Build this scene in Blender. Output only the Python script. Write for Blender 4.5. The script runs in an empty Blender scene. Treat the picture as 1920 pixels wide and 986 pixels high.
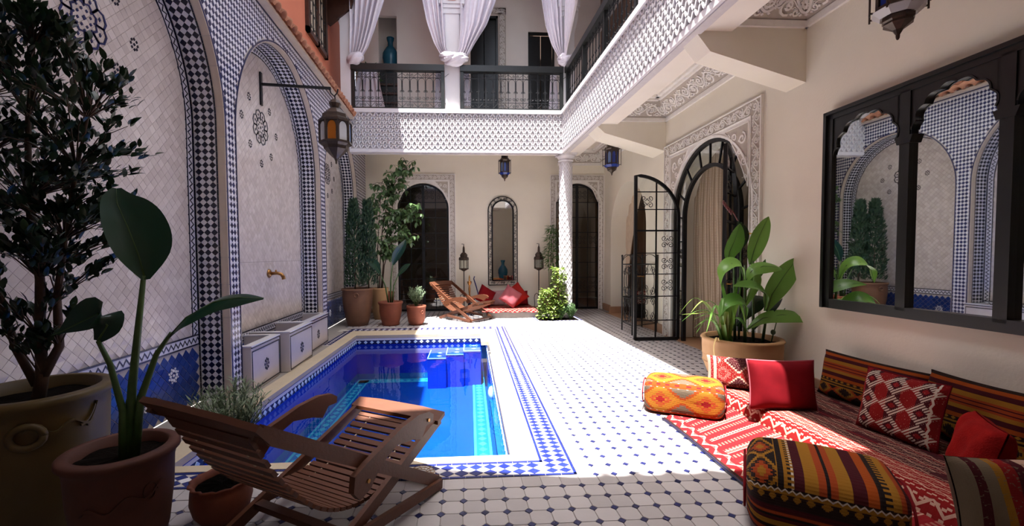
import bpy, math, random
from mathutils import Vector, Matrix
from math import sin, cos, pi, sqrt, radians
random.seed(7)
R = random.random
def U(a, b): return a + (b - a) * R()

# ------------------------------------------------------------------ camera, sky, sun, exposure
scene = bpy.context.scene
COL = scene.collection
cam_d = bpy.data.cameras.new('camera'); cam = bpy.data.objects.new('camera', cam_d); COL.objects.link(cam)
FPX, PX, PY = 810.0, 901.9, 509.9
yaw, pitch, roll = 0.0587297, 0.0380712, -0.0073626
fw = Vector((sin(yaw) * cos(pitch), cos(yaw) * cos(pitch), -sin(pitch)))
rt = Vector((cos(yaw), -sin(yaw), 0)); up = rt.cross(fw)
r2 = rt * cos(roll) + up * sin(roll); u2 = -rt * sin(roll) + up * cos(roll)
Mc = Matrix.Identity(4)
for i in range(3):
    Mc[i][0] = r2[i]; Mc[i][1] = u2[i]; Mc[i][2] = -fw[i]
Mc[2][3] = 1.4
cam.matrix_world = Mc
cam_d.sensor_fit = 'HORIZONTAL'; cam_d.sensor_width = 36.0
cam_d.lens = FPX / 1920.0 * 36.0
cam_d.shift_x = (960.0 - PX) / 1920.0
cam_d.shift_y = (PY - 493.0) / 1920.0
cam_d.clip_start = 0.02; cam_d.clip_end = 200
scene.camera = cam

world = bpy.data.worlds.new('world'); scene.world = world; world.use_nodes = True
wn = world.node_tree.nodes; wl = world.node_tree.links
wn.clear()
w_out = wn.new('ShaderNodeOutputWorld'); w_bg = wn.new('ShaderNodeBackground'); w_sky = wn.new('ShaderNodeTexSky')
w_sky.sky_type = 'NISHITA'; w_sky.sun_disc = False; w_sky.sun_elevation = radians(81); w_sky.sun_rotation = radians(225)
w_sky.air_density = 1.0; w_sky.dust_density = 4.0; w_sky.ozone_density = 1.0
w_bg.inputs['Strength'].default_value = 0.08
w_hs = wn.new('ShaderNodeHueSaturation'); w_hs.inputs['Saturation'].default_value = 0.55
wl.new(w_sky.outputs[0], w_hs.inputs['Color']); wl.new(w_hs.outputs[0], w_bg.inputs[0]); wl.new(w_bg.outputs[0], w_out.inputs[0])

sun_d = bpy.data.lights.new('sun', 'SUN'); sun = bpy.data.objects.new('sun', sun_d); COL.objects.link(sun)
sun_d.energy = 3.6; sun_d.angle = radians(0.55); sun_d.color = (1.0, 0.975, 0.95)
sun.rotation_euler = Vector((0.10, 0.20, -1.0)).to_track_quat('-Z', 'Y').to_euler()
sun.location = (0, 5, 12)

scene.view_settings.view_transform = 'Standard'; scene.view_settings.look = 'None'
scene.view_settings.gamma = 1.0; scene.view_settings.use_curve_mapping = False
scene.view_settings.exposure = 3.05
try:
    scene.cycles.max_bounces = 10; scene.cycles.diffuse_bounces = 6; scene.cycles.glossy_bounces = 4
    scene.cycles.transparent_max_bounces = 16; scene.cycles.sample_clamp_indirect = 8.0
    scene.cycles.caustics_reflective = False; scene.cycles.caustics_refractive = False
    scene.cycles.use_denoising = True
except Exception:
    pass

# ------------------------------------------------------------------ node helpers
def lin(c):
    return tuple(((x / 255.0) / 12.92 if x <= 10.3 else (((x / 255.0) + 0.055) / 1.055) ** 2.4) for x in c) + (1.0,)

class NT:
    """tiny expression builder over a material node tree"""
    def __init__(s, name):
        s.m = bpy.data.materials.new(name); s.m.use_nodes = True
        s.t = s.m.node_tree; s.n = s.t.nodes; s.l = s.t.links
        s.n.clear()
        s.out = s.n.new('ShaderNodeOutputMaterial')
        s.b = s.n.new('ShaderNodeBsdfPrincipled'); s.l.new(s.b.outputs[0], s.out.inputs[0])
    def put(s, sock, v):
        if hasattr(v, 'is_linked') or isinstance(v, bpy.types.NodeSocket): s.l.new(v, sock)
        else: sock.default_value = v
    def M(s, op, a, b=None, c=None, clamp=False):
        n = s.n.new('ShaderNodeMath'); n.operation = op; n.use_clamp = clamp
        s.put(n.inputs[0], a)
        if b is not None: s.put(n.inputs[1], b)
        if c is not None: s.put(n.inputs[2], c)
        return n.outputs[0]
    def add(s, a, b): return s.M('ADD', a, b)
    def sub(s, a, b): return s.M('SUBTRACT', a, b)
    def mul(s, a, b): return s.M('MULTIPLY', a, b)
    def lt(s, a, b): return s.M('LESS_THAN', a, b)
    def gt(s, a, b): return s.M('GREATER_THAN', a, b)
    def absv(s, a): return s.M('ABSOLUTE', a)
    def frac(s, a): return s.M('FRACT', a)
    def floor(s, a): return s.M('FLOOR', a)
    def tri(s, a): return s.absv(s.sub(s.mul(s.frac(a), 2.0), 1.0))     # 1..0..1
    def mn(s, a, b): return s.M('MINIMUM', a, b)
    def mx(s, a, b): return s.M('MAXIMUM', a, b)
    def quant(s, a, n): return s.M('DIVIDE', s.floor(s.mul(a, float(n))), float(n))
    def band(s, a, lo, hi): return s.mul(s.gt(a, lo), s.lt(a, hi))
    def mix(s, f, a, b):
        n = s.n.new('ShaderNodeMix'); n.data_type = 'RGBA'
        s.put(n.inputs[0], f); s.put(n.inputs[6], a); s.put(n.inputs[7], b)
        return n.outputs[2]
    def ramp(s, f, stops, const=True):
        n = s.n.new('ShaderNodeValToRGB'); e = n.color_ramp
        e.interpolation = 'CONSTANT' if const else 'LINEAR'
        while len(e.elements) > 1: e.elements.remove(e.elements[-1])
        e.elements[0].position = stops[0][0]; e.elements[0].color = stops[0][1]
        for p, c in stops[1:]:
            k = e.elements.new(p); k.color = c
        s.put(n.inputs[0], f)
        return n.outputs[0]
    def coord(s, kind='Object'):
        n = s.n.new('ShaderNodeTexCoord'); return n.outputs[kind]
    def pos(s):
        return s.n.new('ShaderNodeNewGeometry').outputs['Position']
    def island(s):
        return s.n.new('ShaderNodeNewGeometry').outputs['Random Per Island']
    def objrand(s):
        return s.n.new('ShaderNodeObjectInfo').outputs['Random']
    def sep(s, v):
        n = s.n.new('ShaderNodeSeparateXYZ'); s.l.new(v, n.inputs[0]); return n.outputs
    def noise(s, v, scale, detail=3.0, rough=0.55):
        n = s.n.new('ShaderNodeTexNoise'); s.l.new(v, n.inputs['Vector']); n.inputs['Scale'].default_value = scale
        n.inputs['Detail'].default_value = detail; n.inputs['Roughness'].default_value = rough
        return n.outputs[0]
    def voro(s, v, scale):
        n = s.n.new('ShaderNodeTexVoronoi'); s.l.new(v, n.inputs['Vector']); n.inputs['Scale'].default_value = scale
        return n.outputs[0]
    def bump(s, h, dist, strength=1.0):
        n = s.n.new('ShaderNodeBump'); n.inputs['Distance'].default_value = dist; n.inputs['Strength'].default_value = strength
        s.l.new(h, n.inputs['Height']); s.l.new(n.outputs[0], s.b.inputs['Normal']); return n
    def set(s, **k):
        for a, v in k.items():
            s.put(s.b.inputs[a.replace('_', ' ')], v)
        return s

def m_basic(name, c1, c2=None, rough=0.6, scale=6.0, bump=0.0, bscale=60.0, metal=0.0, rnd=0.0, spec=0.5, coat=0.0):
    """noise-mottled surface, with an optional random tone for each separate piece"""
    t = NT(name); p = t.pos()
    c2 = c2 or tuple(min(255, x * 1.12) for x in c1)
    f = t.noise(p, scale, 4.0)
    f = t.M('MULTIPLY_ADD', f, 1.6, -0.3, clamp=True)
    if rnd > 0:
        r = t.M('FRACT', t.add(t.island(), t.objrand()))
        f = t.M('ADD', t.mul(f, 1.0 - rnd), t.mul(r, rnd), clamp=True)
    t.set(Base_Color=t.mix(f, lin(c1), lin(c2)), Roughness=rough, Metallic=metal)
    t.b.inputs['Specular IOR Level'].default_value = spec
    if coat: t.b.inputs['Coat Weight'].default_value = coat; t.b.inputs['Coat Roughness'].default_value = 0.1
    if bump > 0: t.bump(t.noise(p, bscale, 3.0), bump)
    return t.m

def m_glass(name, tint=(235, 240, 238), refl=0.06, dark=0.12):
    """thin pane: light goes straight through, plus a fresnel-weighted mirror reflection"""
    t = NT(name); t.n.remove(t.b)
    tr = t.n.new('ShaderNodeBsdfTransparent'); tr.inputs[0].default_value = lin(tint)
    gl = t.n.new('ShaderNodeBsdfGlossy'); gl.inputs['Roughness'].default_value = 0.02
    lw = t.n.new('ShaderNodeLayerWeight'); lw.inputs[0].default_value = 0.5
    f = t.M('POWER', lw.outputs['Facing'], 4.0)
    f = t.M('MULTIPLY_ADD', f, 0.8, refl, clamp=True)
    mx = t.n.new('ShaderNodeMixShader'); t.l.new(f, mx.inputs[0]); t.l.new(tr.outputs[0], mx.inputs[1]); t.l.new(gl.outputs[0], mx.inputs[2])
    t.l.new(mx.outputs[0], t.out.inputs[0])
    return t.m

MAT = {}
MAT['wall'] = m_basic('beige_limewash', (226, 219, 202), (235, 229, 213), 0.85, 1.6, 0.002, 40)
MAT['wall_up'] = m_basic('pale_upper_limewash', (230, 221, 212), (238, 231, 223), 0.85, 1.6, 0.002, 40)
MAT['ceil'] = m_basic('cream_plaster', (228, 219, 205), (238, 231, 219), 0.85, 1.5, 0.001, 40)
MAT['white'] = m_basic('white_plaster', (212, 209, 211), (224, 221, 222), 0.8, 3, 0.001, 60)
MAT['stucco'] = m_basic('carved_white_stucco', (226, 222, 216), (240, 237, 232), 0.8, 14, 0.001, 90)
MAT['stucco_ground'] = m_basic('dusty_stucco_ground', (172, 163, 152), (190, 181, 170), 0.9, 20)  # grey pigment tone with the shade of the carved recesses put into it
MAT['frieze_ground'] = m_basic('grey_frieze_ground', (196, 190, 190), (208, 203, 202), 0.9, 20)
MAT['terracotta_wall'] = m_basic('terracotta_limewash', (203, 118, 88), (214, 130, 99), 0.85, 1.3, 0.002, 30)
MAT['grout'] = m_basic('grey_grout', (140, 132, 126), (156, 149, 142), 0.95, 20)
MAT['grout_light'] = m_basic('light_grout', (176, 168, 160), (190, 182, 174), 0.9, 20)
MAT['octagon'] = m_basic('cream_floor_tile', (150, 144, 143), (178, 172, 171), 0.42, 5, 0.0006, 25, rnd=0.65)
MAT['navy'] = m_basic('navy_glazed_tile', (22, 25, 62), (38, 43, 92), 0.22, 9, 0.0006, 30, rnd=0.6)
MAT['dark_navy'] = m_basic('ink_glazed_tile', (14, 15, 32), (28, 30, 54), 0.25, 9, 0.0006, 30, rnd=0.6)
MAT['cobalt'] = m_basic('cobalt_border_tile', (18, 28, 90), (30, 44, 112), 0.2, 9, 0.0006, 30, rnd=0.6)
MAT['white_tile'] = m_basic('white_glazed_tile', (204, 202, 208), (226, 224, 228), 0.2, 7, 0.0008, 30, rnd=0.6)
MAT['zellige'] = m_basic('pearl_zellige_tile', (188, 176, 167), (214, 204, 196), 0.2, 8, 0.0016, 14, rnd=0.7)
MAT['limestone'] = m_basic('limestone_trim', (188, 172, 156), (204, 189, 172), 0.6, 8, 0.001, 40)
MAT['dado'] = m_basic('blue_dado_tile', (19, 40, 100), (36, 64, 134), 0.18, 8, 0.0012, 16, rnd=0.7)
MAT['coping'] = m_basic('cream_pool_stone', (184, 168, 142), (198, 183, 157), 0.55, 4, 0.001, 50)
MAT['iron'] = m_basic('black_wrought_iron', (26, 27, 29), (44, 44, 46), 0.45, 20, 0.0005, 90, metal=0.6)
MAT['black_wood'] = m_basic('black_painted_wood', (12, 14, 13), (22, 24, 22), 0.35, 12, 0.0005, 60)
MAT['dark_wood'] = m_basic('dark_brown_wood', (52, 30, 22), (80, 48, 34), 0.5, 10, 0.001, 40)
MAT['brass'] = m_basic('aged_brass', (140, 96, 54), (184, 140, 84), 0.35, 12, metal=0.9)
MAT['bronze'] = m_basic('dark_bronze', (44, 36, 32), (76, 62, 52), 0.4, 20, 0.0006, 60, metal=0.45)
MAT['glass'] = m_glass('clear_pane')
MAT['door_glass'] = m_glass('smoky_pane', (170, 170, 168), 0.10)
MAT['terracotta'] = m_basic('terracotta_pot', (112, 56, 38), (136, 72, 48), 0.75, 9, 0.001, 30)
MAT['terracotta_dark'] = m_basic('weathered_red_pot', (72, 38, 27), (92, 50, 35), 0.75, 9, 0.001, 30)
MAT['ochre_pot'] = m_basic('ochre_glazed_pot', (78, 62, 26), (98, 78, 38), 0.55, 6, 0.001, 30)
MAT['tan_pot'] = m_basic('tan_clay_pot', (170, 130, 88), (188, 148, 106), 0.75, 7, 0.001, 30)
MAT['brown_pot'] = m_basic('brown_clay_pot', (104, 70, 50), (124, 86, 62), 0.7, 7, 0.001, 30)
MAT['soil'] = m_basic('potting_soil', (11, 8, 6), (28, 21, 17), 1.0, 60, 0.006, 60, spec=0.05)
MAT['bark'] = m_basic('brown_bark', (54, 38, 28), (80, 60, 46), 0.85, 25, 0.003, 60)
MAT['stem'] = m_basic('green_stem', (44, 72, 32), (70, 100, 46), 0.5, 20)
def m_leaf(name, c1, c2, rough=0.38, trans=0.25):
    t = NT(name); p = t.pos()
    r = t.M('FRACT', t.add(t.island(), t.objrand()))
    f = t.M('ADD', t.mul(r, 0.7), t.mul(t.noise(p, 9.0), 0.3), clamp=True)
    c = t.mix(f, lin(c1), lin(c2))
    t.set(Base_Color=c, Roughness=rough)
    tl = t.n.new('ShaderNodeBsdfTranslucent'); t.l.new(c, tl.inputs[0])
    mx = t.n.new('ShaderNodeMixShader'); mx.inputs[0].default_value = trans
    t.l.new(t.b.outputs[0], mx.inputs[1]); t.l.new(tl.outputs[0], mx.inputs[2]); t.l.new(mx.outputs[0], t.out.inputs[0])
    return t.m
MAT['leaf_dark'] = m_leaf('dark_glossy_leaf', (14, 30, 16), (28, 54, 26), 0.35, 0.12)
MAT['leaf_strel'] = m_leaf('blue_green_paddle_leaf', (18, 48, 34), (28, 64, 44), 0.3, 0.12)
MAT['leaf_canna'] = m_leaf('bright_canna_leaf', (74, 124, 46), (122, 168, 76), 0.35, 0.3)
MAT['leaf_ficus'] = m_leaf('mid_green_leaf', (62, 92, 50), (104, 132, 82), 0.35, 0.25)
MAT['leaf_cypress'] = m_leaf('deep_cypress_spray', (28, 54, 38), (54, 86, 54), 0.6, 0.1)
MAT['leaf_grey'] = m_leaf('grey_green_needle', (92, 110, 84), (142, 158, 126), 0.6, 0.2)
MAT['leaf_lime'] = m_leaf('lime_herb_leaf', (82, 108, 38), (128, 146, 66), 0.5, 0.35)
MAT['leaf_herb'] = m_leaf('soft_green_herb', (62, 94, 50), (96, 126, 76), 0.55, 0.3)
MAT['leaf_bamboo'] = m_leaf('bamboo_leaf', (56, 92, 44), (96, 132, 64), 0.4, 0.25)
MAT['flower'] = m_basic('yellow_petal', (232, 178, 40), (246, 200, 70), 0.5, 20)
MAT['bud'] = m_basic('purple_bud', (84, 40, 48), (120, 66, 60), 0.6, 20)
MAT['dry'] = m_basic('dry_leaf', (196, 170, 110), (214, 190, 130), 0.7, 20)
MAT['blue_vase'] = m_basic('teal_blue_ceramic', (22, 78, 100), (40, 104, 126), 0.25, 6)
MAT['curtain'] = m_basic('lilac_white_linen', (214, 207, 214), (226, 220, 226), 0.9, 12, 0.001, 200)
MAT['linen'] = m_basic('beige_linen', (190, 172, 150), (206, 190, 168), 0.9, 12, 0.001, 200)
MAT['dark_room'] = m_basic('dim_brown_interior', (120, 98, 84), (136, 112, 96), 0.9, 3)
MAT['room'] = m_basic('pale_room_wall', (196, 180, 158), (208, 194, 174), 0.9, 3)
MAT['room_floor'] = m_basic('ochre_room_floor', (150, 112, 82), (172, 132, 98), 0.5, 5)
MAT['skirting'] = m_basic('brown_tadelakt', (158, 122, 94), (174, 138, 110), 0.5, 5)
MAT['roof_tile'] = m_basic('clay_roof_tile', (150, 92, 66), (196, 140, 108), 0.8, 8, 0.002, 40, rnd=0.6)
MAT['red_cloth'] = m_basic('plain_red_cloth', (84, 6, 14), (100, 10, 18), 0.85, 10, 0.0006, 300, spec=0.08)
MAT['velvet'] = m_basic('red_plush', (110, 14, 14), (140, 24, 20), 0.95, 14, 0.004, 120, spec=0.08)
MAT['dark_red_cloth'] = m_basic('wine_red_cloth', (96, 14, 20), (116, 22, 28), 0.9, 10, 0.0006, 300, spec=0.08)
MAT['pink_cloth'] = m_basic('dusty_pink_cloth', (134, 70, 78), (152, 86, 92), 0.9, 10, 0.0006, 300, spec=0.08)
MAT['brick_red_cloth'] = m_basic('brick_red_cloth', (112, 22, 20), (132, 32, 26), 0.9, 10, 0.0006, 300, spec=0.08)
MAT['grey_cloth'] = m_basic('grey_mauve_cloth', (150, 118, 120), (168, 138, 138), 0.9, 10, 0.0006, 300, spec=0.08)
MAT['sling'] = m_basic('divan_stone', (120, 112, 106), (140, 132, 126), 0.8, 8)
MAT['silver'] = m_basic('pool_lamp_white', (220, 224, 226), (236, 240, 240), 0.3, 8)
def m_wood(name, c1, c2, rough=0.5):
    t = NT(name); v = t.coord('Object'); s = t.sep(v)
    mp = t.n.new('ShaderNodeMapping'); t.l.new(v, mp.inputs[0]); mp.inputs['Scale'].default_value = (3, 14, 14)
    g = t.noise(mp.outputs[0], 4.0, 5.0, 0.6)
    r = t.island()
    f = t.M('ADD', t.mul(g, 0.6), t.mul(r, 0.4), clamp=True)
    t.set(Base_Color=t.mix(f, lin(c1), lin(c2)), Roughness=rough)
    t.bump(g, 0.001)
    return t.m
MAT['teak'] = m_wood('oiled_teak', (64, 34, 19), (98, 54, 30))
MAT['teak_light'] = m_wood('sunlit_teak', (176, 108, 60), (214, 148, 92))
MAT['mirror'] = NT('silvered_glass').set(Base_Color=lin((226, 230, 226)), Metallic=1.0, Roughness=0.015).m
def m_pool(name, c1, c2, rnd=0.5):
    return m_basic(name, c1, c2, 0.25, 3, 0.0, 30, rnd=rnd)
MAT['pool_blue'] = m_pool('pool_blue_mosaic', (7, 56, 140), (11, 68, 158))
MAT['pool_wall'] = m_pool('pool_wall_mosaic', (10, 44, 166), (18, 58, 190))
MAT['teal'] = m_pool('teal_mosaic', (44, 150, 168), (72, 176, 190))
MAT['teal_dark'] = m_pool('deep_teal_mosaic', (18, 96, 150), (30, 112, 166))
MAT['pale_blue'] = m_pool('pale_blue_tile', (176, 204, 236), (204, 224, 244))
def m_water():
    t = NT('pool_water'); t.n.remove(t.b)
    p = t.pos()
    tr = t.n.new('ShaderNodeBsdfTransparent'); tr.inputs[0].default_value = (0.70, 0.90, 1.0, 1)
    gl = t.n.new('ShaderNodeBsdfGlossy'); gl.inputs['Roughness'].default_value = 0.0
    bp = t.n.new('ShaderNodeBump'); bp.inputs['Distance'].default_value = 0.004; bp.inputs['Strength'].default_value = 0.25
    t.l.new(t.noise(p, 5.0, 2.0), bp.inputs['Height']); t.l.new(bp.outputs[0], gl.inputs['Normal'])
    lw = t.n.new('ShaderNodeLayerWeight'); lw.inputs[0].default_value = 0.5
    f = t.M('MULTIPLY_ADD', t.M('POWER', lw.outputs['Facing'], 5.0), 0.98, 0.02, clamp=True)
    mx = t.n.new('ShaderNodeMixShader'); t.l.new(f, mx.inputs[0]); t.l.new(tr.outputs[0], mx.inputs[1]); t.l.new(gl.outputs[0], mx.inputs[2])
    t.l.new(mx.outputs[0], t.out.inputs[0])
    return t.m
MAT['water'] = m_water()
def m_pane(name, c, tr=0.5):
    t = NT(name); t.set(Base_Color=lin(c), Roughness=0.12)
    tp = t.n.new('ShaderNodeBsdfTransparent'); tp.inputs[0].default_value = lin(c)
    mx = t.n.new('ShaderNodeMixShader'); mx.inputs[0].default_value = tr
    t.l.new(t.b.outputs[0], mx.inputs[1]); t.l.new(tp.outputs[0], mx.inputs[2]); t.l.new(mx.outputs[0], t.out.inputs[0])
    return t.m
MAT['amber'] = m_pane('amber_glass', (206, 120, 40))
MAT['frost'] = m_pane('frosted_glass', (214, 214, 214), 0.35)
MAT['blue_glass'] = m_pane('blue_glass', (58, 82, 176))
MAT['sky_glass'] = m_pane('pale_blue_glass', (150, 178, 222))

# ------------------------------------------------------------------ mesh builder
class MB:
    def __init__(s): s.v = []; s.f = []; s.mi = []; s.uv = []; s.tf = None; s.sm = False; s.hasuv = False
    def add(s, vs, fs, mi=0, uv=None):
        b = len(s.v)
        if s.tf: vs = [s.tf(p) for p in vs]
        s.v.extend([tuple(p) for p in vs])
        s.f.extend([tuple(i + b for i in f) for f in fs]); s.mi.extend([mi] * len(fs))
        if uv: s.hasuv = True; s.uv.extend(uv)
        else: s.uv.extend([(0, 0)] * len(vs))
    def box(s, x0, x1, y0, y1, z0, z1, mi=0):
        vs = [(x, y, z) for z in (z0, z1) for y in (y0, y1) for x in (x0, x1)]
        s.add(vs, [(0, 2, 3, 1), (4, 5, 7, 6), (0, 1, 5, 4), (2, 6, 7, 3), (0, 4, 6, 2), (1, 3, 7, 5)], mi)
    def bar(s, a, b, w, h, mi=0, upv=(0, 0, 1)):
        """rectangular bar from a to b, w across, h along upv"""
        a = Vector(a); b = Vector(b); d = (b - a).normalized(); u = Vector(upv)
        sd = d.cross(u)
        if sd.length < 1e-4: sd = d.cross(Vector((1, 0, 0)))
        sd.normalize(); u = sd.cross(d)
        vs = [p + sd * (w / 2 * i) + u * (h / 2 * j) for p in (a, b) for (i, j) in ((-1, -1), (1, -1), (1, 1), (-1, 1))]
        s.add(vs, [(0, 1, 2, 3), (7, 6, 5, 4), (0, 4, 5, 1), (1, 5, 6, 2), (2, 6, 7, 3), (3, 7, 4, 0)], mi)
    def tube(s, path, r, seg=6, mi=0, cap=True, flat=1.0):
        P = [Vector(p) for p in path]; n = len(P)
        if n < 2: return
        vs = []; ref = None
        for i, p in enumerate(P):
            t = (P[min(i + 1, n - 1)] - P[max(i - 1, 0)])
            if t.length < 1e-9: t = Vector((0, 0, 1))
            t.normalize()
            if ref is None:
                ref = t.orthogonal().normalized()
            else:
                ref = (ref - t * ref.dot(t))
                ref = ref.normalized() if ref.length > 1e-6 else t.orthogonal().normalized()
            bn = t.cross(ref); rr = r[i] if isinstance(r, (list, tuple)) else r
            for k in range(seg):
                a = 2 * pi * k / seg
                vs.append(p + ref * (rr * cos(a)) + bn * (rr * sin(a) * flat))
        fs = [(i * seg + k, i * seg + (k + 1) % seg, (i + 1) * seg + (k + 1) % seg, (i + 1) * seg + k) for i in range(n - 1) for k in range(seg)]
        if cap:
            fs.append(tuple(range(seg - 1, -1, -1))); fs.append(tuple((n - 1) * seg + k for k in range(seg)))
        s.add(vs, fs, mi)
    def lathe(s, prof, c=(0, 0, 0), seg=28, mi=0, wob=None, mis=None):
        n = len(prof); vs = []
        for i, (r, z) in enumerate(prof):
            for k in range(seg):
                a = 2 * pi * k / seg
                rr = r + (wob(i, a) if wob else 0)
                vs.append((c[0] + rr * cos(a), c[1] + rr * sin(a), c[2] + z))
        for i in range(n - 1):
            pass
        fs = [(i * seg + k, i * seg + (k + 1) % seg, (i + 1) * seg + (k + 1) % seg, (i + 1) * seg + k) for i in range(n - 1) for k in range(seg)]
        s.add(vs, fs, mi)
    def ell(s, c, rx, ry, rz, n=10, m=14, mi=0):
        vs = []; fs = []
        for i in range(n + 1):
            t = pi * i / n
            for k in range(m):
                a = 2 * pi * k / m
                vs.append((c[0] + rx * sin(t) * cos(a), c[1] + ry * sin(t) * sin(a), c[2] + rz * cos(t)))
        for i in range(n):
            for k in range(m):
                fs.append((i * m + k, (i + 1) * m + k, (i + 1) * m + (k + 1) % m, i * m + (k + 1) % m))
        s.add(vs, fs, mi)
    def prism(s, poly, F, d0, d1, mi=0):
        """closed polygon (u,v) in frame F swept from depth d0 to d1"""
        n = len(poly)
        vs = [F(u, v, d0) for u, v in poly] + [F(u, v, d1) for u, v in poly]
        fs = [tuple(range(n - 1, -1, -1)), tuple(range(n, 2 * n))] + [(i, (i + 1) % n, n + (i + 1) % n, n + i) for i in range(n)]
        s.add(vs, fs, mi)
    def ribbon(s, path, F, w, d0, d1, mi=0, taper=False):
        """raised flat strip along a 2d path in frame F"""
        n = len(path); vs = []
        for i in range(n):
            a = path[max(i - 1, 0)]; b = path[min(i + 1, n - 1)]
            tx, ty = b[0] - a[0], b[1] - a[1]; L = sqrt(tx * tx + ty * ty) or 1
            nx, ny = -ty / L, tx / L; ww = w / 2
            if taper: ww *= 1.0 - 0.75 * i / (n - 1)
            u, v = path[i]
            vs += [F(u + nx * ww, v + ny * ww, d0), F(u + nx * ww, v + ny * ww, d1), F(u - nx * ww, v - ny * ww, d1), F(u - nx * ww, v - ny * ww, d0)]
        fs = []
        for i in range(n - 1):
            a = i * 4; b = a + 4
            fs += [(a, a + 1, b + 1, b), (a + 1, a + 2, b + 2, b + 1), (a + 2, a + 3, b + 3, b + 2)]
        fs += [(0, 3, 2, 1), ((n - 1) * 4, (n - 1) * 4 + 1, (n - 1) * 4 + 2, (n - 1) * 4 + 3)]
        s.add(vs, fs, mi)
    def lozenge(s, F, u, v, hu, hv, d0, d1, mi=0, tilt=0.0):
        """one tile set on its point: a diamond with its own thickness"""
        t = [U(-tilt, tilt) for _ in range(4)] if tilt else (0, 0, 0, 0)
        vs = [F(u - hu, v, d0), F(u, v - hv, d0), F(u + hu, v, d0), F(u, v + hv, d0),
              F(u - hu * .96, v, d1 + t[0]), F(u, v - hv * .96, d1 + t[1]), F(u + hu * .96, v, d1 + t[2]), F(u, v + hv * .96, d1 + t[3])]
        s.add(vs, [(4, 5, 6, 7), (0, 1, 5, 4), (1, 2, 6, 5), (2, 3, 7, 6), (3, 0, 4, 7)], mi)
    def build(s, name, mats, parent=None, smooth=False, kind=None, label=None):
        me = bpy.data.meshes.new(name)
        vs = s.v
        if parent is not None and parent.get('_o') is not None:
            o = parent['_o']; vs = [(x - o[0], y - o[1], z - o[2]) for x, y, z in vs]
        me.from_pydata(vs, [], s.f)
        if not isinstance(mats, (list, tuple)): mats = [mats]
        for m in mats: me.materials.append(MAT[m] if isinstance(m, str) else m)
        if len(mats) > 1: me.polygons.foreach_set('material_index', s.mi)
        if s.hasuv:
            ul = me.uv_layers.new(name='UVMap')
            idx = [0] * len(me.loops); me.loops.foreach_get('vertex_index', idx)
            flat = []
            for i in idx: flat.extend(s.uv[i])
            ul.data.foreach_set('uv', flat)
        if smooth: me.polygons.foreach_set('use_smooth', [True] * len(me.polygons))
        me.update()
        ob = bpy.data.objects.new(name, me); COL.objects.link(ob)
        if parent is not None:
            ob.parent = parent
            if parent.get('_o') is not None: ob['_o'] = list(parent['_o'])
        if kind: ob['kind'] = kind
        if label: ob['label'] = label
        return ob

def tag(o, label, cat, group=None, kind=None):
    o['label'] = label; o['category'] = cat
    if group: o['group'] = group
    if kind: o['kind'] = kind
    return o
def thing(name, label, cat, loc=(0, 0, 0), group=None, kind=None, local=False):
    """Empty at the thing's base; children are given in world coordinates unless local"""
    o = bpy.data.objects.new(name, None); COL.objects.link(o); o.empty_display_size = 0.1
    o.location = loc
    if not local: o['_o'] = list(loc)
    return tag(o, label, cat, group, kind)
def struct(name, mb, mats, label, cat, smooth=False):
    return tag(mb.build(name, mats, None, smooth), label, cat, None, 'structure')
def link_copy(src, parent, loc=None, rot=None, mat=None):
    c = src.copy(); COL.objects.link(c); c.parent = parent
    if loc is not None: c.location = loc
    if rot is not None: c.rotation_euler = rot
    if mat is not None: c.matrix_local = mat
    return c
def piece(name, mesh, parent, loc=(0, 0, 0), rot=None, mat=None):
    c = bpy.data.objects.new(name, mesh); COL.objects.link(c); c.parent = parent
    c.location = loc
    if rot is not None: c.rotation_euler = rot
    if mat is not None: c.matrix_local = mat
    return c
def copy_tree(o, parent=None):
    c = o.copy(); COL.objects.link(c)
    if parent is not None: c.parent = parent
    for ch in list(o.children): copy_tree(ch, c)
    return c
def meshof(mb, mats, name, smooth=False):
    o = mb.build(name, mats, None, smooth); me = o.data; bpy.data.objects.remove(o); return me

# ------------------------------------------------------------------ frames of the four sides
def FL(a, z, d=0.0): return (-2.2 + d, a, z)                     # left wall: a along depth, d into the court
def FB(a, z, d=0.0): return (a, 10.9 - d, z)                      # back wall
def FR(a, z, d=0.0): return (3.472 + 0.022 * a - d, a + 0.022 * d, z)   # right wall, a hair out of square
def FG(u, y, z=0.0): return (u + 0.033 * (y - 2.65), y, z)       # floor tiling and pool, slightly out of square
def spiral(cx, cy, r0, r1, a0, turns, n=16):
    return [(cx + (r0 + (r1 - r0) * i / (n - 1)) * cos(a0 + turns * 2 * pi * i / (n - 1)),
             cy + (r0 + (r1 - r0) * i / (n - 1)) * sin(a0 + turns * 2 * pi * i / (n - 1))) for i in range(n)]
def arch_pts(c, rx, z0, spring, rz, n=28):
    pts = [(c - rx, z0), (c - rx, spring)]
    pts += [(c - rx * cos(pi * i / n), spring + rz * sin(pi * i / n)) for i in range(1, n)]
    return pts + [(c + rx, spring), (c + rx, z0)]
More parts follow.
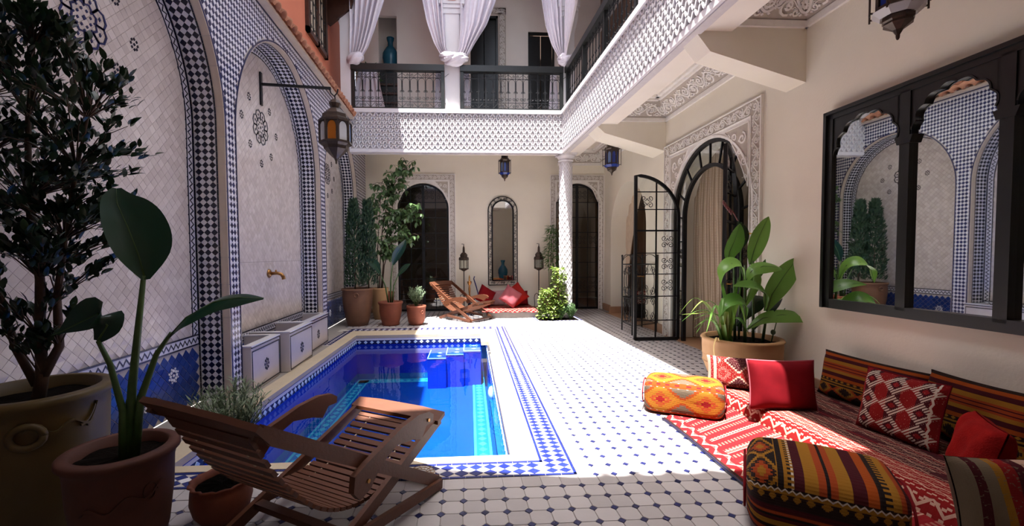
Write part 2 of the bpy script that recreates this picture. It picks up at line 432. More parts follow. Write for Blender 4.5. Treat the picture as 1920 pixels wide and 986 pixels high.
def clip_poly(poly, clip):
    """convex clip (Sutherland-Hodgman); clip is counter-clockwise"""
    out = poly
    for i in range(len(clip)):
        a = clip[i]; b = clip[(i + 1) % len(clip)]
        if abs(a[0] - b[0]) + abs(a[1] - b[1]) < 1e-9: continue
        ins = lambda p: (b[0] - a[0]) * (p[1] - a[1]) - (b[1] - a[1]) * (p[0] - a[0]) >= -1e-9
        res = []
        for k in range(len(out)):
            p = out[k]; q = out[(k + 1) % len(out)]
            ip, iq = ins(p), ins(q)
            if ip: res.append(p)
            if ip != iq:
                d1 = (b[0] - a[0]) * (p[1] - a[1]) - (b[1] - a[1]) * (p[0] - a[0])
                d2 = (b[0] - a[0]) * (q[1] - a[1]) - (b[1] - a[1]) * (q[0] - a[0])
                t = d1 / (d1 - d2); res.append((p[0] + (q[0] - p[0]) * t, p[1] + (q[1] - p[1]) * t))
        out = res
        if len(out) < 3: return []
    return out
# ================================================================== STRUCTURE
ZTOP = 4.3
N1 = (2.975, 1.355, 2.65, 1.42); N2 = (5.895, 1.355, 2.65, 1.42); N3 = (8.70, 1.20, 2.65, 1.25)   # centre, half width, spring, rise
NICHES = (N1, N2, N3); ND = -0.30
def in_arch(a, z, N, m=0.0):
    c, rx, sp, rz = N
    if abs(a - c) > rx + m: return False
    if z <= sp: return True
    return ((a - c) / (rx + m)) ** 2 + ((z - sp) / (rz + m)) ** 2 < 1

# ---- left wall shell
mb = MB()
def wall_with_arches(mb, F, x0, x1, ztop, niches, mi=0):
    xs = x0
    for (c, rx, sp, rz) in niches:
        mb.add([F(xs, 0), F(c - rx, 0), F(c - rx, ztop), F(xs, ztop)], [(0, 1, 2, 3)], mi)
        ap = arch_pts(c, rx, 0, sp, rz)[1:-1]
        for p, q in zip(ap[:-1], ap[1:]):
            mb.add([F(p[0], p[1]), F(q[0], q[1]), F(q[0], ztop), F(p[0], ztop)], [(0, 1, 2, 3)], mi)
        xs = c + rx
    mb.add([F(xs, 0), F(x1, 0), F(x1, ztop), F(xs, ztop)], [(0, 1, 2, 3)], mi)
def reveal(mb, F, N, d0, d1, mi=0, back=None):
    ap = arch_pts(N[0], N[1], 0, N[2], N[3])
    for p, q in zip(ap[:-1], ap[1:]):
        mb.add([F(p[0], p[1], d0), F(q[0], q[1], d0), F(q[0], q[1], d1), F(p[0], p[1], d1)], [(0, 1, 2, 3)], mi)
    if back is not None:
        mb.add([F(p[0], p[1], d1) for p in ap], [tuple(range(len(ap)))], back)
wall_with_arches(mb, FL, -2.4, 11.1, ZTOP, NICHES, 0)
for N in NICHES: reveal(mb, FL, N, 0, ND, 0, 0)
wall_left = struct('wall_left', mb, ['grout_light'], 'tall tiled courtyard wall with three arched niches beside the pool', 'wall')

# ---- tiles of the left wall
FRONT = lambda u, v, d: FL(u, v, d)
def lattice(u0, u1, v0, v1, pu, pv, inside):
    """centres of dark and light lozenges"""
    dark = []; light = []
    nj = int((v1 - v0) / pv) + 2; ni = int((u1 - u0) / pu) + 2
    for j in range(nj):
        for i in range(ni):
            u, v = u0 + i * pu, v0 + j * pv
            if u < u1 and v < v1 and inside(u, v): dark.append((u, v))
            u, v = u + pu / 2, v + pv / 2
            if u < u1 and v < v1 and inside(u, v): light.append((u, v))
    return dark, light
def front_ok(u, v):
    return all(not in_arch(u, v, N, 0.028) for N in NICHES) and v < ZTOP - 0.05
PU, PV = 0.056, 0.067
pier = [(4.435, 4.33, 4.54), (7.375, 7.25, 7.50)]
dk, lt = lattice(2.0, 10.85, 0.04, ZTOP, PU, PV, front_ok)
def near_pier(p): return abs(p[0] - 4.435) < 0.115 and 0.4 < p[1] < 2.7
dk_near = [p for p in dk if near_pier(p)][:150]; lt_near = [p for p in lt if near_pier(p)][:150]
sd = set(dk_near); sl = set(lt_near)
t = MB(); t.lozenge(lambda u, v, d: (d, u, v), 0, 0, PU * .485, PV * .485, -0.002, 0.004); me_dk = meshof(t, ['navy'], 'navy_lozenge')
t = MB(); t.lozenge(lambda u, v, d: (d, u, v), 0, 0, PU * .485, PV * .485, -0.002, 0.004); me_lt = meshof(t, ['white_tile'], 'white_lozenge')
for u, v in dk_near: piece('navy_tile', me_dk, wall_left, FL(u, v, 0.001))
for u, v in lt_near: piece('white_tile', me_lt, wall_left, FL(u, v, 0.001))
mb = MB()
for u, v in dk:
    if (u, v) not in sd: mb.lozenge(FRONT, u, v, PU * .485, PV * .485, -0.001, 0.005)
o = mb.build('navy_tiles', ['navy'], wall_left, kind='stuff')
mb = MB()
for u, v in lt:
    if (u, v) not in sl: mb.lozenge(FRONT, u, v, PU * .485, PV * .485, -0.001, 0.005)
mb.build('white_tiles', ['white_tile'], wall_left, kind='stuff')
# edging strips of the front face
mb = MB()
for N in NICHES:
    c, rx, sp, rz = N
    ap = arch_pts(c, rx + 0.011, 0.0, sp, rz + 0.011, 40)
    mb.ribbon(ap, FRONT, 0.018, 0.0, 0.008)
for u in (4.435 - 0.105, 4.435 + 0.105): pass
mb.ribbon([(-1, ZTOP - 0.03), (10.9, ZTOP - 0.03)], FRONT, 0.02, 0.0, 0.008)
mb.build('navy_edging', ['navy'], wall_left, kind='stuff')

# reveal of each niche: limestone band, ink line, lozenges, ink line
def arch_len(N, n=220):
    c, rx, sp, rz = N
    pts = [(c - rx, 0.0), (c - rx, sp)] + [(c - rx * cos(pi * i / n), sp + rz * sin(pi * i / n)) for i in range(1, n)] + [(c + rx, sp), (c + rx, 0.0)]
    L = [0]
    for p, q in zip(pts[:-1], pts[1:]): L.append(L[-1] + sqrt((p[0] - q[0]) ** 2 + (p[1] - q[1]) ** 2))
    return pts, L
def along(pts, L, s):
    lo, hi = 0, len(L) - 1
    while hi - lo > 1:
        m = (lo + hi) // 2
        if L[m] <= s: lo = m
        else: hi = m
    t = (s - L[lo]) / max(1e-9, L[hi] - L[lo]); p, q = pts[lo], pts[hi]
    tx, ty = q[0] - p[0], q[1] - p[1]; l = sqrt(tx * tx + ty * ty) or 1
    return (p[0] + tx * t, p[1] + ty * t), (ty / l, -tx / l)      # point, normal into the niche opening
for ni, N in enumerate(NICHES):
    pts, L = arch_len(N)
    def FJ(s, w, d, pts=pts, L=L):
        (a, z), (nx, ny) = along(pts, L, min(max(s, 0), L[-1] - 1e-6))
        return FL(a + nx * d, z + ny * d, -w)
    total = L[-1]
    lime = MB(); ink = MB(); dkm = MB(); ltm = MB()
    # limestone blocks with fine joints
    s = 0.0
    while s < total:
        e = min(total, s + U(0.24, 0.38))
        k = max(1, int((e - s) / 0.08))
        for j in range(k):
            a0 = s + (e - s - 0.004) * j / k; a1 = s + (e - s - 0.004) * (j + 1) / k
            vs = [FJ(a0, -0.004, 0.008), FJ(a1, -0.004, 0.008), FJ(a1, 0.066, 0.008), FJ(a0, 0.066, 0.008), FJ(a0, -0.004, -0.002), FJ(a1, -0.004, -0.002)]
            lime.add(vs, [(0, 1, 2, 3), (0, 4, 5, 1)])
        s = e
    lime.build('limestone_band', ['limestone'], wall_left, kind='stuff')
    n = int(total / 0.06)
    for w0, w1 in ((0.070, 0.084), (0.284, 0.298)):
        for j in range(n):
            a0 = total * j / n + .001; a1 = total * (j + 1) / n - .001
            ink.add([FJ(a0, w0, 0.006), FJ(a1, w0, 0.006), FJ(a1, w1, 0.006), FJ(a0, w1, 0.006)], [(0, 1, 2, 3)])
    ink.build('ink_edging', ['dark_navy'], wall_left, kind='stuff')
    pw = 0.064; rows = int(total / pw); pl = total / rows
    half = pw / 2
    tile_name = []
    cnt = 0
    for j in range(rows):
        for k in range(3):
            w = 0.088 + half + k * pw; sc = (j + .5) * pl
            near = (ni == 0 and sc > total * 0.62 and cnt < 230)
            def put(m, sc, w, hl, hw):
                vs = [FJ(sc - hl, w, 0.005), FJ(sc, w - hw, 0.005), FJ(sc + hl, w, 0.005), FJ(sc, w + hw, 0.005), FJ(sc - hl, w, -0.001), FJ(sc, w - hw, -0.001), FJ(sc + hl, w, -0.001), FJ(sc, w + hw, -0.001)]
                m.add(vs, [(0, 1, 2, 3), (0, 4, 5, 1), (1, 5, 6, 2), (2, 6, 7, 3), (3, 7, 4, 0)])
            if near:
                q = MB(); put(q, sc, w, pl * .485, half * .97); q.build('ink_tile', ['dark_navy'], wall_left); cnt += 1
            else: put(dkm, sc, w, pl * .485, half * .97)
            if k < 2: put(ltm, sc + pl / 2, w + half, pl * .485, half * .97)
        for w, hw in ((0.088, half * .9), (0.088 + 3 * pw, half * .9)):   # half lozenges along the edges
            sc = (j + 1) * pl; sg = 1 if w < 0.1 else -1
            ltm.add([FJ(sc - pl * .48, w, 0.005), FJ(sc + pl * .48, w, 0.005), FJ(sc, w + sg * hw, 0.005)], [(0, 1, 2)])
    dkm.build('ink_tiles', ['dark_navy'], wall_left, kind='stuff')
    ltm.build('grey_tiles', ['white_tile'], wall_left, kind='stuff')
    # ---- back panel: lozenge zellige field, zigzag border, blue dado, medallion and rosettes
    c, rx, sp, rz = N
    FP = lambda u, v, d=0.0: FL(u, v, ND + d)
    z_d = 0.56 if ni != 1 else 0.42
    zb0, zb1 = z_d, z_d + 0.10
    med = [(3.14, 3.03, 0.19), (5.80, 3.07, 0.215), (8.70, 3.02, 0.20)][ni]
    ros = [[(3.60, 3.07), (3.42, 2.80), (3.15, 2.62), (2.86, 2.77), (3.42, 3.32), (2.68, 3.05), (2.86, 3.32)],
           [(5.50, 3.36), (5.30, 3.08), (6.08, 3.36), (6.28, 3.08), (6.10, 2.76), (5.80, 2.61), (5.50, 2.79)],
           [(8.40, 3.27), (8.24, 3.0), (9.0, 3.27), (9.16, 3.0), (9.0, 2.73), (8.70, 2.60), (8.40, 2.73)]][ni]
    def inner_ok(u, v, m=0.13):
        if v < zb1 + 0.03: return False
        if abs(u - c) > rx - m: return False
        if v > sp and ((u - c) / (rx - m)) ** 2 + ((v - sp) / (rz - m)) ** 2 > 1: return False
        return True
    hz = 0.044
    field = MB(); singles = []
    nu = int(2 * rx / (2 * hz)) + 2; nv = int((sp + rz) / (2 * hz)) + 2
    for j in range(nv * 2):
        for i in range(nu):
            u = c - rx + (i + (j % 2) * .5) * 2 * hz; v = zb1 + j * hz
            if inner_ok(u, v, 0.10): singles.append((u, v))
    if ni == 0: singles.sort(key=lambda p: -p[0])
    for k, (u, v) in enumerate(singles):
        if ni == 0 and u > 2.9 and v < 2.6 and k % 2 == 0 and cnt < 230 + 300:
            q = MB(); q.lozenge(FP, u, v, hz * .996, hz * .996, -0.001, 0.004, 0, 0.0014); q.build('zellige_tile', ['zellige'], wall_left); cnt += 1
        else: field.lozenge(FP, u, v, hz * .996, hz * .996, -0.001, 0.004, 0, 0.0014 if ni == 0 else 0.0008)
    field.build('zellige_field', ['zellige'], wall_left, kind='stuff')
    zz = MB(); zw = MB()
    aw = arch_pts(c, rx - 0.055, zb0 + 0.05, sp, rz - 0.055, 60)
    zw.ribbon(arch_pts(c, rx - 0.05, zb1, sp, rz - 0.05, 60), FP, 0.10, 0.0, 0.004)
    zw.ribbon([(c - rx, (zb0 + zb1) / 2), (c + rx, (zb0 + zb1) / 2)], FP, 0.10, 0.0, 0.0045)
    zw.build('white_border_ground', ['white_tile'], wall_left)
    for off in (0.008, 0.100):
        zz.ribbon(arch_pts(c, rx - off, zb1 if off > .05 else zb0, sp, rz - off, 60), FP, 0.014, 0.0, 0.007)
    for zc in (zb0 + 0.006, zb1 - 0.004): zz.ribbon([(c - rx, zc), (c + rx, zc)], FP, 0.014, 0.0, 0.0072)
    def zig(path_fn, length, amp, step):
        n = int(length / step); pts2 = []
        for i in range(n + 1): pts2.append(path_fn(i * length / n, amp if i % 2 else -amp))
        zz.ribbon(pts2, FP, 0.017, 0.0, 0.0068)
    zig(lambda s, o: (c - rx + s, (zb0 + zb1) / 2 + o), 2 * rx, 0.022, 0.032)
    Nin = (c, rx - 0.054, sp, rz - 0.054); p2, L2 = arch_len(Nin)
    def along_in(s, o):
        (a, z), (nx, ny) = along(p2, L2, min(max(s, 0), L2[-1] - 1e-6)); return (a + nx * o, z + ny * o)
    s0 = zb1; zig(lambda s, o: along_in(s0 + s, o), L2[-1] - 2 * s0, 0.022, 0.032)
    zz.build('zigzag_border', ['dark_navy'], wall_left, kind='stuff')
    # medallion: ring of petals about a star
    md = MB(); mu, mv, mr = med
    for k in range(8):
        a = 2 * pi * k / 8 + pi / 8
        a0, a1 = a - pi / 8, a + pi / 8
        P = lambda r, t: (mu + r * cos(t), mv + r * sin(t))
        md.ribbon([P(mr * .50, a0), P(mr * .86, a0), P(mr, a - .16), P(mr, a + .16), P(mr * .86, a1), P(mr * .50, a1), P(mr * .58, a), P(mr * .50, a0)], FP, mr * .085, 0.0, 0.009)
        md.lozenge(FP, *P(mr * .74, a), mr * .06, mr * .09, 0, 0.009)
        md.lozenge(FP, *P(mr * .30, a), mr * .065, mr * .065, 0, 0.009)
        md.lozenge(FP, *P(mr * .44, a0), mr * .05, mr * .05, 0, 0.009)
    md.lozenge(FP, mu, mv, mr * .10, mr * .10, 0, 0.009)
    md.build('star_medallion', ['navy' if ni == 0 else 'dark_navy'], wall_left)
    for (u, v) in ros:
        q = MB(); q.lozenge(FP, u, v, .013, .013, 0, 0.009)
        for k in range(8):
            a = 2 * pi * k / 8; q.lozenge(FP, u + .036 * cos(a), v + .040 * sin(a), .011, .013, 0, 0.009)
        q.build('rosette', ['dark_navy'], wall_left)
    # dado
    dd = MB(); hd = 0.05; k = 0
    nu = int(2 * rx / (2 * hd)) + 2
    for j in range(1, int(zb0 / hd)):
        for i in range(nu):
            u = c - rx + (i + (j % 2) * .5) * 2 * hd; v = j * hd
            if abs(u - c) > rx - 0.03: continue
            if ni == 0 and u > 3.2 and k < 100:
                q = MB(); q.lozenge(FP, u, v, hd * .96, hd * .96, -0.001, 0.004, 0, 0.001); q.build('dado_tile', ['dado'], wall_left); k += 1
            else: dd.lozenge(FP, u, v, hd * .96, hd * .96, -0.001, 0.004, 0, 0.001)
    dd.build('dado_tiles', ['dado'], wall_left, kind='stuff')
    dr = [[(3.55, 0.22), (3.93, 0.36), (3.1, 0.36)], [], [(7.95, 0.28), (8.7, 0.28), (9.45, 0.28)]][ni]
    for (u, v) in dr:
        q = MB()
        for k in range(8):
            a = 2 * pi * k / 8
            q.lozenge(FP, u + .042 * cos(a), v + .042 * sin(a), .016, .016, 0, 0.010)
            q.lozenge(FP, u + .062 * cos(a + pi / 8), v + .062 * sin(a + pi / 8), .011, .011, 0, 0.010)
        q.lozenge(FP, u, v, .016, .016, 0, 0.010)
        q.build('white_star', ['white_tile'], wall_left)
# thin joint across the middle niche panel
mb = MB(); mb.ribbon([(4.62, 1.34), (7.17, 1.34)], lambda u, v, d: FL(u, v, ND + d), 0.006, 0.0, 0.0052); mb.build('panel_joint', ['grout'], wall_left)

# ---- tiled basin below the middle niche (three bays, the middle one proud)
basin = thing('wall_basin', 'pale tiled trough with three bays along the foot of the middle niche', 'basin', (-2.0, 5.6, 0))
def bay(a0, a1, xf, top=0.50):
    m = MB(); m.box(xf - 0.07, xf, a0, a1, 0, top, 0); m.box(-2.5, xf - 0.07, a0, a0 + 0.06, 0, top, 0); m.box(-2.5, xf - 0.07, a1 - 0.06, a1, 0, top, 0)
    b = m.build('bay', ['zellige'], basin)
    q = MB(); q.box(xf - 0.085, xf + 0.008, a0 - .004, a1 + .004, top, top + 0.014); q.box(-2.5, xf - 0.085, a0 - .004, a0 + .062, top, top + .014); q.box(-2.5, xf - 0.085, a1 - .062, a1 + .004, top, top + .014)
    q.build('white_rim', ['white_tile'], b)
    FF = lambda u, v, d: (xf + d, u, v)
    q = MB()
    q.ribbon([(a0 + .02, .025), (a1 - .02, .025), (a1 - .02, top - .05), (a0 + .02, top - .05), (a0 + .02, .025)], FF, 0.016, 0, 0.005)
    q.ribbon([(a0, top - .008), (a1, top - .008)], FF, 0.012, 0, 0.010)
    cu, cv = (a0 + a1) / 2, top * .46
    for k in range(8):
        a = 2 * pi * k / 8; q.lozenge(FF, cu + .046 * cos(a), cv + .054 * sin(a), .013, .018, 0, 0.006)
    q.lozenge(FF, cu, cv, .012, .012, 0, 0.006)
    q.lozenge(FF, cu, cv + .02, .008, .012, 0, 0.006); q.lozenge(FF, cu, cv - .02, .008, .012, 0, 0.006)
    q.build('navy_inlay', ['dark_navy'], b)
bay(4.545, 5.26, -2.11, .47); bay(5.34, 6.16, -2.02, .48); bay(6.22, 7.22, -2.11, .47)
for ya in (5.24, 6.14): q = MB(); q.box(-2.5, -2.13, ya, ya + .12, 0, .44); q.build('dark_return', ['dark_navy'], basin)
q = MB(); q.box(-2.49, -2.16, 4.58, 7.2, 0, 0.34); q.build('trough_floor', ['dado'], basin)

# ---- brass spout
sp = thing('brass_spout', 'small brass water spout on the middle niche panel', 'tap', (-2.5, 5.93, 1.18))
q = MB(); q.lathe([(0.0, 0), (.055, 0), (.06, .012), (.04, .03), (.02, .035), (0, .035)], (0, 0, 0), 18)
q.v = [(-2.497 + z, 5.93 + x, 1.18 + y) for x, y, z in q.v]; q.build('flange', ['brass'], sp, True)
q = MB(); q.tube([(-2.47, 5.93, 1.18), (-2.38, 5.93, 1.185), (-2.33, 5.93, 1.17), (-2.305, 5.93, 1.13), (-2.30, 5.93, 1.10)], [.022, .022, .024, .024, .026], 10); q.tube([(-2.40, 5.93, 1.19), (-2.40, 5.93, 1.23)], .012, 8); q.build('nozzle', ['brass'], sp, True)

# ---- clay tile canopy and terracotta wall above
mb = MB(); mb.box(-2.75, -2.65, -2.4, 11.0, 4.2, 8.2); wall_terracotta = struct('wall_terracotta', mb, ['terracotta_wall'], 'terracotta plastered upper storey wall above the row of clay tiles', 'wall')
can = thing('tile_canopy', 'narrow sloping canopy of clay roof tiles along the top of the tiled wall', 'canopy', (-2.2, 5, 4.3))
q = MB(); q.prism([(-2.64, 4.70), (-2.64, 4.28), (-2.10, 4.28), (-2.10, 4.32)], lambda u, v, d: (u, d, v), 0.6, 9.4); q.build('canopy_bed', ['limestone'], can)
def barrel(r, L, n=7):
    m = MB(); vs = []; fs = []
    for j, (rr, s) in enumerate(((r, 0), (r * .86, L))):
        for lay in (1.0, 0.78):
            for k in range(n):
                a = pi * k / (n - 1); vs.append((s, rr * lay * cos(a), rr * lay * sin(a)))
    for k in range(n - 1):
        fs += [(k, k + 1, 2 * n + k + 1, 2 * n + k), (n + k + 1, n + k, 3 * n + k, 3 * n + k + 1), (k + 1, k, n + k, n + k + 1), (2 * n + k, 2 * n + k + 1, 3 * n + k + 1, 3 * n + k)]
    m.add(vs, fs); return m
me_bar = meshof(barrel(0.082, 0.26), ['roof_tile'], 'barrel', True)
sl = math.atan2(0.38, 0.54)
for row in range(3):
    for k in range(50):
        y = 0.75 + k * 0.175
        if y > 9.32: continue
        s = 0.0 + row * 0.20
        base = Vector((-2.06 - s * cos(sl), y + U(-.006, .006), 4.31 + s * sin(sl) + row * 0.012))
        mt = Matrix.Translation(base - Vector((-2.2, 5, 4.3))) @ Matrix.Rotation(pi, 4, 'Z') @ Matrix.Rotation(-sl + U(-.03, .03), 4, 'Y')
        piece('roof_tile', me_bar, can, mat=mt)
q = MB()
for k in range(50):
    y = 0.75 + (k + .5) * 0.175
    if y < 9.3:
        q.v += []; q.tf = None
        n = 5; vs = []
        for s in (0.03, 0.6):
            for j in range(n):
                a = pi + pi * j / (n - 1); vs.append((-2.06 - s * cos(sl), y + .06 * cos(a), 4.335 + s * sin(sl) + .05 * sin(a)))
        q.add(vs, [(j, j + 1, n + j + 1, n + j) for j in range(n - 1)])
q.build('channel_tiles', ['roof_tile'], can, kind='stuff')
# latticed upper window with a dark wooden hood
win = tag(thing('window_1', 'small brown wooden window with iron grille high on the terracotta wall', 'window', (-2.65, 8.68, 5.45)), 'small brown wooden window with iron grille high on the terracotta wall', 'window', None, 'structure')
wx = -2.645; y0, y1, z0, z1 = 8.08, 9.27, 5.46, 7.0
q = MB()
for (a, b, c, d) in ((y0, y0 + .09, z0, z1), (y1 - .09, y1, z0, z1), (y0, y1, z0, z0 + .09), (y0, y1, z1 - .09, z1), (8.63, 8.72, z0, z1)): q.box(wx - .03, wx + .06, a, b, c, d)
q.build('window_frame', ['dark_wood'], win)
q = MB(); q.box(wx - .004, wx + .004, y0 + .05, y1 - .05, z0 + .05, z1 - .05); q.build('pane', ['room'], win)
q = MB(); FW = lambda u, v, d: (wx + .045 + d, u, v)
for i in range(7):
    y = y0 + .12 + i * (y1 - y0 - .24) / 6; q.bar((wx + .05, y, z0 + .05), (wx + .05, y, z1 - .05), .014, .014)
    if i < 6:
        for zz_ in (5.62, 5.86, 6.10, 6.4):
            q.tube([FW(*p, 0.01) for p in spiral(y + .05, zz_, .045, .01, pi / 2, 1.2, 9)], .006, 4)
q.build('iron_grille', ['iron'], win)
hood = tag(thing('wooden_hood', 'dark wooden hood projecting over the upper window on the terracotta wall', 'hood', (-2.6, 8.9, 6.3)), 'dark wooden hood projecting over the upper window on the terracotta wall', 'hood')
q = MB(); q.prism([(-2.63, 7.35), (-2.63, 6.25), (-2.56, 6.2), (-2.12, 6.55), (-2.08, 6.7), (-2.06, 7.0)], lambda u, v, d: (u, d, v), 9.30, 9.38); q.prism([(-2.63, 7.35), (-2.63, 7.15), (-2.04, 6.86), (-2.04, 6.98)], lambda u, v, d: (u, d, v), 7.85, 9.55); q.prism([(-2.63, 7.35), (-2.63, 6.25), (-2.56, 6.2), (-2.12, 6.55), (-2.08, 6.7), (-2.06, 7.0)], lambda u, v, d: (u, d, v), 7.95, 8.03)
q.build('bracket', ['dark_wood'], hood)
q = MB()
for k in range(14): q.box(-2.10, -2.03, 7.87 + k * .12, 7.95 + k * .12, 6.74, 6.88)
q.build('fringe_board', ['dark_wood'], hood)

# ================================================================== FLOOR AND POOL
# pool in floor coordinates
PU0, PU1, PY0, PY1 = -1.93, 0.36, 2.96, 7.70
CO_R, CO_N, CO_F = 0.55, 2.87, 8.17        # coping outer lines
BO_R, BO_N, BO_F = 0.765, 2.675, 8.44      # border outer lines
mb = MB()
def fbox(u0, u1, y0_, y1_, z0_, z1_, mi=0, m=None):
    m = m or mb
    vs = [FG(u, y, z) for z in (z0_, z1_) for y in (y0_, y1_) for u in (u0, u1)]
    m.add(vs, [(0, 2, 3, 1), (4, 5, 7, 6), (0, 1, 5, 4), (2, 6, 7, 3), (0, 4, 6, 2), (1, 3, 7, 5)], mi)
GZ = -0.006
for (u0, u1, a, b) in ((-2.9, 4.2, -2.4, PY0 - .02), (-2.9, 4.2, PY1 + .02, 11.1), (PU1 + .02, 4.2, PY0 - .02, PY1 + .02), (-2.9, PU0 - .02, PY0 - .02, PY1 + .02)):
    fbox(u0, u1, a, b, -0.12, GZ)
floor = struct('floor', mb, ['grout'], 'courtyard floor of cream octagon tiles with small navy insets', 'floor')
M_ = 0.12; U0 = 0.88; Y0 = 2.54
def octa():
    h = M_ / 2 - .0012; c = .0225; pts = [(-h + c, -h), (h - c, -h), (h, -h + c), (h, h - c), (h - c, h), (-h + c, h), (-h, h - c), (-h, -h + c)]
    m = MB(); b = .97
    m.add([(x, y, -.008) for x, y in pts] + [(x * b, y * b, 0) for x, y in pts], [tuple(range(8, 16))] + [(i, (i + 1) % 8, 8 + (i + 1) % 8, 8 + i) for i in range(8)]); return m
def dotm():
    m = MB(); c = .0215
    pts = [(-c, 0), (0, -c), (c, 0), (0, c)]
    m.add([(x, y, -.008) for x, y in pts] + [(x * .97, y * .97, 0.0) for x, y in pts], [(4, 5, 6, 7)] + [(i, (i + 1) % 4, 4 + (i + 1) % 4, 4 + i) for i in range(4)]); return m
O_ = octa(); D_ = dotm()
me_oct = meshof(octa(), ['octagon'], 'octagon'); me_dot = meshof(dotm(), ['navy'], 'dot')
def on_floor(u, y, r=.06):
    x = FG(u, y)[0]
    if x < -2.16 or x > 3.56 + .022 * (y - 4): return False
    if y > 10.85 or y < 1.3: return False
    if u < U0 - .001 and 2.54 < y < BO_F + .12: return False
    if 1.74 < x < 2.66 and 9.02 < y < 9.75: return False            # planting bed by the column
    if x > 2.50 and y < 4.1: return False                           # under the mattress
    return True
tiles = []; dots = []
for i in range(-28, 26):
    for j in range(-12, 72):
        u = U0 + (i + .5) * M_; y = Y0 + (j + .5) * M_
        if on_floor(u, y): tiles.append((u, y))
        u2_, y2_ = U0 + i * M_, Y0 + j * M_
        if on_floor(u2_ + .01, y2_) or on_floor(u2_ - .01, y2_ - .01) : dots.append((u2_, y2_))
tiles.sort(key=lambda p: p[1]); dots.sort(key=lambda p: p[1])
vis = [p for p in tiles if p[1] > 1.9]; hid = [p for p in tiles if p[1] <= 1.9]
far_t = MB(); far_d = MB()
for k, (u, y) in enumerate(vis):
    x_, y_, _ = FG(u, y)
    if k < 300: piece('octagon_tile', me_oct, floor, (x_, y_, U(-.0006, .0006)), (U(-.004, .004), U(-.004, .004), 0))
    else:
        z = U(-.0006, .0006); far_t.add([(x_ + p[0], y_ + p[1], p[2] + z) for p in O_.v], O_.f)
for (u, y) in hid:
    x_, y_, _ = FG(u, y); far_t.add([(x_ + p[0], y_ + p[1], p[2]) for p in O_.v], O_.f)
k = 0
for (u, y) in dots:
    x_, y_, _ = FG(u, y)
    if y > 1.9 and k < 260: piece('navy_inset', me_dot, floor, (x_, y_, 0.0003)); k += 1
    else: far_d.add([(x_ + p[0], y_ + p[1], p[2] + .0003) for p in D_.v], D_.f)
far_t.build('octagon_tiles', ['octagon'], floor, kind='stuff'); far_d.build('navy_insets', ['navy'], floor, kind='stuff')
# plain tile strip hugging the border
def sqtile(w, l):
    m = MB(); m.box(-w / 2, w / 2, -l / 2, l / 2, -.008, 0); return m
me_sq = meshof(sqtile(M_ - .003, M_ - .003), ['octagon'], 'plain')
q = MB(); k = 0
strip = [(U0 - .5 * M_ + .0, Y0 + (j + .5) * M_) for j in range(0, 50)] + [(U0 - (i + .5) * M_, Y0 + .5 * M_ + .004) for i in range(1, 26)] + [(U0 - (i + .5) * M_, BO_F + .06) for i in range(1, 26)]
for (u, y) in strip:
    x_, y_, _ = FG(u, y)
    if x_ < -2.15: continue
    if y < 5: piece('plain_tile', me_sq, floor, (x_, y_, 0))
    else: q.box(x_ - .0585, x_ + .0585, y_ - .0585, y_ + .0585, -.008, 0)
q.build('plain_tiles', ['octagon'], floor, kind='stuff')

# border of navy and white lozenges around the pool
border = thing('pool_border', 'blue and white lozenge tile border framing the pool', 'border', (0.65, 2.75, 0), kind='structure')
q = MB(); fbox(CO_R, BO_R, BO_N, BO_F, GZ, -0.0035, 0, q); fbox(-2.4, CO_R, BO_N, CO_N, GZ, -0.0035, 0, q); fbox(-2.4, CO_R, CO_F, BO_F, GZ, -0.0035, 0, q); fbox(-2.27, -2.10, 6.9, CO_F, GZ, -.0035, 0, q)
q.build('border_bed', ['grout_light'], border)
st = MB()
def strip_run(u0, y0_, u1, y1_, w=.020, L=.10):
    n = max(1, int((abs(u1 - u0) + abs(y1_ - y0_)) / L))
    for i in range(n):
        a, b = i / n, (i + 1) / n
        if u0 == u1: fbox(u0 - w / 2, u0 + w / 2, y0_ + (y1_ - y0_) * a + .001, y0_ + (y1_ - y0_) * b - .001, -.008, 0.0, 0, st)
        else: fbox(u0 + (u1 - u0) * a + .001, u0 + (u1 - u0) * b - .001, y0_ - w / 2, y0_ + w / 2, -.008, 0.0, 0, st)
strip_run(CO_R + .01, CO_N - .02, CO_R + .01, CO_F + .02); strip_run(BO_R - .01, BO_N, BO_R - .01, BO_F)
strip_run(-2.2, CO_N - .01, CO_R + .02, CO_N - .01); strip_run(-2.2, BO_N + .01, BO_R, BO_N + .01)
strip_run(-2.3, CO_F + .01, CO_R, CO_F + .01); strip_run(-2.3, BO_F - .01, BO_R, BO_F - .01)
st.build('edge_strips', ['cobalt'], border, kind='stuff')
lw_ = (BO_R - CO_R - .042) / 2; fw_ = (CO_N - BO_N - .042) / 2; ly_ = .068
bd = MB(); bw = MB(); cnt = 0
def blo(u, y, hu, hy, dark=True):
    global cnt
    FBd = lambda a, b, d: FG(a, b, d)
    if dark and y < 5.2 and cnt < 280:
        m = MB(); m.lozenge(FBd, u, y, hu * .96, hy * .96, -.006, 0.0004); m.build('cobalt_lozenge', ['cobalt'], border); cnt += 1
    else: (bd if dark else bw).lozenge(FBd, u, y, hu * .96, hy * .96, -.006, 0.0002)
n = int((CO_F - CO_N + .2) / ly_)
for i in range(n + 4):
    y = BO_N + .025 + (i + .5) * ly_
    if y > BO_F - .03: break
    for c in range(2): blo(CO_R + .021 + lw_ * (c + .5), y, lw_ / 2, ly_ / 2)
    blo(CO_R + .021 + lw_, y + ly_ / 2, lw_ / 2, ly_ / 2, False)
n = int((CO_R + 2.1) / .094)
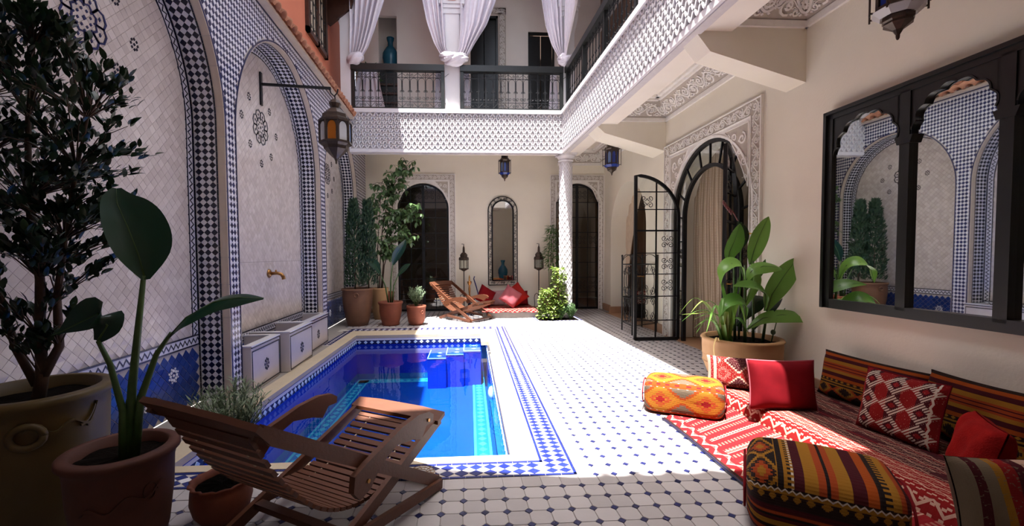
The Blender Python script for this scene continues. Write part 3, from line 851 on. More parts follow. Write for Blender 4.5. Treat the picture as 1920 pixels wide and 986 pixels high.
for i in range(n):
    u = CO_R - .01 - (i + .5) * .094
    for c in range(2): blo(u, BO_N + .021 + fw_ * (c + .5), .047, fw_ / 2)
    blo(u - .047, BO_N + .021 + fw_, .047, fw_ / 2, False)
fw2 = (BO_F - CO_F - .042) / 2
for i in range(int((CO_R + 2.2) / .11)):
    u = CO_R - .02 - (i + .5) * .11
    for c in range(2): blo(u, CO_F + .021 + fw2 * (c + .5), .053, fw2 / 2)
    blo(u - .055, CO_F + .021 + fw2, .053, fw2 / 2, False)
for i in range(16):
    for c in range(2): blo(-2.235 + c * .075, 6.97 + i * .078, .037, .038)
bd.build('cobalt_lozenges', ['cobalt'], border, kind='stuff'); bw.build('white_lozenges', ['white_tile'], border, kind='stuff')

# pool shell
pool = thing('swimming_pool', 'sunken blue mosaic plunge pool with a cream stone rim', 'pool', (-0.7, 5.3, 0), kind='structure')
ZF = -0.78; WZ = -0.165
q = MB()
def fq(m, pts, mi=0): m.add([FG(*p) for p in pts], [(0, 1, 2, 3)], mi)
fq(q, [(PU0, PY0, ZF), (PU1, PY0, ZF), (PU1, PY1, ZF), (PU0, PY1, ZF)], 0); q.build('pool_bottom', ['pool_blue'], pool)
q = MB()
for (a, b) in (((PU0, PY0), (PU1, PY0)), ((PU1, PY0), (PU1, PY1)), ((PU1, PY1), (PU0, PY1)), ((PU0, PY1), (PU0, PY0))):
    fq(q, [(a[0], a[1], ZF), (b[0], b[1], ZF), (b[0], b[1], -.05), (a[0], a[1], -.05)], 0)
q.build('pool_sides', ['pool_wall'], pool)
# coping stones
stones = []
def coping(u0, u1, a, b, nx, ny):
    for i in range(nx):
        for j in range(ny):
            ua, ub = u0 + (u1 - u0) * i / nx, u0 + (u1 - u0) * (i + 1) / nx; ya, yb = a + (b - a) * j / ny, a + (b - a) * (j + 1) / ny
            m = MB(); fbox(ua + .0008, ub - .0008, ya + .0008, yb - .0008, -.055, .004, 0, m); m.build('coping_stone', ['coping'], pool)
coping(PU1, CO_R, PY0, 6.05, 1, 7); coping(PU1 + .12, CO_R, 6.05, 6.95, 1, 1); coping(PU1 - .10, CO_R, 6.95, PY1, 1, 1)
coping(PU0, CO_R, CO_N, PY0, 5, 1); coping(-2.12, CO_R, PY1, CO_F, 5, 1); coping(-2.12, PU0, CO_N, PY1, 1, 8)
# skimmer box in the rim
sk = MB(); fbox(PU1, PU1 + .12, 6.05, 6.95, -.30, -.26, 0, sk); fbox(PU1 + .11, PU1 + .12, 6.05, 6.95, -.26, -.055, 0, sk); fbox(PU1, PU1 + .12, 6.05, 6.06, -.26, -.055, 0, sk); fbox(PU1, PU1 + .12, 6.94, 6.95, -.26, -.055, 0, sk); fbox(PU1 + .0, PU1 + .12, 6.45, 6.49, -.2, -.05, 0, sk)
sk.build('skimmer_box', ['grout'], pool)
# waterline band: white course, navy course with pale lozenges
wb = MB(); nb = MB(); lz = MB(); tl = MB()
def course(P0, P1, inn, lo, hi, m, d=.006):
    (u0, a), (u1, b) = P0, P1; iu, iy = inn
    fq(m, [(u0 + iu * d, a + iy * d, lo), (u1 + iu * d, b + iy * d, lo), (u1 + iu * d, b + iy * d, hi), (u0 + iu * d, a + iy * d, hi)])
runs = [((PU0, PY1), (PU1, PY1), (0, -1)), ((PU0, PY0), (PU0, PY1), (1, 0)), ((PU1, PY0), (PU1, PY1), (-1, 0)), ((PU0, PY0), (PU1, PY0), (0, 1))]
for P0, P1, inn in runs:
    course(P0, P1, inn, -.085, -.052, wb); course(P0, P1, inn, -.155, -.087, nb); course(P0, P1, inn, ZF, ZF + .10, tl, .007)
    Lr = abs(P1[0] - P0[0]) + abs(P1[1] - P0[1]); n = int(Lr / .105)
    for i in range(n):
        f = (i + .5) / n; u = P0[0] + (P1[0] - P0[0]) * f; y = P0[1] + (P1[1] - P0[1]) * f
        if inn[0] == 0: FX = lambda s, v, d, u=u, y=y, k=inn[1]: FG(u + s, y + k * (.006 + d), v)
        else: FX = lambda s, v, d, u=u, y=y, k=inn[0]: FG(u + k * (.006 + d), y + s, v)
        lz.lozenge(FX, 0, -.120, .034, .030, 0, .005)
wb.build('white_course', ['white_tile'], pool); nb.build('navy_course', ['navy'], pool); lz.build('pale_lozenges', ['pale_blue'], pool, kind='stuff'); tl.build('teal_skirting', ['teal_dark'], pool)
# teal band on the bottom
tb = MB(); tl2 = MB(); td = MB(); B = .20
for (u0, u1, a, b) in ((PU0 + .04, PU0 + .04 + B, PY0, PY1 - .04), (PU1 - .04 - B, PU1 - .04, PY0, PY1 - .04), (PU0 + .04, PU1 - .04, PY1 - .04 - B, PY1 - .04)):
    fbox(u0, u1, a, b, ZF, ZF + .004, 0, tb)
tb.build('teal_band', ['teal_dark'], pool)
for (u0, u1, a, b) in ((PU0 + .04, PU0 + .07, PY0, PY1 - .04), (PU0 + .01 + B, PU0 + .04 + B, PY0, PY1 - .04 - B), (PU1 - .07, PU1 - .04, PY0, PY1 - .04), (PU1 - .04 - B, PU1 - .01 - B, PY0, PY1 - .04 - B), (PU0 + .04, PU1 - .04, PY1 - .07, PY1 - .04), (PU0 + .04 + B, PU1 - .04 - B, PY1 - .04 - B, PY1 - .01 - B)):
    fbox(u0, u1, a, b, ZF + .004, ZF + .008, 0, tl2)
tl2.build('pale_teal_lines', ['teal'], pool)
FZ = lambda a, b, d: FG(a, b, ZF + .004 + d)
for i in range(32):
    y = PY0 + .1 + i * .142
    if y < PY1 - .3:
        td.lozenge(FZ, PU0 + .04 + B / 2, y, .05, .06, 0, .004); td.lozenge(FZ, PU1 - .04 - B / 2, y, .05, .06, 0, .004)
for i in range(15): td.lozenge(FZ, PU0 + .3 + i * .125, PY1 - .04 - B / 2, .055, .05, 0, .004)
td.build('teal_lozenges', ['teal'], pool, kind='stuff')
# steps in the far corner, each with two pale inlays
for i, (ua, ub, zt, ya) in enumerate(((-.03, .26, -.19, 7.18), (-.32, -.03, -.235, 7.12), (-.62, -.32, -.28, 7.06))):
    m = MB(); fbox(ua, ub, ya, PY1, ZF, zt, 0, m); s_ = m.build('pool_step', ['pool_wall'], pool); m = MB(); fbox(ua + .01, ub - .01, ya + .01, PY1 - .01, zt, zt + .003, 0, m); m.build('tread', ['pool_blue'], s_)
    m = MB(); fbox(ua, ub, ya - .004, ya + .012, zt - .01, zt + .003, 0, m); fbox(ua - .004, ua + .012, ya, PY1, zt - .01, zt + .003, 0, m); m.build('pale_nosing', ['pale_blue'], s_)
    for yy in (ya + .16, ya + .38):
        m = MB(); m.lozenge(lambda a, b, d: FG(a, b, zt + d), (ua + ub) / 2 + .03, yy, .045, .045, 0, .004); m.build('pale_inlay', ['pale_blue'], s_)
m = MB(); m.lathe([(0, .05), (.05, .045), (.085, .03), (.10, 0)], (0, 0, 0), 20); m.v = [(FG(PU1, 5.55)[0] - z, 5.55 + x, -.40 + y) for x, y, z in m.v]; m.build('pool_lamp', ['silver'], pool, True)
q = MB(); fq(q, [(PU0, PY0, WZ), (PU1, PY0, WZ), (PU1, PY1, WZ), (PU0, PY1, WZ)]); struct('water', q, ['water'], 'still water filling the blue plunge pool', 'water')
# round cover in the border
dc = thing('drain_cover', 'round engraved cover set in the pool border beside the folding chair', 'cover', (-0.23, 2.76, 0))
m = MB(); m.lathe([(0, .006), (.082, .006), (.088, 0)], (-.23, 2.76, 0), 30); m.build('plate', ['grout_light'], dc)
m = MB()
for r in (.03, .055, .078): m.lathe([(r, .0062), (r + .002, .009), (r + .004, .0062)], (-.23, 2.76, 0), 30)
for k in range(12):
    a = 2 * pi * k / 12; m.bar((-.23 + .03 * cos(a), 2.76 + .03 * sin(a), .0075), (-.23 + .078 * cos(a + .3), 2.76 + .078 * sin(a + .3), .0075), .003, .003)
m.build('engraving', ['brass'], dc)
# ================================================================== WALLS, GALLERIES, DOORS
LD = (-0.80, 0.64, 2.58, 0.64); RD = (3.13, 0.58, 2.62, 0.60)
mb = MB(); wall_with_arches(mb, FB, -2.6, 4.0, 4.3, (LD, RD))
for N in (LD, RD): reveal(mb, FB, N, 0, -0.18)
struct('wall_back', mb, ['wall'], 'beige back wall of the courtyard with two arched doors and a tall mirror', 'wall')
BD = (6.02, 1.0, 2.02, 1.0); SA = (9.1, 1.0, 1.95, 1.0)
mb = MB(); wall_with_arches(mb, FR, -2.4, 10.1, 4.3, (BD, SA))
mb.v = [p for p in mb.v]
FRb = lambda a, z, d=0.0: FR(a, z, d - 0.09)
mb.add([FRb(10.1, 0), FRb(11.0, 0), FRb(11.0, 4.3), FRb(10.1, 4.3)], [(0, 1, 2, 3)])
reveal(mb, FR, BD, 0, -0.35); reveal(mb, FR, SA, 0, -0.42)
struct('wall_right', mb, ['wall'], 'pinkish beige right wall with a big arched doorway and a small arch', 'wall')
mb = MB(); mb.box(-2.6, 4.0, -2.5, -2.3, 0, 4.3); mb.box(-2.75, -2.2, -2.5, -1.0, 0, 4.3); struct('wall_front', mb, ['wall'], 'beige wall under the near gallery seen only in mirrors', 'wall')
# skirting
mb = MB()
for (a, b) in ((-2.3, 4.88), (7.32, 8.1)): mb.prism([(a, 0), (b, 0), (b, .16), (a, .16)], FR, 0, .022)
mb.prism([(10.08, 0), (10.95, 0), (10.95, .16), (10.08, .16)], FR, -.09, -.065)
mb.box(3.66, 4.12, 10.075, 10.12, 0, .16)
struct('baseboard_right', mb, ['skirting'], 'low brown skirting along the right wall', 'skirting')
mb = MB(); mb.box(.03, 2.4, 10.88, 10.9, 0, .10); mb.box(-2.2, -1.6, 10.88, 10.9, 0, .10)
struct('baseboard_back', mb, ['skirting'], 'low brown skirting along the back wall', 'skirting')

# ---- rooms beyond the doors
def room(name, x0, x1, y0, y1, z1, open_side, mat, fmat, label):
    q = MB()
    if open_side != 'y0': q.add([(x0, y0, 0), (x1, y0, 0), (x1, y0, z1), (x0, y0, z1)], [(0, 1, 2, 3)])
    if open_side != 'y1': q.add([(x0, y1, 0), (x1, y1, 0), (x1, y1, z1), (x0, y1, z1)], [(0, 1, 2, 3)])
    if open_side != 'x0': q.add([(x0, y0, 0), (x0, y1, 0), (x0, y1, z1), (x0, y0, z1)], [(0, 1, 2, 3)])
    q.add([(x1, y0, 0), (x1, y1, 0), (x1, y1, z1), (x1, y0, z1)], [(0, 1, 2, 3)])
    q.add([(x0, y0, z1), (x1, y0, z1), (x1, y1, z1), (x0, y1, z1)], [(0, 1, 2, 3)])
    q.add([(x0, y0, -.005), (x1, y0, -.005), (x1, y1, -.005), (x0, y1, -.005)], [(0, 1, 2, 3)], 1)
    return struct(name, q, [mat, fmat], label, 'room wall')
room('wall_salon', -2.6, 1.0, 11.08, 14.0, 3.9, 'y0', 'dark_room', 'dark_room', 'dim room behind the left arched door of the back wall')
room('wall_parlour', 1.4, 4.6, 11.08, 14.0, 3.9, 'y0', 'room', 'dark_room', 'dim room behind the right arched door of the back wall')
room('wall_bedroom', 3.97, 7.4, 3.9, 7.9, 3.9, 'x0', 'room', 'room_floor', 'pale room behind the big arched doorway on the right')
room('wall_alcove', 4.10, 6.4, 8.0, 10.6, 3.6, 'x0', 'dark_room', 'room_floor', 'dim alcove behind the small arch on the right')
mb = MB(); mb.box(3.56, 4.3, 4.9, 7.2, -.1, .0005); mb.box(3.6, 4.4, 8.0, 10.2, -.1, .0006); struct('trim_thresholds', mb, ['room_floor'], 'ochre tiled thresholds under the right-hand archways', 'threshold')

# ---- carved stucco helpers
def arabesque(mb, F, L, W, cell=None, rise=0.010):
    """running vine with curls and leaves filling a band of length L and width W"""
    cell = cell or W * .86; n = max(1, int(round(L / cell))); c = L / n
    vine = []
    for i in range(n * 10 + 1):
        s = i / 10.0; vine.append((s * c, W / 2 + W * .27 * sin(pi * s)))
    mb.ribbon(vine, F, W * .085, 0, rise)
    for i in range(n):
        sg = -1 if i % 2 == 0 else 1; cx = (i + .5) * c; cy = W / 2 + sg * W * .10
        mb.ribbon(spiral(cx, cy, W * .30, W * .06, (pi / 2) * sg + pi * .15, 1.25 * sg, 15), F, W * .08, 0, rise)
        mb.ribbon(spiral(cx - c * .45, W / 2 - sg * W * .28, W * .15, W * .03, 0, -1.1 * sg, 9), F, W * .06, 0, rise)
        for dx, dy in ((.16, -sg * .33), (-.16, -sg * .36), (0, sg * .06), (.34, sg * .34)):
            mb.lozenge(F, cx + dx * c, W / 2 + dy * W, W * .075, W * .06, 0, rise)
def band(parent_mb, F, L, W, depth=0.0):
    pass
def stucco_surround(name, label, F, u0, u1, ztop, bw, N, plain=0.05, zb=0.0, d=0.02):
    c, rx, sp, rz = N
    root = thing(name, label, 'carved surround', F((u0 + u1) / 2, 0, 0), kind='structure')
    q = MB()
    Fd = lambda u, v, dd=0.0: F(u, v, d + dd)
    # backing slab with the arched opening
    s = MB(); 
    ap = arch_pts(c, rx, zb, sp, rz, 28)
    for p, r in zip(ap[1:-1][:-1], ap[1:-1][1:]):
        s.add([Fd(p[0], p[1]), Fd(r[0], r[1]), Fd(r[0], ztop), Fd(p[0], ztop)], [(0, 1, 2, 3)])
    s.add([Fd(u0, zb), Fd(c - rx, zb), Fd(c - rx, ztop), Fd(u0, ztop)], [(0, 1, 2, 3)]); s.add([Fd(c + rx, zb), Fd(u1, zb), Fd(u1, ztop), Fd(c + rx, ztop)], [(0, 1, 2, 3)])
    for a, b in (((u0, zb), (u0, ztop)), ((u1, zb), (u1, ztop)), ((u0, ztop), (u1, ztop))): s.add([F(*a, 0), F(*b, 0), Fd(*b), Fd(*a)], [(0, 1, 2, 3)])
    for p, r in zip(ap[:-1], ap[1:]): s.add([F(p[0], p[1], -.02), F(r[0], r[1], -.02), Fd(r[0], r[1]), Fd(p[0], p[1])], [(0, 1, 2, 3)])
    s.build('plain_panel', ['stucco'], root)
    g = MB(); rl = MB(); ml = MB()
    for (a, b, e, f) in ((u0 + .02, u0 + bw, zb, ztop - .02), (u1 - bw, u1 - .02, zb, ztop - .02), (u0 + bw, u1 - bw, ztop - bw, ztop - .02)):
        g.add([Fd(a, e, .001), Fd(b, e, .001), Fd(b, f, .001), Fd(a, f, .001)], [(0, 1, 2, 3)])
    W = bw - .035
    arabesque(rl, lambda s_, t, dd: Fd(u0 + .028 + t, zb + s_, dd), ztop - .03 - zb, W)
    arabesque(rl, lambda s_, t, dd: Fd(u1 - bw + .008 + t, zb + s_, dd), ztop - .03 - zb, W)
    arabesque(rl, lambda s_, t, dd: Fd(u0 + bw + s_, ztop - bw + .008 + t, dd), u1 - u0 - 2 * bw, W)
    for path, w in (([(u0 + .01, zb), (u0 + .01, ztop - .01), (u1 - .01, ztop - .01), (u1 - .01, zb)], .02), ([(u0 + bw, zb), (u0 + bw, ztop - bw), (u1 - bw, ztop - bw), (u1 - bw, zb)], .018)):
        ml.ribbon(path, Fd, w, 0, .016)
    ml.ribbon(arch_pts(c, rx + .02, zb, sp, rz + .02, 36), Fd, .03, 0, .012)
    # corner panels
    for sg in (-1, 1):
        ue = c + sg * (rx + .01) if sg > 0 else c - rx - .01
        ui = (u1 - bw - plain * .6) if sg > 0 else (u0 + bw + plain * .6)
        vt = ztop - bw - plain * .7; H = (vt - sp) * .80; Wd = (abs(ui - c)) * .52
        tri_ = [(ui, vt), (ui - sg * Wd, vt), (ui, vt - H)]
        ctrl = []
        for i in range(9):
            t = i / 8; a = tri_[1]; b = tri_[2]; m_ = (ui - sg * Wd * .12, vt - H * .12) if False else ((a[0] + b[0]) / 2 + sg * Wd * .10, (a[1] + b[1]) / 2 + H * .10)
            ctrl.append(((1 - t) ** 2 * a[0] + 2 * t * (1 - t) * m_[0] + t * t * b[0], (1 - t) ** 2 * a[1] + 2 * t * (1 - t) * m_[1] + t * t * b[1]))
        poly = [tri_[0]] + ctrl
        g.add([Fd(u, v, .001) for u, v in poly], [tuple(range(len(poly)))])
        ml.ribbon(poly + [poly[0]], Fd, .014, 0, .010)
        for (fx, fy, r) in ((.25, .22, .16), (.58, .16, .12), (.18, .58, .13), (.36, .42, .10), (.82, .10, .07), (.10, .82, .07)):
            rr = r * min(Wd, H)
            rl.ribbon(spiral(ui - sg * fx * Wd, vt - fy * H, rr, rr * .2, R() * 6, 1.4, 14), Fd, rr * .28, 0, .010)
            rl.lozenge(Fd, ui - sg * (fx + .12) * Wd, vt - (fy + .02) * H, rr * .3, rr * .25, 0, .010)
    g.build('carved_ground', ['stucco_ground'], root); rl.build('carved_vine', ['stucco'], root, kind='stuff'); ml.build('moulding', ['stucco'], root)
    return root
stucco_surround('trim_1', 'carved white surround of the left arched door on the back wall', FB, -1.59, .013, 3.44, .15, LD)
stucco_surround('trim_2', 'carved white surround of the right arched door behind the column', FB, 2.405, 3.80, 3.43, .14, RD)
FR_in = FR
stucco_surround('trim_3', 'large carved white surround of the big arched doorway on the right', FR, 4.86, 7.31, 3.24, .19, BD, .07)

# ---- doors with panes
def pane_grid(parent, F, us, vs, clip, d, mat, thick=.004, gap=.006):
    for i in range(len(us) - 1):
        for j in range(len(vs) - 1):
            p = [(us[i] + gap, vs[j] + gap), (us[i + 1] - gap, vs[j] + gap), (us[i + 1] - gap, vs[j + 1] - gap), (us[i] + gap, vs[j + 1] - gap)]
            if clip: p = clip_poly(p, clip)
            if len(p) < 3: continue
            m = MB(); m.add([F(u, v, d) for u, v in p], [tuple(range(len(p)))]); m.build('pane', [mat], parent)
def clip_line(a, b, clip):
    ts = [0.0, 1.0]; t0, t1 = 0.0, 1.0
    for i in range(len(clip)):
        p = clip[i]; q = clip[(i + 1) % len(clip)]
        f = lambda x: (q[0] - p[0]) * (x[1] - p[1]) - (q[1] - p[1]) * (x[0] - p[0])
        fa, fb = f(a), f(b)
        if fa < 0 and fb < 0: return None
        if fa < 0: t0 = max(t0, fa / (fa - fb))
        elif fb < 0: t1 = min(t1, fa / (fa - fb))
    if t0 >= t1: return None
    L = lambda t: (a[0] + (b[0] - a[0]) * t, a[1] + (b[1] - a[1]) * t)
    return L(t0), L(t1)
def iron_bar(parent, F, a, b, w=.018, d0=-.012, d1=.012, name='glazing_bar'):
    m = MB(); m.ribbon([a, b], F, w, d0, d1); m.ribbon([a, b], F, w, d1, d0); return m.build(name, ['iron'], parent)
def scroll_pair(mb, F, cx, cz, s, d=0.0, r=.006):
    for sx in (-1, 1):
        for sz in (-1, 1):
            pts = spiral(cx + sx * s * .45, cz + sz * s * .45, s * .42, s * .10, (pi if sx > 0 else 0), 1.35 * sx * sz, 14)
            mb.tube([F(u, v, d) for u, v in pts], r, 4)
def arched_door(name, label, F, N, cols, rows_dz, d=-.10, open_left=False):
    c, rx, sp, rz = N; rx2 = rx - .02; rz2 = rz - .02
    root = thing(name, label, 'door', F(c, 0, d), kind='structure')
    Fd = lambda u, v, dd=0.0: F(u, v, d + dd)
    ap = arch_pts(c, rx2, 0.03, sp, rz2, 30)
    m = MB(); m.ribbon(ap, Fd, .05, -.02, .025); m.ribbon([(c - rx2, .03), (c + rx2, .03)], Fd, .05, -.02, .025); m.build('door_frame', ['iron'], root)
    clip = [(u, v) for u, v in arch_pts(c, rx2 - .02, 0.04, sp, rz2 - .02, 24)][::-1]
    us = [c - rx2 + 2 * rx2 * i / cols for i in range(cols + 1)]
    vs = []; v = .05
    while v < sp + rz: vs.append(v); v += rows_dz
    vs.append(sp + rz)
    for i in range(1, cols):
        w = .07 if i == cols // 2 else .016
        L = clip_line((us[i], 0), (us[i], 9), clip)
        if L: iron_bar(root, Fd, L[0], L[1], w)
    for v in vs[1:-1]:
        L = clip_line((c - 9, v), (c + 9, v), clip)
        if L: iron_bar(root, Fd, L[0], L[1], .016)
    pane_grid(root, Fd, us, vs, clip, 0.0, 'door_glass')
    m = MB(); s = (us[1] - us[0])
    for k, vv in enumerate(vs[:-2]):
        if k % 3 == 1:
            for i in (0, cols - 1, 1, cols - 2):
                scroll_pair(m, Fd, (us[i] + us[i + 1]) / 2, vv + rows_dz / 2, s * .48, .008, .005)
    m.build('scrollwork', ['iron'], root, kind='stuff')
    return root
arched_door('door_1', 'left arched black iron and glass door on the back wall, partly behind the tree', FB, LD, 4, .385)
arched_door('door_2', 'right arched black iron and glass door on the back wall, behind the column', FB, RD, 4, .385)

# big doorway: fixed iron surround with fan panes, and two open leaves
bd_ = thing('door_3', 'fixed black iron fanlight and side lights of the big arched doorway', 'door', FR(6.02, 0, -.03), kind='structure')
c, rx, sp_, rz = BD; Fd = lambda u, v, dd=0.0: FR(u, v, -.04 + dd)
m = MB(); m.ribbon(arch_pts(c, .975, 0, sp_, .975, 40), Fd, .05, -.025, .03); m.build('outer_frame', ['iron'], bd_)
m = MB(); m.ribbon(arch_pts(c, .70, 0, 1.96, .70, 36), Fd, .05, -.025, .03); m.build('inner_frame', ['iron'], bd_)
angs = [0, 22, 48, 72, 90, 108, 132, 158, 180]
def ring(t, r, sp): return (c - r * cos(radians(t)), sp + r * sin(radians(t)))
for t in angs: iron_bar(bd_, Fd, ring(t, .70, 1.96), ring(t, .965, sp_), .022)
for a, b in zip(angs[:-1], angs[1:]):
    m = MB(); k = 6
    P = [ring(a + (b - a) * i / k, .955, sp_) for i in range(k + 1)] + [ring(b - (b - a) * i / k, .72, 1.96) for i in range(k + 1)]
    m.add([Fd(u, v, 0) for u, v in P], [tuple(range(len(P)))]); m.build('pane', ['glass'], bd_)
zs = [.02, .40, .80, 1.2, 1.6, 1.99]
for sg in (-1, 1):
    ua, ub = sorted((c + sg * .70, c + sg * .965))
    for z in zs[1:-1]: iron_bar(bd_, Fd, (ua, z), (ub, z), .016)
    pane_grid(bd_, Fd, [ua + .02, ub - .01], zs, None, 0, 'glass')
    m = MB()
    for z in zs[1:-1:2]: scroll_pair(m, Fd, (ua + ub) / 2, z + .2, .10, .008, .005)
    m.build('scrollwork', ['iron'], bd_, kind='stuff')
def leaf_door(name, label, hinge, free):
    H = Vector((hinge[0], hinge[1], 0)); D = Vector((free[0] - hinge[0], free[1] - hinge[1], 0)); W = D.length; D.normalize(); Nn = Vector((-D.y, D.x, 0))
    F = lambda u, v, d=0.0: tuple(H + D * u + Nn * d + Vector((0, 0, v)))
    root = thing(name, label, 'door', F(W / 2, 0, 0), kind='structure')
    top = [(W - W * cos(radians(t)) if False else W * (1 - cos(radians(t))), 1.98 + .68 * sin(radians(t))) for t in range(0, 91, 6)]
    out = [(0, .02)] + top + [(W, .02)]
    m = MB(); m.ribbon(out, F, .045, -.02, .02); m.ribbon([(0, .03), (W, .03)], F, .05, -.02, .02); m.build('leaf_frame', ['iron'], root)
    clip = out[::-1]
    us = [0, W * .33 if False else W * .5, W]; us = [0, W * .52, W]
    vs = [.03, .33, .72, 1.08, 1.42, 1.78, 2.12, 2.40, 2.7]
    L = clip_line((us[1], 0), (us[1], 4), clip); iron_bar(root, F, L[0], L[1], .016)
    for i, v in enumerate(vs[1:-1]):
        L = clip_line((-1, v), (2, v), clip)
        if L: iron_bar(root, F, L[0], L[1], .026 if i == 4 else .014)
    pane_grid(root, F, us, vs, clip, 0, 'glass')
    m = MB()
    for (u, v, s) in ((W * .74, 2.24, .12), (W * .26, 1.60, .12), (W * .26, 1.25, .12), (W * .26, .90, .12), (W * .74, 1.6, .0)):
        if s: scroll_pair(m, F, u, v, s, .008, .006)
    m.build('scrollwork', ['iron'], root, kind='stuff')
    m = MB(); m.tube([F(W - .03, 1.05, .02), F(W - .03, 1.05, .06), F(W - .12, 1.05, .06)], .009, 6); m.build('door_handle', ['brass'], root)
    return root
leaf_door('door_4', 'open left leaf of the big iron and glass doorway, swung out across the floor', (3.60, 6.80), (2.89, 6.80))
leaf_door('door_5', 'open right leaf of the big iron and glass doorway, folded back behind the canna pot', (3.555, 5.31), (3.10, 4.82))

# ---- ceilings, beams, gallery slabs
mb = MB(); mb.box(2.40, 3.95, -2.4, 11.0, 4.02, 4.38); ceiling_right = struct('ceiling_right', mb, ['ceil'], 'cream ceiling of the right-hand gallery', 'ceiling')
mb = MB(); mb.box(-2.3, 2.55, 9.5, 11.0, 4.02, 4.38); struct('ceiling_back', mb, ['ceil'], 'cream ceiling of the back gallery', 'ceiling')
mb = MB(); mb.box(-2.3, 2.45, -2.4, 1.62, 3.9, 4.38); struct('ceiling_front', mb, ['ceil'], 'cream ceiling of the near gallery over the photographer', 'ceiling')
def edge(name, label, parts):
    q = MB()
    for p in parts: q.box(*p)
    return struct(name, q, ['ceil'], label, 'beam')
edge('trim_4', 'cream edge beam under the right gallery', [(2.49, 2.78, 1.3, 9.36, 3.62, 4.36), (2.36, 2.50, 1.5, 9.36, 3.66, 4.42)])
edge('trim_5', 'cream edge beam under the back gallery', [(-2.2, 2.78, 9.36, 9.66, 3.62, 4.36)])
edge('trim_6', 'cream edge beam under the near gallery', [(-2.2, 2.6, 1.40, 1.66, 3.62, 4.42)])
mb = MB(); mb.prism([(-2.2, 1.2), (2.3, 1.2), (2.3, 1.70), (.28, 1.74), (-2.2, 2.24)], lambda u, v, d: (u, v, d), 4.42, 4.50); struct('trim_20', mb, ['white'], 'white sill of the near balcony above the photographer', 'sill')  # out of view; plan skewed to set the shadow edge on the near floor
for i, (ya, yb, ze, zw) in enumerate(((7.31, 7.82, 3.47, 3.185), (4.25, 4.52, 3.42, 3.125))):
    q = MB(); q.prism([(2.40, 3.618), (2.56, ze), (3.80, zw - .06), (3.80, 4.05), (2.40, 4.05)], lambda u, v, d: (u, d, v), ya, yb)
    struct('trim_%d' % (7 + i), q, ['wall'], ('far' if i == 0 else 'near') + ' cream ceiling beam with a sloping underside joining the right wall', 'beam')
# carved cornices
def cornice(name, label, F, u0, u1):
    """F(u, z, d): d away from the wall"""
    root = thing(name, label, 'cornice', F((u0 + u1) / 2, 3.8, 0), kind='structure')
    S = lambda s, t, dd=0.0: F(u0 + s, 3.73 + t * .72 - dd * .7, .012 + t * .70 + dd * .7)
    q = MB(); q.add([S(0, 0), S(u1 - u0, 0), S(u1 - u0, .30), S(0, .30)], [(0, 1, 2, 3)]); q.build('carved_ground', ['stucco_ground'], root)
    q = MB(); arabesque(q, lambda s, t, dd: S(s, .02 + t, dd), u1 - u0, .26, .20, .016); arabesque(q, lambda s, t, dd: S(s, .09 + t, dd), u1 - u0, .12, .11, .016); q.build('carved_vine', ['stucco'], root, kind='stuff')
    q = MB(); FF = lambda u, v, d: F(u, v, d)
    q.prism([(u0, 3.665), (u1, 3.665), (u1, 3.73), (u0, 3.73)], F, 0, .03); q.prism([(u0, 3.94), (u1, 3.94), (u1, 4.02), (u0, 4.02)], F, .205, .25); q.prism([(u0, 3.98), (u1, 3.98), (u1, 4.02), (u0, 4.02)], F, .25, .30)
    q.build('moulding', ['stucco'], root)
cornice('trim_9', 'carved cornice along the right wall between the two ceiling beams', FR, 4.52, 7.31)
cornice('trim_10', 'carved cornice across the far ceiling beam', lambda u, z, d: (u, 7.31 - d, z), 2.78, 3.64)
cornice('trim_11', 'carved cornice along the right wall above the big mirror', FR, 1.5, 4.25)
cornice('trim_12', 'carved cornice across the near ceiling beam', lambda u, z, d: (u, 4.25 - d, z), 2.78, 3.57)
cornice('trim_13', 'carved cornice at the far end of the right gallery', lambda u, z, d: (u, 10.9 - d, z), 2.6, 3.80)
cornice('trim_14', 'carved cornice along the right wall beyond the far beam', FR, 7.82, 10.9)

# ---- friezes: raised interlace of lobed ribbons over a grey ground
def interlace(mb, F, L, H, pw=.122, ph=.160, rise=.042, w=.022):
    ni = int(round(L / pw)); pw = L / ni; nj = int(round(H / (ph / 2))); ph = 2 * H / nj
    for i in range(ni):
        for j in range(nj):
            for sg in (1, -1):
                u0 = (i + (0.0 if (j % 2 == 0) == (sg > 0) else 1.0)) * pw
                # from lattice node up to the neighbour half a period away
                if (j % 2 == 0): a = ((i) * pw if sg > 0 else (i + 1) * pw, j * ph / 2); b = ((i + .5) * pw, (j + 1) * ph / 2)
                else: a = ((i + .5) * pw, j * ph / 2); b = ((i + 1) * pw if sg > 0 else i * pw, (j + 1) * ph / 2)
                pts = []
                for k in range(5):
                    t = k / 4; e = t + .10 * sin(2 * pi * t)
                    pts.append((a[0] + (b[0] - a[0]) * e, a[1] + (b[1] - a[1]) * t))
                mb.ribbon(pts, F, w, 0, rise)
            cu = (i + (.5 if j % 2 else 0.0)) * pw + pw * .5 * (0 if j % 2 else 0) ; cu = (i + (0.0 if j % 2 else .5)) * pw; cv = j * ph / 2
            if cv > .03 and pw * .3 < cu < L - pw * .3: mb.lozenge(F, cu, cv - ph * .04, pw * .15, ph * .17, 0, rise * .55)
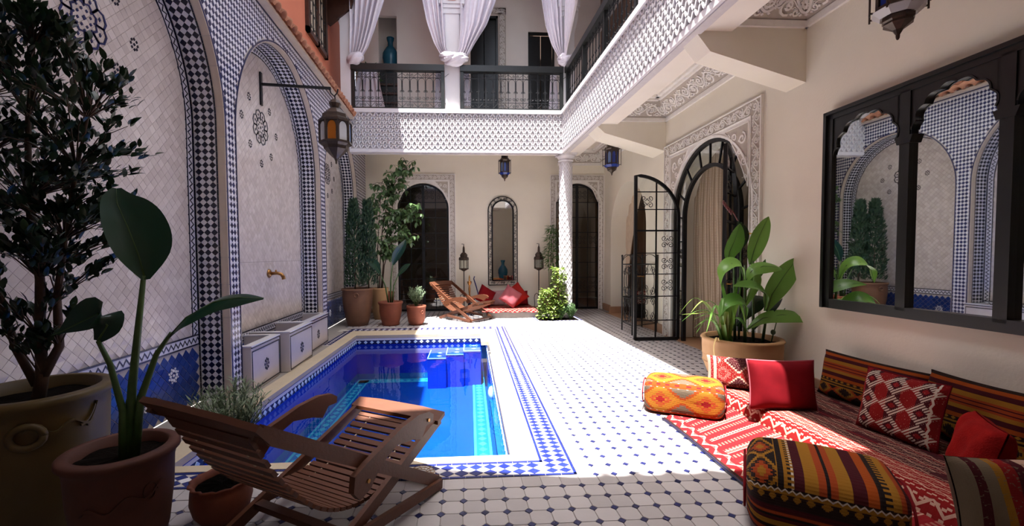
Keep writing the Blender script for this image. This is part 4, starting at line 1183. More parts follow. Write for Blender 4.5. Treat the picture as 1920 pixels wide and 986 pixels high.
def frieze(name, label, F, u0, u1, mat='white'):
    root = thing(name, label, 'frieze', F((u0 + u1) / 2, 3.66, 0), kind='structure')
    q = MB(); q.add([F(u0, 3.66, 0), F(u1, 3.66, 0), F(u1, 4.43, 0), F(u0, 4.43, 0)], [(0, 1, 2, 3)]); q.build('frieze_ground', ['frieze_ground'], root)
    q = MB(); interlace(q, lambda u, v, d: F(u0 + u, 3.675 + v, d), u1 - u0, .745); q.build('interlace', ['white'], root, kind='stuff')
    q = MB()
    q.prism([(u0, 3.60), (u1, 3.60), (u1, 3.672), (u0, 3.672)], F, -.08, .035); q.prism([(u0, 4.42), (u1, 4.42), (u1, 4.50), (u0, 4.50)], F, -.22, .07)
    q.build('sill', ['white'], root)
    q = MB(); q.prism([(u0, 3.585), (u1, 3.585), (u1, 3.60), (u0, 3.60)], F, -.10, .0); q.build('under_moulding', ['frieze_ground'], root)
frieze('trim_15', 'white interlaced stucco frieze below the back balcony', lambda u, v, d=0.0: (u, 9.35 - d, v), -2.2, 2.36)
frieze('trim_16', 'white interlaced stucco frieze below the right balcony', lambda u, v, d=0.0: (2.36 - d, u, v), 1.5, 9.35)

# ---- column with interlaced relief
colm = thing('column', 'white stucco column with diamond relief beside the planting bed', 'column', (2.45, 9.50, 0), kind='structure')
q = MB(); q.lathe([(.135, -.1), (.135, 3.46)], (2.45, 9.50, 0), 32); q.build('shaft', ['frieze_ground'], colm, True)
q = MB()
FC = lambda u, v, d: (2.45 + (.135 + d) * cos(u / .135), 9.50 + (.135 + d) * sin(u / .135), v)
interlace(q, FC, 2 * pi * .135, 3.42, .106, .170, .011, .020); q.build('diamond_relief', ['white'], colm, kind='stuff')
q = MB(); q.lathe([(.14, 3.44), (.165, 3.46), (.165, 3.48), (.15, 3.49), (.18, 3.54), (.20, 3.56), (.20, 3.60)], (2.45, 9.50, 0), 32); q.box(2.25, 2.66, 9.32, 9.68, 3.585, 3.63); q.build('capital', ['white'], colm)

# ---- upper gallery: floor, walls, openings, roof edges
mb = MB(); mb.box(-2.3, 4.0, 9.45, 11.0, 4.36, 4.42); mb.box(2.5, 4.0, -2, 9.45, 4.36, 4.42); struct('floor_upper', mb, ['white'], 'white floor of the upper gallery', 'floor')
mb = MB()
ops = [(-1.83, -1.385, 7.27), (.42, 1.11, 7.35), (1.86, 2.53, 6.97)]
xs = -2.4
for (a, b, z) in ops:
    mb.box(xs, a, 10.9, 11.0, 4.4, 8.0); mb.box(a, b, 10.9, 11.0, z, 8.0); xs = b
mb.box(xs, 4.0, 10.9, 11.0, 4.4, 8.0)
struct('wall_upper_back', mb, ['wall_up'], 'pale wall of the upper back gallery with a niche and two dark doors', 'wall')
mb = MB(); mb.box(-2.0, -1.2, 11.45, 11.5, 4.4, 8.0); mb.box(-2.0, -1.95, 11.0, 11.45, 4.4, 8); mb.box(-1.25, -1.2, 11.0, 11.45, 4.4, 8); struct('wall_upper_niche', mb, ['wall_up'], 'pale recess behind the blue vase upstairs', 'wall')
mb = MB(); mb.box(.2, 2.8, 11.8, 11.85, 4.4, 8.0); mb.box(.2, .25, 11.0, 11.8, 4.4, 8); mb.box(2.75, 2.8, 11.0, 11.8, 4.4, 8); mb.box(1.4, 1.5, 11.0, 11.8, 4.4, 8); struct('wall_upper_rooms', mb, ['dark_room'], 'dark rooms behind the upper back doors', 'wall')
for i, (a, b, z) in enumerate(ops[1:]):
    dr = tag(thing('door_%d' % (6 + i), '', 'door', ((a + b) / 2, 10.95, 4.4)), ('dark timber door upstairs beside its carved surround' if i == 0 else 'dark timber door upstairs at the right end of the back gallery'), 'door', None, 'structure')
    q = MB(); q.box(a, a + .05, 10.93, 10.98, 4.4, z); q.box(b - .05, b, 10.93, 10.98, 4.4, z); q.box(a, b, 10.93, 10.98, z - .06, z); q.build('door_frame', ['black_wood'], dr)
    q = MB(); q.box(a + .05, (a + b) / 2 - .01, 11.0, 11.04, 4.42, z - .06); q.build('door_panel', ['black_wood'], dr); q = MB(); q.box((a + b) / 2 + .01, b - .05, 11.0, 11.04, 4.42, z - .06); q.build('door_panel', ['black_wood'], dr)
us_ = thing('trim_17', 'narrow carved surround of the dark door upstairs', 'carved surround', (1.2, 10.88, 4.4), kind='structure')
q = MB(); q.box(1.12, 1.30, 10.88, 10.9, 4.4, 7.52); q.box(.24, 1.30, 10.88, 10.9, 7.37, 7.52); q.build('carved_ground', ['stucco_ground'], us_)
q = MB(); arabesque(q, lambda s, t, d: (1.13 + t, 10.88 - d, 4.4 + s), 3.1, .16); arabesque(q, lambda s, t, d: (.24 + s, 10.88 - d, 7.38 + t), 1.06, .13); q.build('carved_vine', ['stucco'], us_, kind='stuff')
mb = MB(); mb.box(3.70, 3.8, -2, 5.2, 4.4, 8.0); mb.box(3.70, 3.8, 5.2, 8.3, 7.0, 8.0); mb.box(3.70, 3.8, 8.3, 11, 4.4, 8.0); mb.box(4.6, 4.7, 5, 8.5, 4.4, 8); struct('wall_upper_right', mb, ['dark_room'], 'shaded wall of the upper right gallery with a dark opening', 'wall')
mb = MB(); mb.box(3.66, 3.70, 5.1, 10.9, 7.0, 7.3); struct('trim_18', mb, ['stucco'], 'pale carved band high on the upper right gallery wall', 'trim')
mb = MB(); mb.box(2.06, 4.2, -2.5, 11.5, 7.9, 8.2); struct('ceiling_upper_right', mb, ['white'], 'roof over the upper right gallery', 'roof')
mb = MB(); mb.box(-2.8, 2.06, 8.80, 11.9, 7.9, 8.2); struct('ceiling_upper_back', mb, ['white'], 'roof over the upper back gallery', 'roof')
mb = MB(); mb.box(-2.8, 2.06, -2.5, 1.0, 7.9, 8.2); struct('ceiling_upper_front', mb, ['white'], 'roof over the near upper gallery', 'roof')
mb = MB(); mb.box(-2.8, -1.53, 5.4, 8.8, 7.9, 8.2); mb.box(-2.8, -1.42, 1.0, 5.4, 7.9, 8.2); struct('trim_eave', mb, ['terracotta_wall'], 'roof edge above the terracotta wall', 'roof')  # unseen overhang added to cast the shade along the left of the court
def pillar(name, label, x0, x1, y0, y1, panel=True):
    r = thing(name, label, 'pillar', ((x0 + x1) / 2, (y0 + y1) / 2, 4.42), kind='structure')
    q = MB(); q.box(x0, x1, y0, y1, 4.42, 7.9); q.build('shaft', ['white'], r)
    q = MB()
    for k, (e, za, zb_) in enumerate(((.03, 6.55, 6.66), (.07, 6.66, 6.74), (.11, 6.74, 7.9))): q.box(x0 - e, x1 + e, y0 - e * .5, y1 + e * .5, za, zb_)
    q.prism([(x0, 6.2), (x0 - .10, 6.55), (x0 - .10, 6.75), (x0 + .02, 6.75)], lambda u, v, d: (u, d, v), y0 + .04, y1 - .04); q.prism([(x1, 6.2), (x1 + .10, 6.55), (x1 + .10, 6.75), (x1 - .02, 6.75)], lambda u, v, d: (u, d, v), y0 + .04, y1 - .04)
    q.build('capital', ['white'], r)
    if panel:
        q = MB(); xc = (x0 + x1) / 2; q.box(xc - .085, xc + .085, y0 - .075, y0 - .05, 6.80, 7.6); q.build('terracotta_panel', ['terracotta_wall'], r)
    return r
pillar('pillar', 'white upper pillar in the middle of the back balcony', -.19, .13, 9.42, 9.66)
pillar('pillar', 'white upper pillar at the corner of the two balconies', 2.37, 2.62, 9.42, 9.66, False)
pillar('pillar', 'white upper pillar against the terracotta wall', -2.37, -2.16, 9.36, 9.66, False)
pillar('pillar', 'white upper pillar on the right balcony at the top of the picture', 2.44, 2.70, 5.35, 5.70, False)

# ---- balcony railings
def railing(label, F, u0, u1, inner=()):
    r = thing('balcony_railing', label, 'railing', F((u0 + u1) / 2, 4.5, 0), 'black iron balcony railings')
    z0, z1 = 4.50, 5.45
    q = MB(); q.prism([(u0, z1 - .13), (u1, z1 - .13), (u1, z1), (u0, z1)], F, -.07, .06); q.build('handrail', ['black_wood'], r)
    q = MB(); q.prism([(u0, z0), (u1, z0), (u1, z0 + .05), (u0, z0 + .05)], F, -.03, .03); q.build('bottom_rail', ['black_wood'], r)
    for u in (u0, u1 - .07) + tuple(inner):
        q = MB(); q.prism([(u, z0), (u + .07, z0), (u + .07, z1 - .1), (u, z1 - .1)], F, -.035, .035); q.build('post', ['black_wood'], r)
    L = u1 - u0 - .14; n = max(4, int(round(L / .165))); s = L / n; a = u0 + .07
    zt = z1 - .16; zm = zt - .10; za = z0 + .50
    for i in range(n + 1):
        u = a + i * s; q = MB(); q.bar(F(u, z0 + .05, 0), F(u, zt + .02, 0), .013, .013); q.build('baluster', ['iron'], r)
    q = MB(); T = lambda pts, rr=.0055: q.tube([F(p[0], p[1], 0.0) for p in pts], rr, 4)
    for z in (zm, z0 + .18, z0 + .09 - .03): T([(a, z), (a + L, z)], .007)
    for i in range(n):
        u = a + i * s; c = u + s / 2
        T([(u + .012, z0 + .40), (u + .012, zm - s / 2)] + [(c - (s / 2 - .012) * cos(pi * k / 10), zm - s / 2 + (s / 2 - .01) * sin(pi * k / 10)) for k in range(11)] + [(u + s - .012, z0 + .40)])
        for sg in (-1, 1):
            T(spiral(c + sg * s * .24, z0 + .255, s * .23, s * .06, -pi / 2, 1.4 * sg, 13)); T(spiral(c + sg * s * .33, z0 + .40, s * .15, s * .04, pi / 2, -1.3 * sg, 10))
            if i % 2 == 0: T(spiral(u + s + sg * s * .22, z0 + .115, s * .2, s * .05, -pi / 2, 1.3 * sg, 11)); T(spiral(u + s + sg * s * .24, zm + .05, s * .2, s * .05, pi / 2, -1.3 * sg, 11))
        if i % 2 == 0: T([(u, zm + .09), (u + s * .55, zm + .02)]); T([(u + 2 * s, zm + .09), (u + s * 1.45, zm + .02)]); T([(u, z0 + .07), (u + s * .55, z0 + .16)]); T([(u + 2 * s, z0 + .07), (u + s * 1.45, z0 + .16)])
    q.build('scrollwork', ['iron'], r, kind='stuff')
FBr = lambda u, v, d=0.0: (u, 9.40 - d, v)
railing('iron scroll railing of the back balcony, left of the middle pillar', FBr, -2.16, -.20)
railing('iron scroll railing of the back balcony, right of the middle pillar', FBr, .135, 2.365)
FRr = lambda u, v, d=0.0: (2.45 - d, u, v)
railing('iron scroll railing of the right balcony, beside the corner pillar', FRr, 5.72, 9.36, (6.95, 8.1))
railing('iron scroll railing of the right balcony, at the top edge of the picture', FRr, 2.2, 5.33, (3.8,))

# ---- curtains gathered at the pillars
def curtain(label, F, left, right, tie, tail, folds=7, amp=.10, top=7.85, phase=0.0):
    """left / right: [(z, x)] edges from the top down to the tie"""
    r = thing('curtain', label, 'curtain', F(tie[0], tie[1], 0), 'linen curtains of the back balcony')
    def at(e, z):
        for (za, xa), (zb_, xb) in zip(e[:-1], e[1:]):
            if za >= z >= zb_: t = (za - z) / (za - zb_); return xa + (xb - xa) * t
        return e[-1][1] if z < e[-1][0] else e[0][1]
    q = MB(); nu, nv = 64, 44; zt = tie[1] + .06
    for j in range(nv + 1):
        z = top + (zt - top) * j / nv; xl, xr = at(left, z), at(right, z)
        f = j / nv
        for i in range(nu + 1):
            s = i / nu; ph = folds * 2 * pi * s + phase
            w = xr - xl; A = amp * min(1.0, .35 + w)
            x = xl + w * (s + .012 * sin(ph * 2 + 3 * f)); d = A * sin(ph + .9 * sin(3 * f + s * 4)) * (.7 + .3 * sin(7 * s + 4 * f)) + .05 * f
            q.add([F(x, z, d)], [])
    q.f = [(j * (nu + 1) + i, j * (nu + 1) + i + 1, (j + 1) * (nu + 1) + i + 1, (j + 1) * (nu + 1) + i) for j in range(nv) for i in range(nu)]; q.mi = [0] * len(q.f)
    q.build('drape', ['curtain'], r, True)
    q = MB(); nn, mm = 16, 30; vs = []
    for i in range(nn + 1):
        t = pi * i / nn
        for k in range(mm):
            a = 2 * pi * k / mm; rr = 1 + .10 * sin(5 * t + 3 * a) + .07 * sin(9 * a + 4 * t)
            vs.append(F(tie[0] + tie[2] * rr * cos(t) , tie[1] + tie[3] * rr * sin(t) * sin(a) + .03 * cos(t) * (-1 if tie[4] else 1), .08 + .12 * rr * sin(t) * cos(a)))
    q.add(vs, [(i * mm + k, (i + 1) * mm + k, (i + 1) * mm + (k + 1) % mm, i * mm + (k + 1) % mm) for i in range(nn) for k in range(mm)])
    q.build('gathered_knot', ['curtain'], r, True)
    if tail:
        q = MB(); nu, nv = 30, 12
        for j in range(nv + 1):
            for i in range(nu + 1):
                s = i / nu; t = j / nv; x = tail[0] + (s - .5) * (tail[1] + (tail[2] - tail[1]) * t); q.add([F(x, tie[1] - .02 - (tie[1] - tail[3]) * t, -.22 + .03 * sin(5 * 2 * pi * s + 2 * t))], [])
        q.f = [(j * (nu + 1) + i, j * (nu + 1) + i + 1, (j + 1) * (nu + 1) + i + 1, (j + 1) * (nu + 1) + i) for j in range(nv) for i in range(nu)]; q.mi = [0] * len(q.f)
        q.build('tail', ['curtain'], r, True)
    return r
FCu = lambda u, v, d=0.0: (u, 9.40 - d, v)
curtain('lilac white curtain gathered at the left pillar by the terracotta wall', FCu, [(7.9, -2.16), (6.2, -2.15), (5.8, -2.17), (5.5, -2.18)], [(7.9, -1.20), (6.8, -1.46), (6.2, -1.64), (5.8, -1.78), (5.5, -1.95)], (-2.05, 5.53, .16, .12, 0), (-1.85, .35, .75, 4.55), 6, .11)
curtain('lilac white curtain tied to the left side of the middle pillar', FCu, [(7.9, -.95), (6.8, -.66), (6.3, -.56), (5.9, -.42), (5.6, -.25)], [(7.9, -.18), (6.2, -.18), (5.8, -.16), (5.5, -.02)], (-.06, 5.58, .22, .12, 1), (-.33, .10, .2, 4.6)  , 5, .10)
curtain('lilac white curtain tied to the right side of the middle pillar', FCu, [(7.9, .16), (6.2, .15), (5.8, .12), (5.5, .02)], [(7.9, 1.15), (6.8, .91), (6.3, .72), (5.9, .46), (5.55, .26)], (.05, 5.55, .24, .13, 0), (.26, .12, .24, 4.7)  , 5, .10, 7.85, 1.0)
curtain('white curtain tied to the left side of the corner pillar', FCu, [(7.9, 1.70), (6.8, 1.88), (6.3, 1.96), (5.9, 2.10), (5.6, 2.28)], [(7.9, 2.36), (6.2, 2.36), (5.8, 2.36), (5.5, 2.42)], (2.42, 5.58, .17, .13, 1), (2.2, .12, .22, 4.6)  , 5, .10)
FCs = lambda u, v, d=0.0: (2.44 - d, u, v)
curtain('white curtain tied to the corner pillar on the right balcony side', FCs, [(7.9, 7.4), (6.8, 8.0), (6.2, 8.6), (5.8, 9.1), (5.5, 9.3)], [(7.9, 9.36), (6.2, 9.38), (5.5, 9.42)], (9.35, 5.58, .12, .13, 0), None, 6, .05)
curtain('white curtain gathered on the near upper balcony behind the photographer', lambda u, v, d=0.0: (u, 1.08 + d, v), [(7.9, .1), (6.2, .3), (5.5, .55)], [(7.9, 1.0), (6.2, .9), (5.5, .85)], (.70, 5.50, .16, .14, 0), None, 4, .05)  # out of view; added to bulge the shadow edge on the near floor
mb = MB(); mb.box(-2.2, 2.3, 1.43, 1.54, 5.35, 5.45); struct('trim_19', mb, ['black_wood'], 'dark handrail of the near upper balcony', 'railing')
# ================================================================== THINGS
# ---- big triple-arched mirror on the right wall
bm = thing('wall_mirror', 'large black wooden mirror with scalloped arches on the right wall above the cushions', 'mirror', FR(3.0, .9, 0))
a0, a1, zb, zt = 1.86, 3.925, .885, 2.71
posts = [3.18, 2.545]
Fm = lambda u, v, d=0.0: FR(u, v, d)
for (ua, ub, va, vb, nm) in ((a0, a1, zb, zb + .085, 'bottom_rail'), (a0, a1, zt - .075, zt, 'top_rail'), (a1 - .085, a1, zb, zt, 'stile'), (a0, a0 + .085, zb, zt, 'stile')):
    q = MB(); q.prism([(ua, va), (ub, va), (ub, vb), (ua, vb)], Fm, 0, .065); q.build(nm, ['black_wood'], bm)
q = MB(); q.prism([(a0 - .0, zt - .03), (a1, zt - .03), (a1, zt), (a0, zt)], Fm, .0, .085); q.prism([(a1 - .03, zb), (a1, zb), (a1, zt), (a1 - .03, zt)], Fm, 0, .085); q.build('outer_bead', ['black_wood'], bm)
for p in posts:
    q = MB(); q.prism([(p - .038, zb + .06), (p + .038, zb + .06), (p + .038, zt - .06), (p - .038, zt - .06)], Fm, .0, .065); q.build('post', ['black_wood'], bm)
    q = MB(); q.prism([(p - .07, 2.30), (p + .07, 2.30), (p + .05, 2.24), (p - .05, 2.24)], Fm, 0, .075); q.build('post_cap', ['black_wood'], bm)
edges = [(p_, q_) for p_, q_ in ((posts[0] + .038, a1 - .085), (posts[1] + .038, posts[0] - .038), (a0 + .085, posts[1] - .038))]
for (ua, ub) in edges:
    c, h = (ua + ub) / 2, (ub - ua) / 2; spz = zt - .075 - .02 - h; n = 96; lobes = 13
    q = MB(); rim = MB(); P = []
    for i in range(n + 1):
        t = pi * i / n; r = h * (.90 + .075 * abs(sin(lobes * t / 1.0 * .5 * 2 * .5)))
        P.append((c - r * cos(t), spz + r * sin(t)))
    for p, r in zip(P[:-1], P[1:]):
        for d0, d1 in ((.055, .055), (.02, .02)): q.add([Fm(p[0], p[1], d0), Fm(r[0], r[1], d0), Fm(r[0], zt - .07, d1), Fm(p[0], zt - .07, d1)], [(0, 1, 2, 3)])
        q.add([Fm(p[0], p[1], .02), Fm(r[0], r[1], .02), Fm(r[0], r[1], .055), Fm(p[0], p[1], .055)], [(0, 1, 2, 3)])
    for s_, e in ((ua, P[0][0]), (P[-1][0], ub)): q.add([Fm(s_, spz - .10, .055), Fm(e, spz, .055), Fm(e, zt - .07, .055), Fm(s_, zt - .07, .055)], [(0, 1, 2, 3)])
    b = q.build('scalloped_arch', ['black_wood'], bm)
    rim.ribbon([(u, v) for u, v in P], Fm, .010, .05, .062); rim.build('scallop_bead', ['black_wood'], b)
q = MB(); xg = Fm(2.9, zb, .022)[0]; q.add([(xg, a0 + .02, zb + .02), (xg, a1 - .02, zb + .02), (xg, a1 - .02, zt - .02), (xg, a0 + .02, zt - .02)], [(0, 1, 2, 3)]); q.build('mirror_glass', ['mirror'], bm)

# ---- tall wrought-iron mirror on the back wall
wm = thing('iron_mirror', 'tall arched mirror in a black scrolled iron frame on the back wall', 'mirror', (1.19, 10.89, .66))
c = 1.195; ro, ri = .365, .268; zo0, zi0 = .655, .77; spz = 2.51
q = MB(); 
for path, rr in ((arch_pts(c, ro, zo0, spz, ro, 26), .013), (arch_pts(c, ri, zi0, spz, ri, 26), .020)):
    q.tube([FB(u, v, .035) for u, v in path] + [FB(path[0][0], path[0][1], .035)], rr, 6)
q.build('iron_outline', ['iron'], wm, True)
q = MB(); mid = (ro + ri) / 2; g = (ro - ri) / 2
def sc(u, v, ang, s=1.0):
    for sg in (-1, 1): q.tube([FB(a, b, .035) for a, b in spiral(u + sg * g * .62 * cos(ang), v + sg * g * .62 * sin(ang), g * .60, g * .15, ang + (pi if sg > 0 else 0), 1.4, 11)], .0055, 4)
nz = 9
for sg in (-1, 1):
    for i in range(nz):
        z = zo0 + .16 + i * (spz - zo0 - .1) / nz; sc(c + sg * mid, z, pi / 2)
        z2 = z + (spz - zo0 - .1) / nz * .5; q.tube([FB(c + sg * (mid - g), z2 - .05, .035), FB(c + sg * (mid + g), z2 + .05, .035)], .005, 4)
for i in range(1, 7):
    t = pi * i / 7; sc(c - mid * cos(t), spz + mid * sin(t), t - pi / 2)
for u in (-.25, 0, .25): sc(c + u, (zo0 + zi0) / 2, 0)
for u in (-.12, .12): q.tube([FB(c + u - .05, zo0, .035), FB(c + u + .05, zi0, .035)], .005, 4)
q.build('scrollwork', ['iron'], wm, kind='stuff')
q = MB(); ap = arch_pts(c, ri, zi0, spz, ri, 26); q.add([FB(u, v, .02) for u, v in ap], [tuple(range(len(ap)))]); q.build('mirror_glass', ['mirror'], wm)

# ---- hanging lanterns
def lantern(name, label, x, y, ztop, H, W, panes, n=8, top='dome', chain=0.1, metal='bronze', tassels=False):
    r = thing(name, label, 'lantern', (x, y, ztop), 'hanging lanterns')
    R_ = W / 2; S = lambda k, rad, z, off=0.5: (x + rad * cos(2 * pi * (k + off) / n), y + rad * sin(2 * pi * (k + off) / n), ztop + z)
    def shell(nm, prof, mat=metal):
        q = MB()
        for (ra, za), (rb, zb_) in zip(prof[:-1], prof[1:]):
            for k in range(n): q.add([S(k, ra, za), S(k + 1, ra, za), S(k + 1, rb, zb_), S(k, rb, zb_)], [(0, 1, 2, 3)])
        return q.build(nm, [mat], r)
    if chain > 0:
        q = MB(); q.tube([(x, y, ztop + chain), (x, y, ztop - .02)], .008, 6); q.build('hook', ['iron'], r)
    z1, z2, z3 = -.30 * H, -.36 * H, -.70 * H
    if top == 'dome':
        shell('dome', [(.0, 0), (.14 * W, -.005), (.20 * W, -.06 * H), (.13 * W, -.13 * H), (.17 * W, -.135 * H), (.40 * W, -.24 * H), (.42 * W, z1), (.47 * W, z1 - .01), (.5 * W, z2)])
    else:
        shell('dome', [(.28 * W, 0), (.30 * W, -.11 * H), (.26 * W, -.12 * H), (.36 * W, -.17 * H), (.5 * W, -.24 * H), (.38 * W, z1)])
        z2 = z1
    ra = R_ if top == 'dome' else .38 * W
    for k in range(n):
        m = panes[k % len(panes)]; w0, w1 = .12, .88
        def lerp(a, b, t): return tuple(a[i] + (b[i] - a[i]) * t for i in range(3))
        hh = z3 - z2; A = lambda t, v: lerp(S(k, ra * .98, z2 + hh * v), S(k + 1, ra * .98, z2 + hh * v), t)
        pts = [A(.16, .94), A(.84, .94)] + [A(.5 + .34 * cos(pi * i / 8), .32 - .24 * sin(pi * i / 8)) for i in range(9)]
        q = MB(); q.add(pts, [tuple(range(len(pts)))]); q.build('pane', [m], r)
    q = MB()
    for k in range(n):
        q.bar(S(k, ra, z2 + .004), S(k, ra, z3 - .004), .020, .020)
        for v in (z2, z3): q.bar(S(k, ra, v), S(k + 1, ra, v), .024, .024)
        A0 = lambda t, v: tuple(S(k, ra * .99, z2 + (z3 - z2) * v)[i] * (1 - t) + S(k + 1, ra * .99, z2 + (z3 - z2) * v)[i] * t for i in range(3))
        prev = None
        for i in range(9):   # pierced metal above each arch
            p = (.5 - .36 * cos(pi * i / 8), .32 - .26 * sin(pi * i / 8))
            if prev: q.add([A0(prev[0], prev[1]), A0(p[0], p[1]), A0(p[0], 0), A0(prev[0], 0)], [(0, 1, 2, 3)])
            prev = p
        for t0, t1 in ((0, .15), (.85, 1)): q.add([A0(t0, 0), A0(t1, 0), A0(t1, 1), A0(t0, 1)], [(0, 1, 2, 3)])
    q.build('lantern_frame', [metal], r)
    if top == 'dome': shell('lower_cone', [(.5 * W, z3), (.44 * W, z3 - .03 * H), (.40 * W, z3 - .05 * H), (.38 * W, z3 - .10 * H), (.20 * W, z3 - .19 * H), (.06 * W, z3 - .25 * H), (.02 * W, -H)])
    else:
        shell('glass_skirt', [(.38 * W, z3), (.5 * W, z3 - .03 * H), (.34 * W, z3 - .10 * H)], panes[-1]); shell('lower_cone', [(.30 * W, z3 - .10 * H), (.30 * W, z3 - .14 * H), (.26 * W, z3 - .155 * H), (.28 * W, z3 - .18 * H), (.10 * W, z3 - .24 * H), (.03 * W, -H)])
        q = MB()
        for k in range(0, n, 1): q.bar(S(k, R_ * 1.08, z1 + .09 * H), S(k, R_ * 1.08, z3 - .06 * H), .008, .008); q.bar(S(k, R_ * .9, -.24 * H), S(k, R_ * 1.1, -.245 * H), .01, .01); q.bar(S(k, R_ * .9, z3 - .03 * H), S(k, R_ * 1.1, z3 - .025 * H), .01, .01)
        q.build('corner_spindle', [metal], r)
    q = MB(); q.ell((x, y, ztop - H), .012, .012, .03, 6, 8); q.build('finial', [metal], r)
    return r
lantern('hanging_lantern', 'large bronze lantern with an amber pane hung from the bracket on the tiled wall', -1.55, 5.82, 3.44, .80, .40, ['frost', 'frost', 'frost', 'frost', 'frost', 'amber', 'frost', 'sky_glass'], 8, 'dome', .06)
lantern('hanging_lantern', 'blue glass lantern hanging in front of the back wall above the tall mirror', 1.14, 9.90, 3.70, .58, .27, ['blue_glass', 'sky_glass', 'blue_glass'], 8, 'cap', .32)
lantern('hanging_lantern', 'blue glass lantern hanging in the right gallery beyond the ceiling beam', 2.92, 7.95, 3.50, .60, .30, ['blue_glass', 'sky_glass', 'blue_glass'], 8, 'cap', .52)
lantern('hanging_lantern', 'blue glass lantern cut by the top edge of the picture above the big mirror', 2.97, 2.78, 3.47, .62, .29, ['blue_glass', 'sky_glass', 'frost'], 8, 'cap', .58)
br = thing('lantern_bracket', 'black iron wall bracket carrying the big lantern over the middle niche', 'bracket', (-2.5, 5.82, 3.6))
q = MB(); q.bar((-2.485, 5.82, 3.36), (-2.485, 5.82, 3.78), .05, .02, 0, (1, 0, 0)); q.build('wall_plate', ['iron'], br)
q = MB(); q.bar((-2.48, 5.82, 3.63), (-1.60, 5.82, 3.59), .03, .03); q.tube([(-1.62, 5.82, 3.59), (-1.60, 5.82, 3.53), (-1.56, 5.82, 3.49), (-1.52, 5.82, 3.53), (-1.51, 5.82, 3.58)], .010, 6); q.build('arm', ['iron'], br)

# ---- floor lanterns either side of the tall mirror
def floor_lantern(label, x, y, H=1.62):
    r = thing('floor_lantern', label, 'floor lamp', (x, y, 0), 'floor lanterns beside the tall mirror')
    q = MB(); q.tube([(x, y, .05), (x, y, H - .55)], .012, 8); q.build('pole', ['iron'], r)
    for k in range(3):
        a = 2 * pi * k / 3 + .5; q = MB()
        q.tube([(x + cos(a) * p, y + sin(a) * p, z) for p, z in ((.01, .42), (.05, .47), (.10, .44), (.12, .36), (.11, .2), (.13, .06), (.17, .02))], .008, 5); q.build('leg', ['iron'], r)
    zb_ = H - .55; n = 8
    q = MB(); q.lathe([(.0, zb_ - .05), (.03, zb_ - .04), (.10, zb_), (.115, zb_ + .02), (.11, zb_ + .025)], (x, y, 0), n); q.build('tray', ['bronze'], r)
    q = MB(); q.lathe([(.105, zb_ + .22), (.125, zb_ + .23), (.115, zb_ + .29), (.085, zb_ + .30), (.09, zb_ + .35), (.05, zb_ + .40), (.03, zb_ + .41), (.025, zb_ + .52), (.012, zb_ + .56)], (x, y, 0), n); q.build('dome', ['bronze'], r)
    q = MB(); q.tube([(x + .0, y, H - .05), (x, y, H + .06), (x - .05, y, H + .06)], .009, 5); q.build('top_hook', ['iron'], r)
    for k in range(n):
        a, b = 2 * pi * k / n, 2 * pi * (k + 1) / n; rr = .105
        q = MB(); q.add([(x + rr * cos(a), y + rr * sin(a), zb_ + .02), (x + rr * cos(b), y + rr * sin(b), zb_ + .02), (x + rr * cos(b), y + rr * sin(b), zb_ + .22), (x + rr * cos(a), y + rr * sin(a), zb_ + .22)], [(0, 1, 2, 3)]); q.build('pane', ['glass'], r)
    q = MB()
    for k in range(n): q.bar((x + .108 * cos(2 * pi * k / n), y + .108 * sin(2 * pi * k / n), zb_), (x + .108 * cos(2 * pi * k / n), y + .108 * sin(2 * pi * k / n), zb_ + .24), .014, .014)
    q.build('lantern_frame', ['bronze'], r)
    return r
floor_lantern('tall black floor lantern on scrolled feet left of the tall mirror', .20, 10.45)
floor_lantern('tall black floor lantern on scrolled feet right of the tall mirror', 2.03, 10.45)
hk = thing('water_pipe', 'small metal water pipe with a blue hose behind the far folding chair', 'water pipe', (.32, 10.1, 0))
q = MB(); q.lathe([(0, 0), (.10, .0), (.11, .05), (.09, .16), (.04, .22), (.025, .30)], (.32, 10.1, 0), 16); q.build('base', ['dark_navy'], hk, True)
q = MB(); q.lathe([(.018, .3), (.03, .45), (.018, .5), (.028, .62), (.015, .70), (.05, .76), (.055, .80), (.02, .80), (.018, .90), (.0, .96)], (.32, 10.1, 0), 14); q.build('stem', ['brass'], hk, True)
q = MB(); q.tube([(.36, 10.08, .30), (.46, 10.05, .42), (.52, 10.0, .50), (.48, 10.0, .66), (.42, 10.05, .86), (.44, 10.05, .92)], .014, 7); q.build('hose', ['navy'], hk, True)

# ---- textile patterns
def weave(t, amount=.0008):
    uv = t.coord('UV'); t.bump(t.noise(t.pos(), 260.0, 2.0), amount)
K = dict(o=lin((136, 60, 16)), y=lin((132, 90, 26)), g=lin((84, 72, 58)), r=lin((112, 18, 18)), m=lin((58, 14, 20)), b=lin((24, 16, 15)), w=lin((178, 164, 150)), d=lin((134, 54, 22)), k=lin((36, 22, 18)), p=lin((150, 62, 56)), n=lin((40, 34, 48)), c=lin((168, 134, 116)), R=lin((114, 18, 22)), e=lin((100, 86, 70)))
def kilim(name, fn):
    t = NT(name); uv = t.coord('UV'); s = t.sep(uv)
    col = fn(t, s[0], s[1]); t.set(Base_Color=col, Roughness=0.95)
    t.b.inputs['Specular IOR Level'].default_value = 0.15
    t.bump(t.M('ADD', t.noise(t.pos(), 240.0, 2.0), t.tri(t.mul(s[1], 90.0))), .0012)
    MAT[name] = t.m; return name
def diamond(t, u, v, n=14):
    """stepped distance from the middle of each unit cell"""
    a = t.quant(t.absv(t.sub(t.frac(u), .5)), n * 2); b = t.quant(t.absv(t.sub(t.frac(v), .5)), n * 2)
    return t.add(a, b)
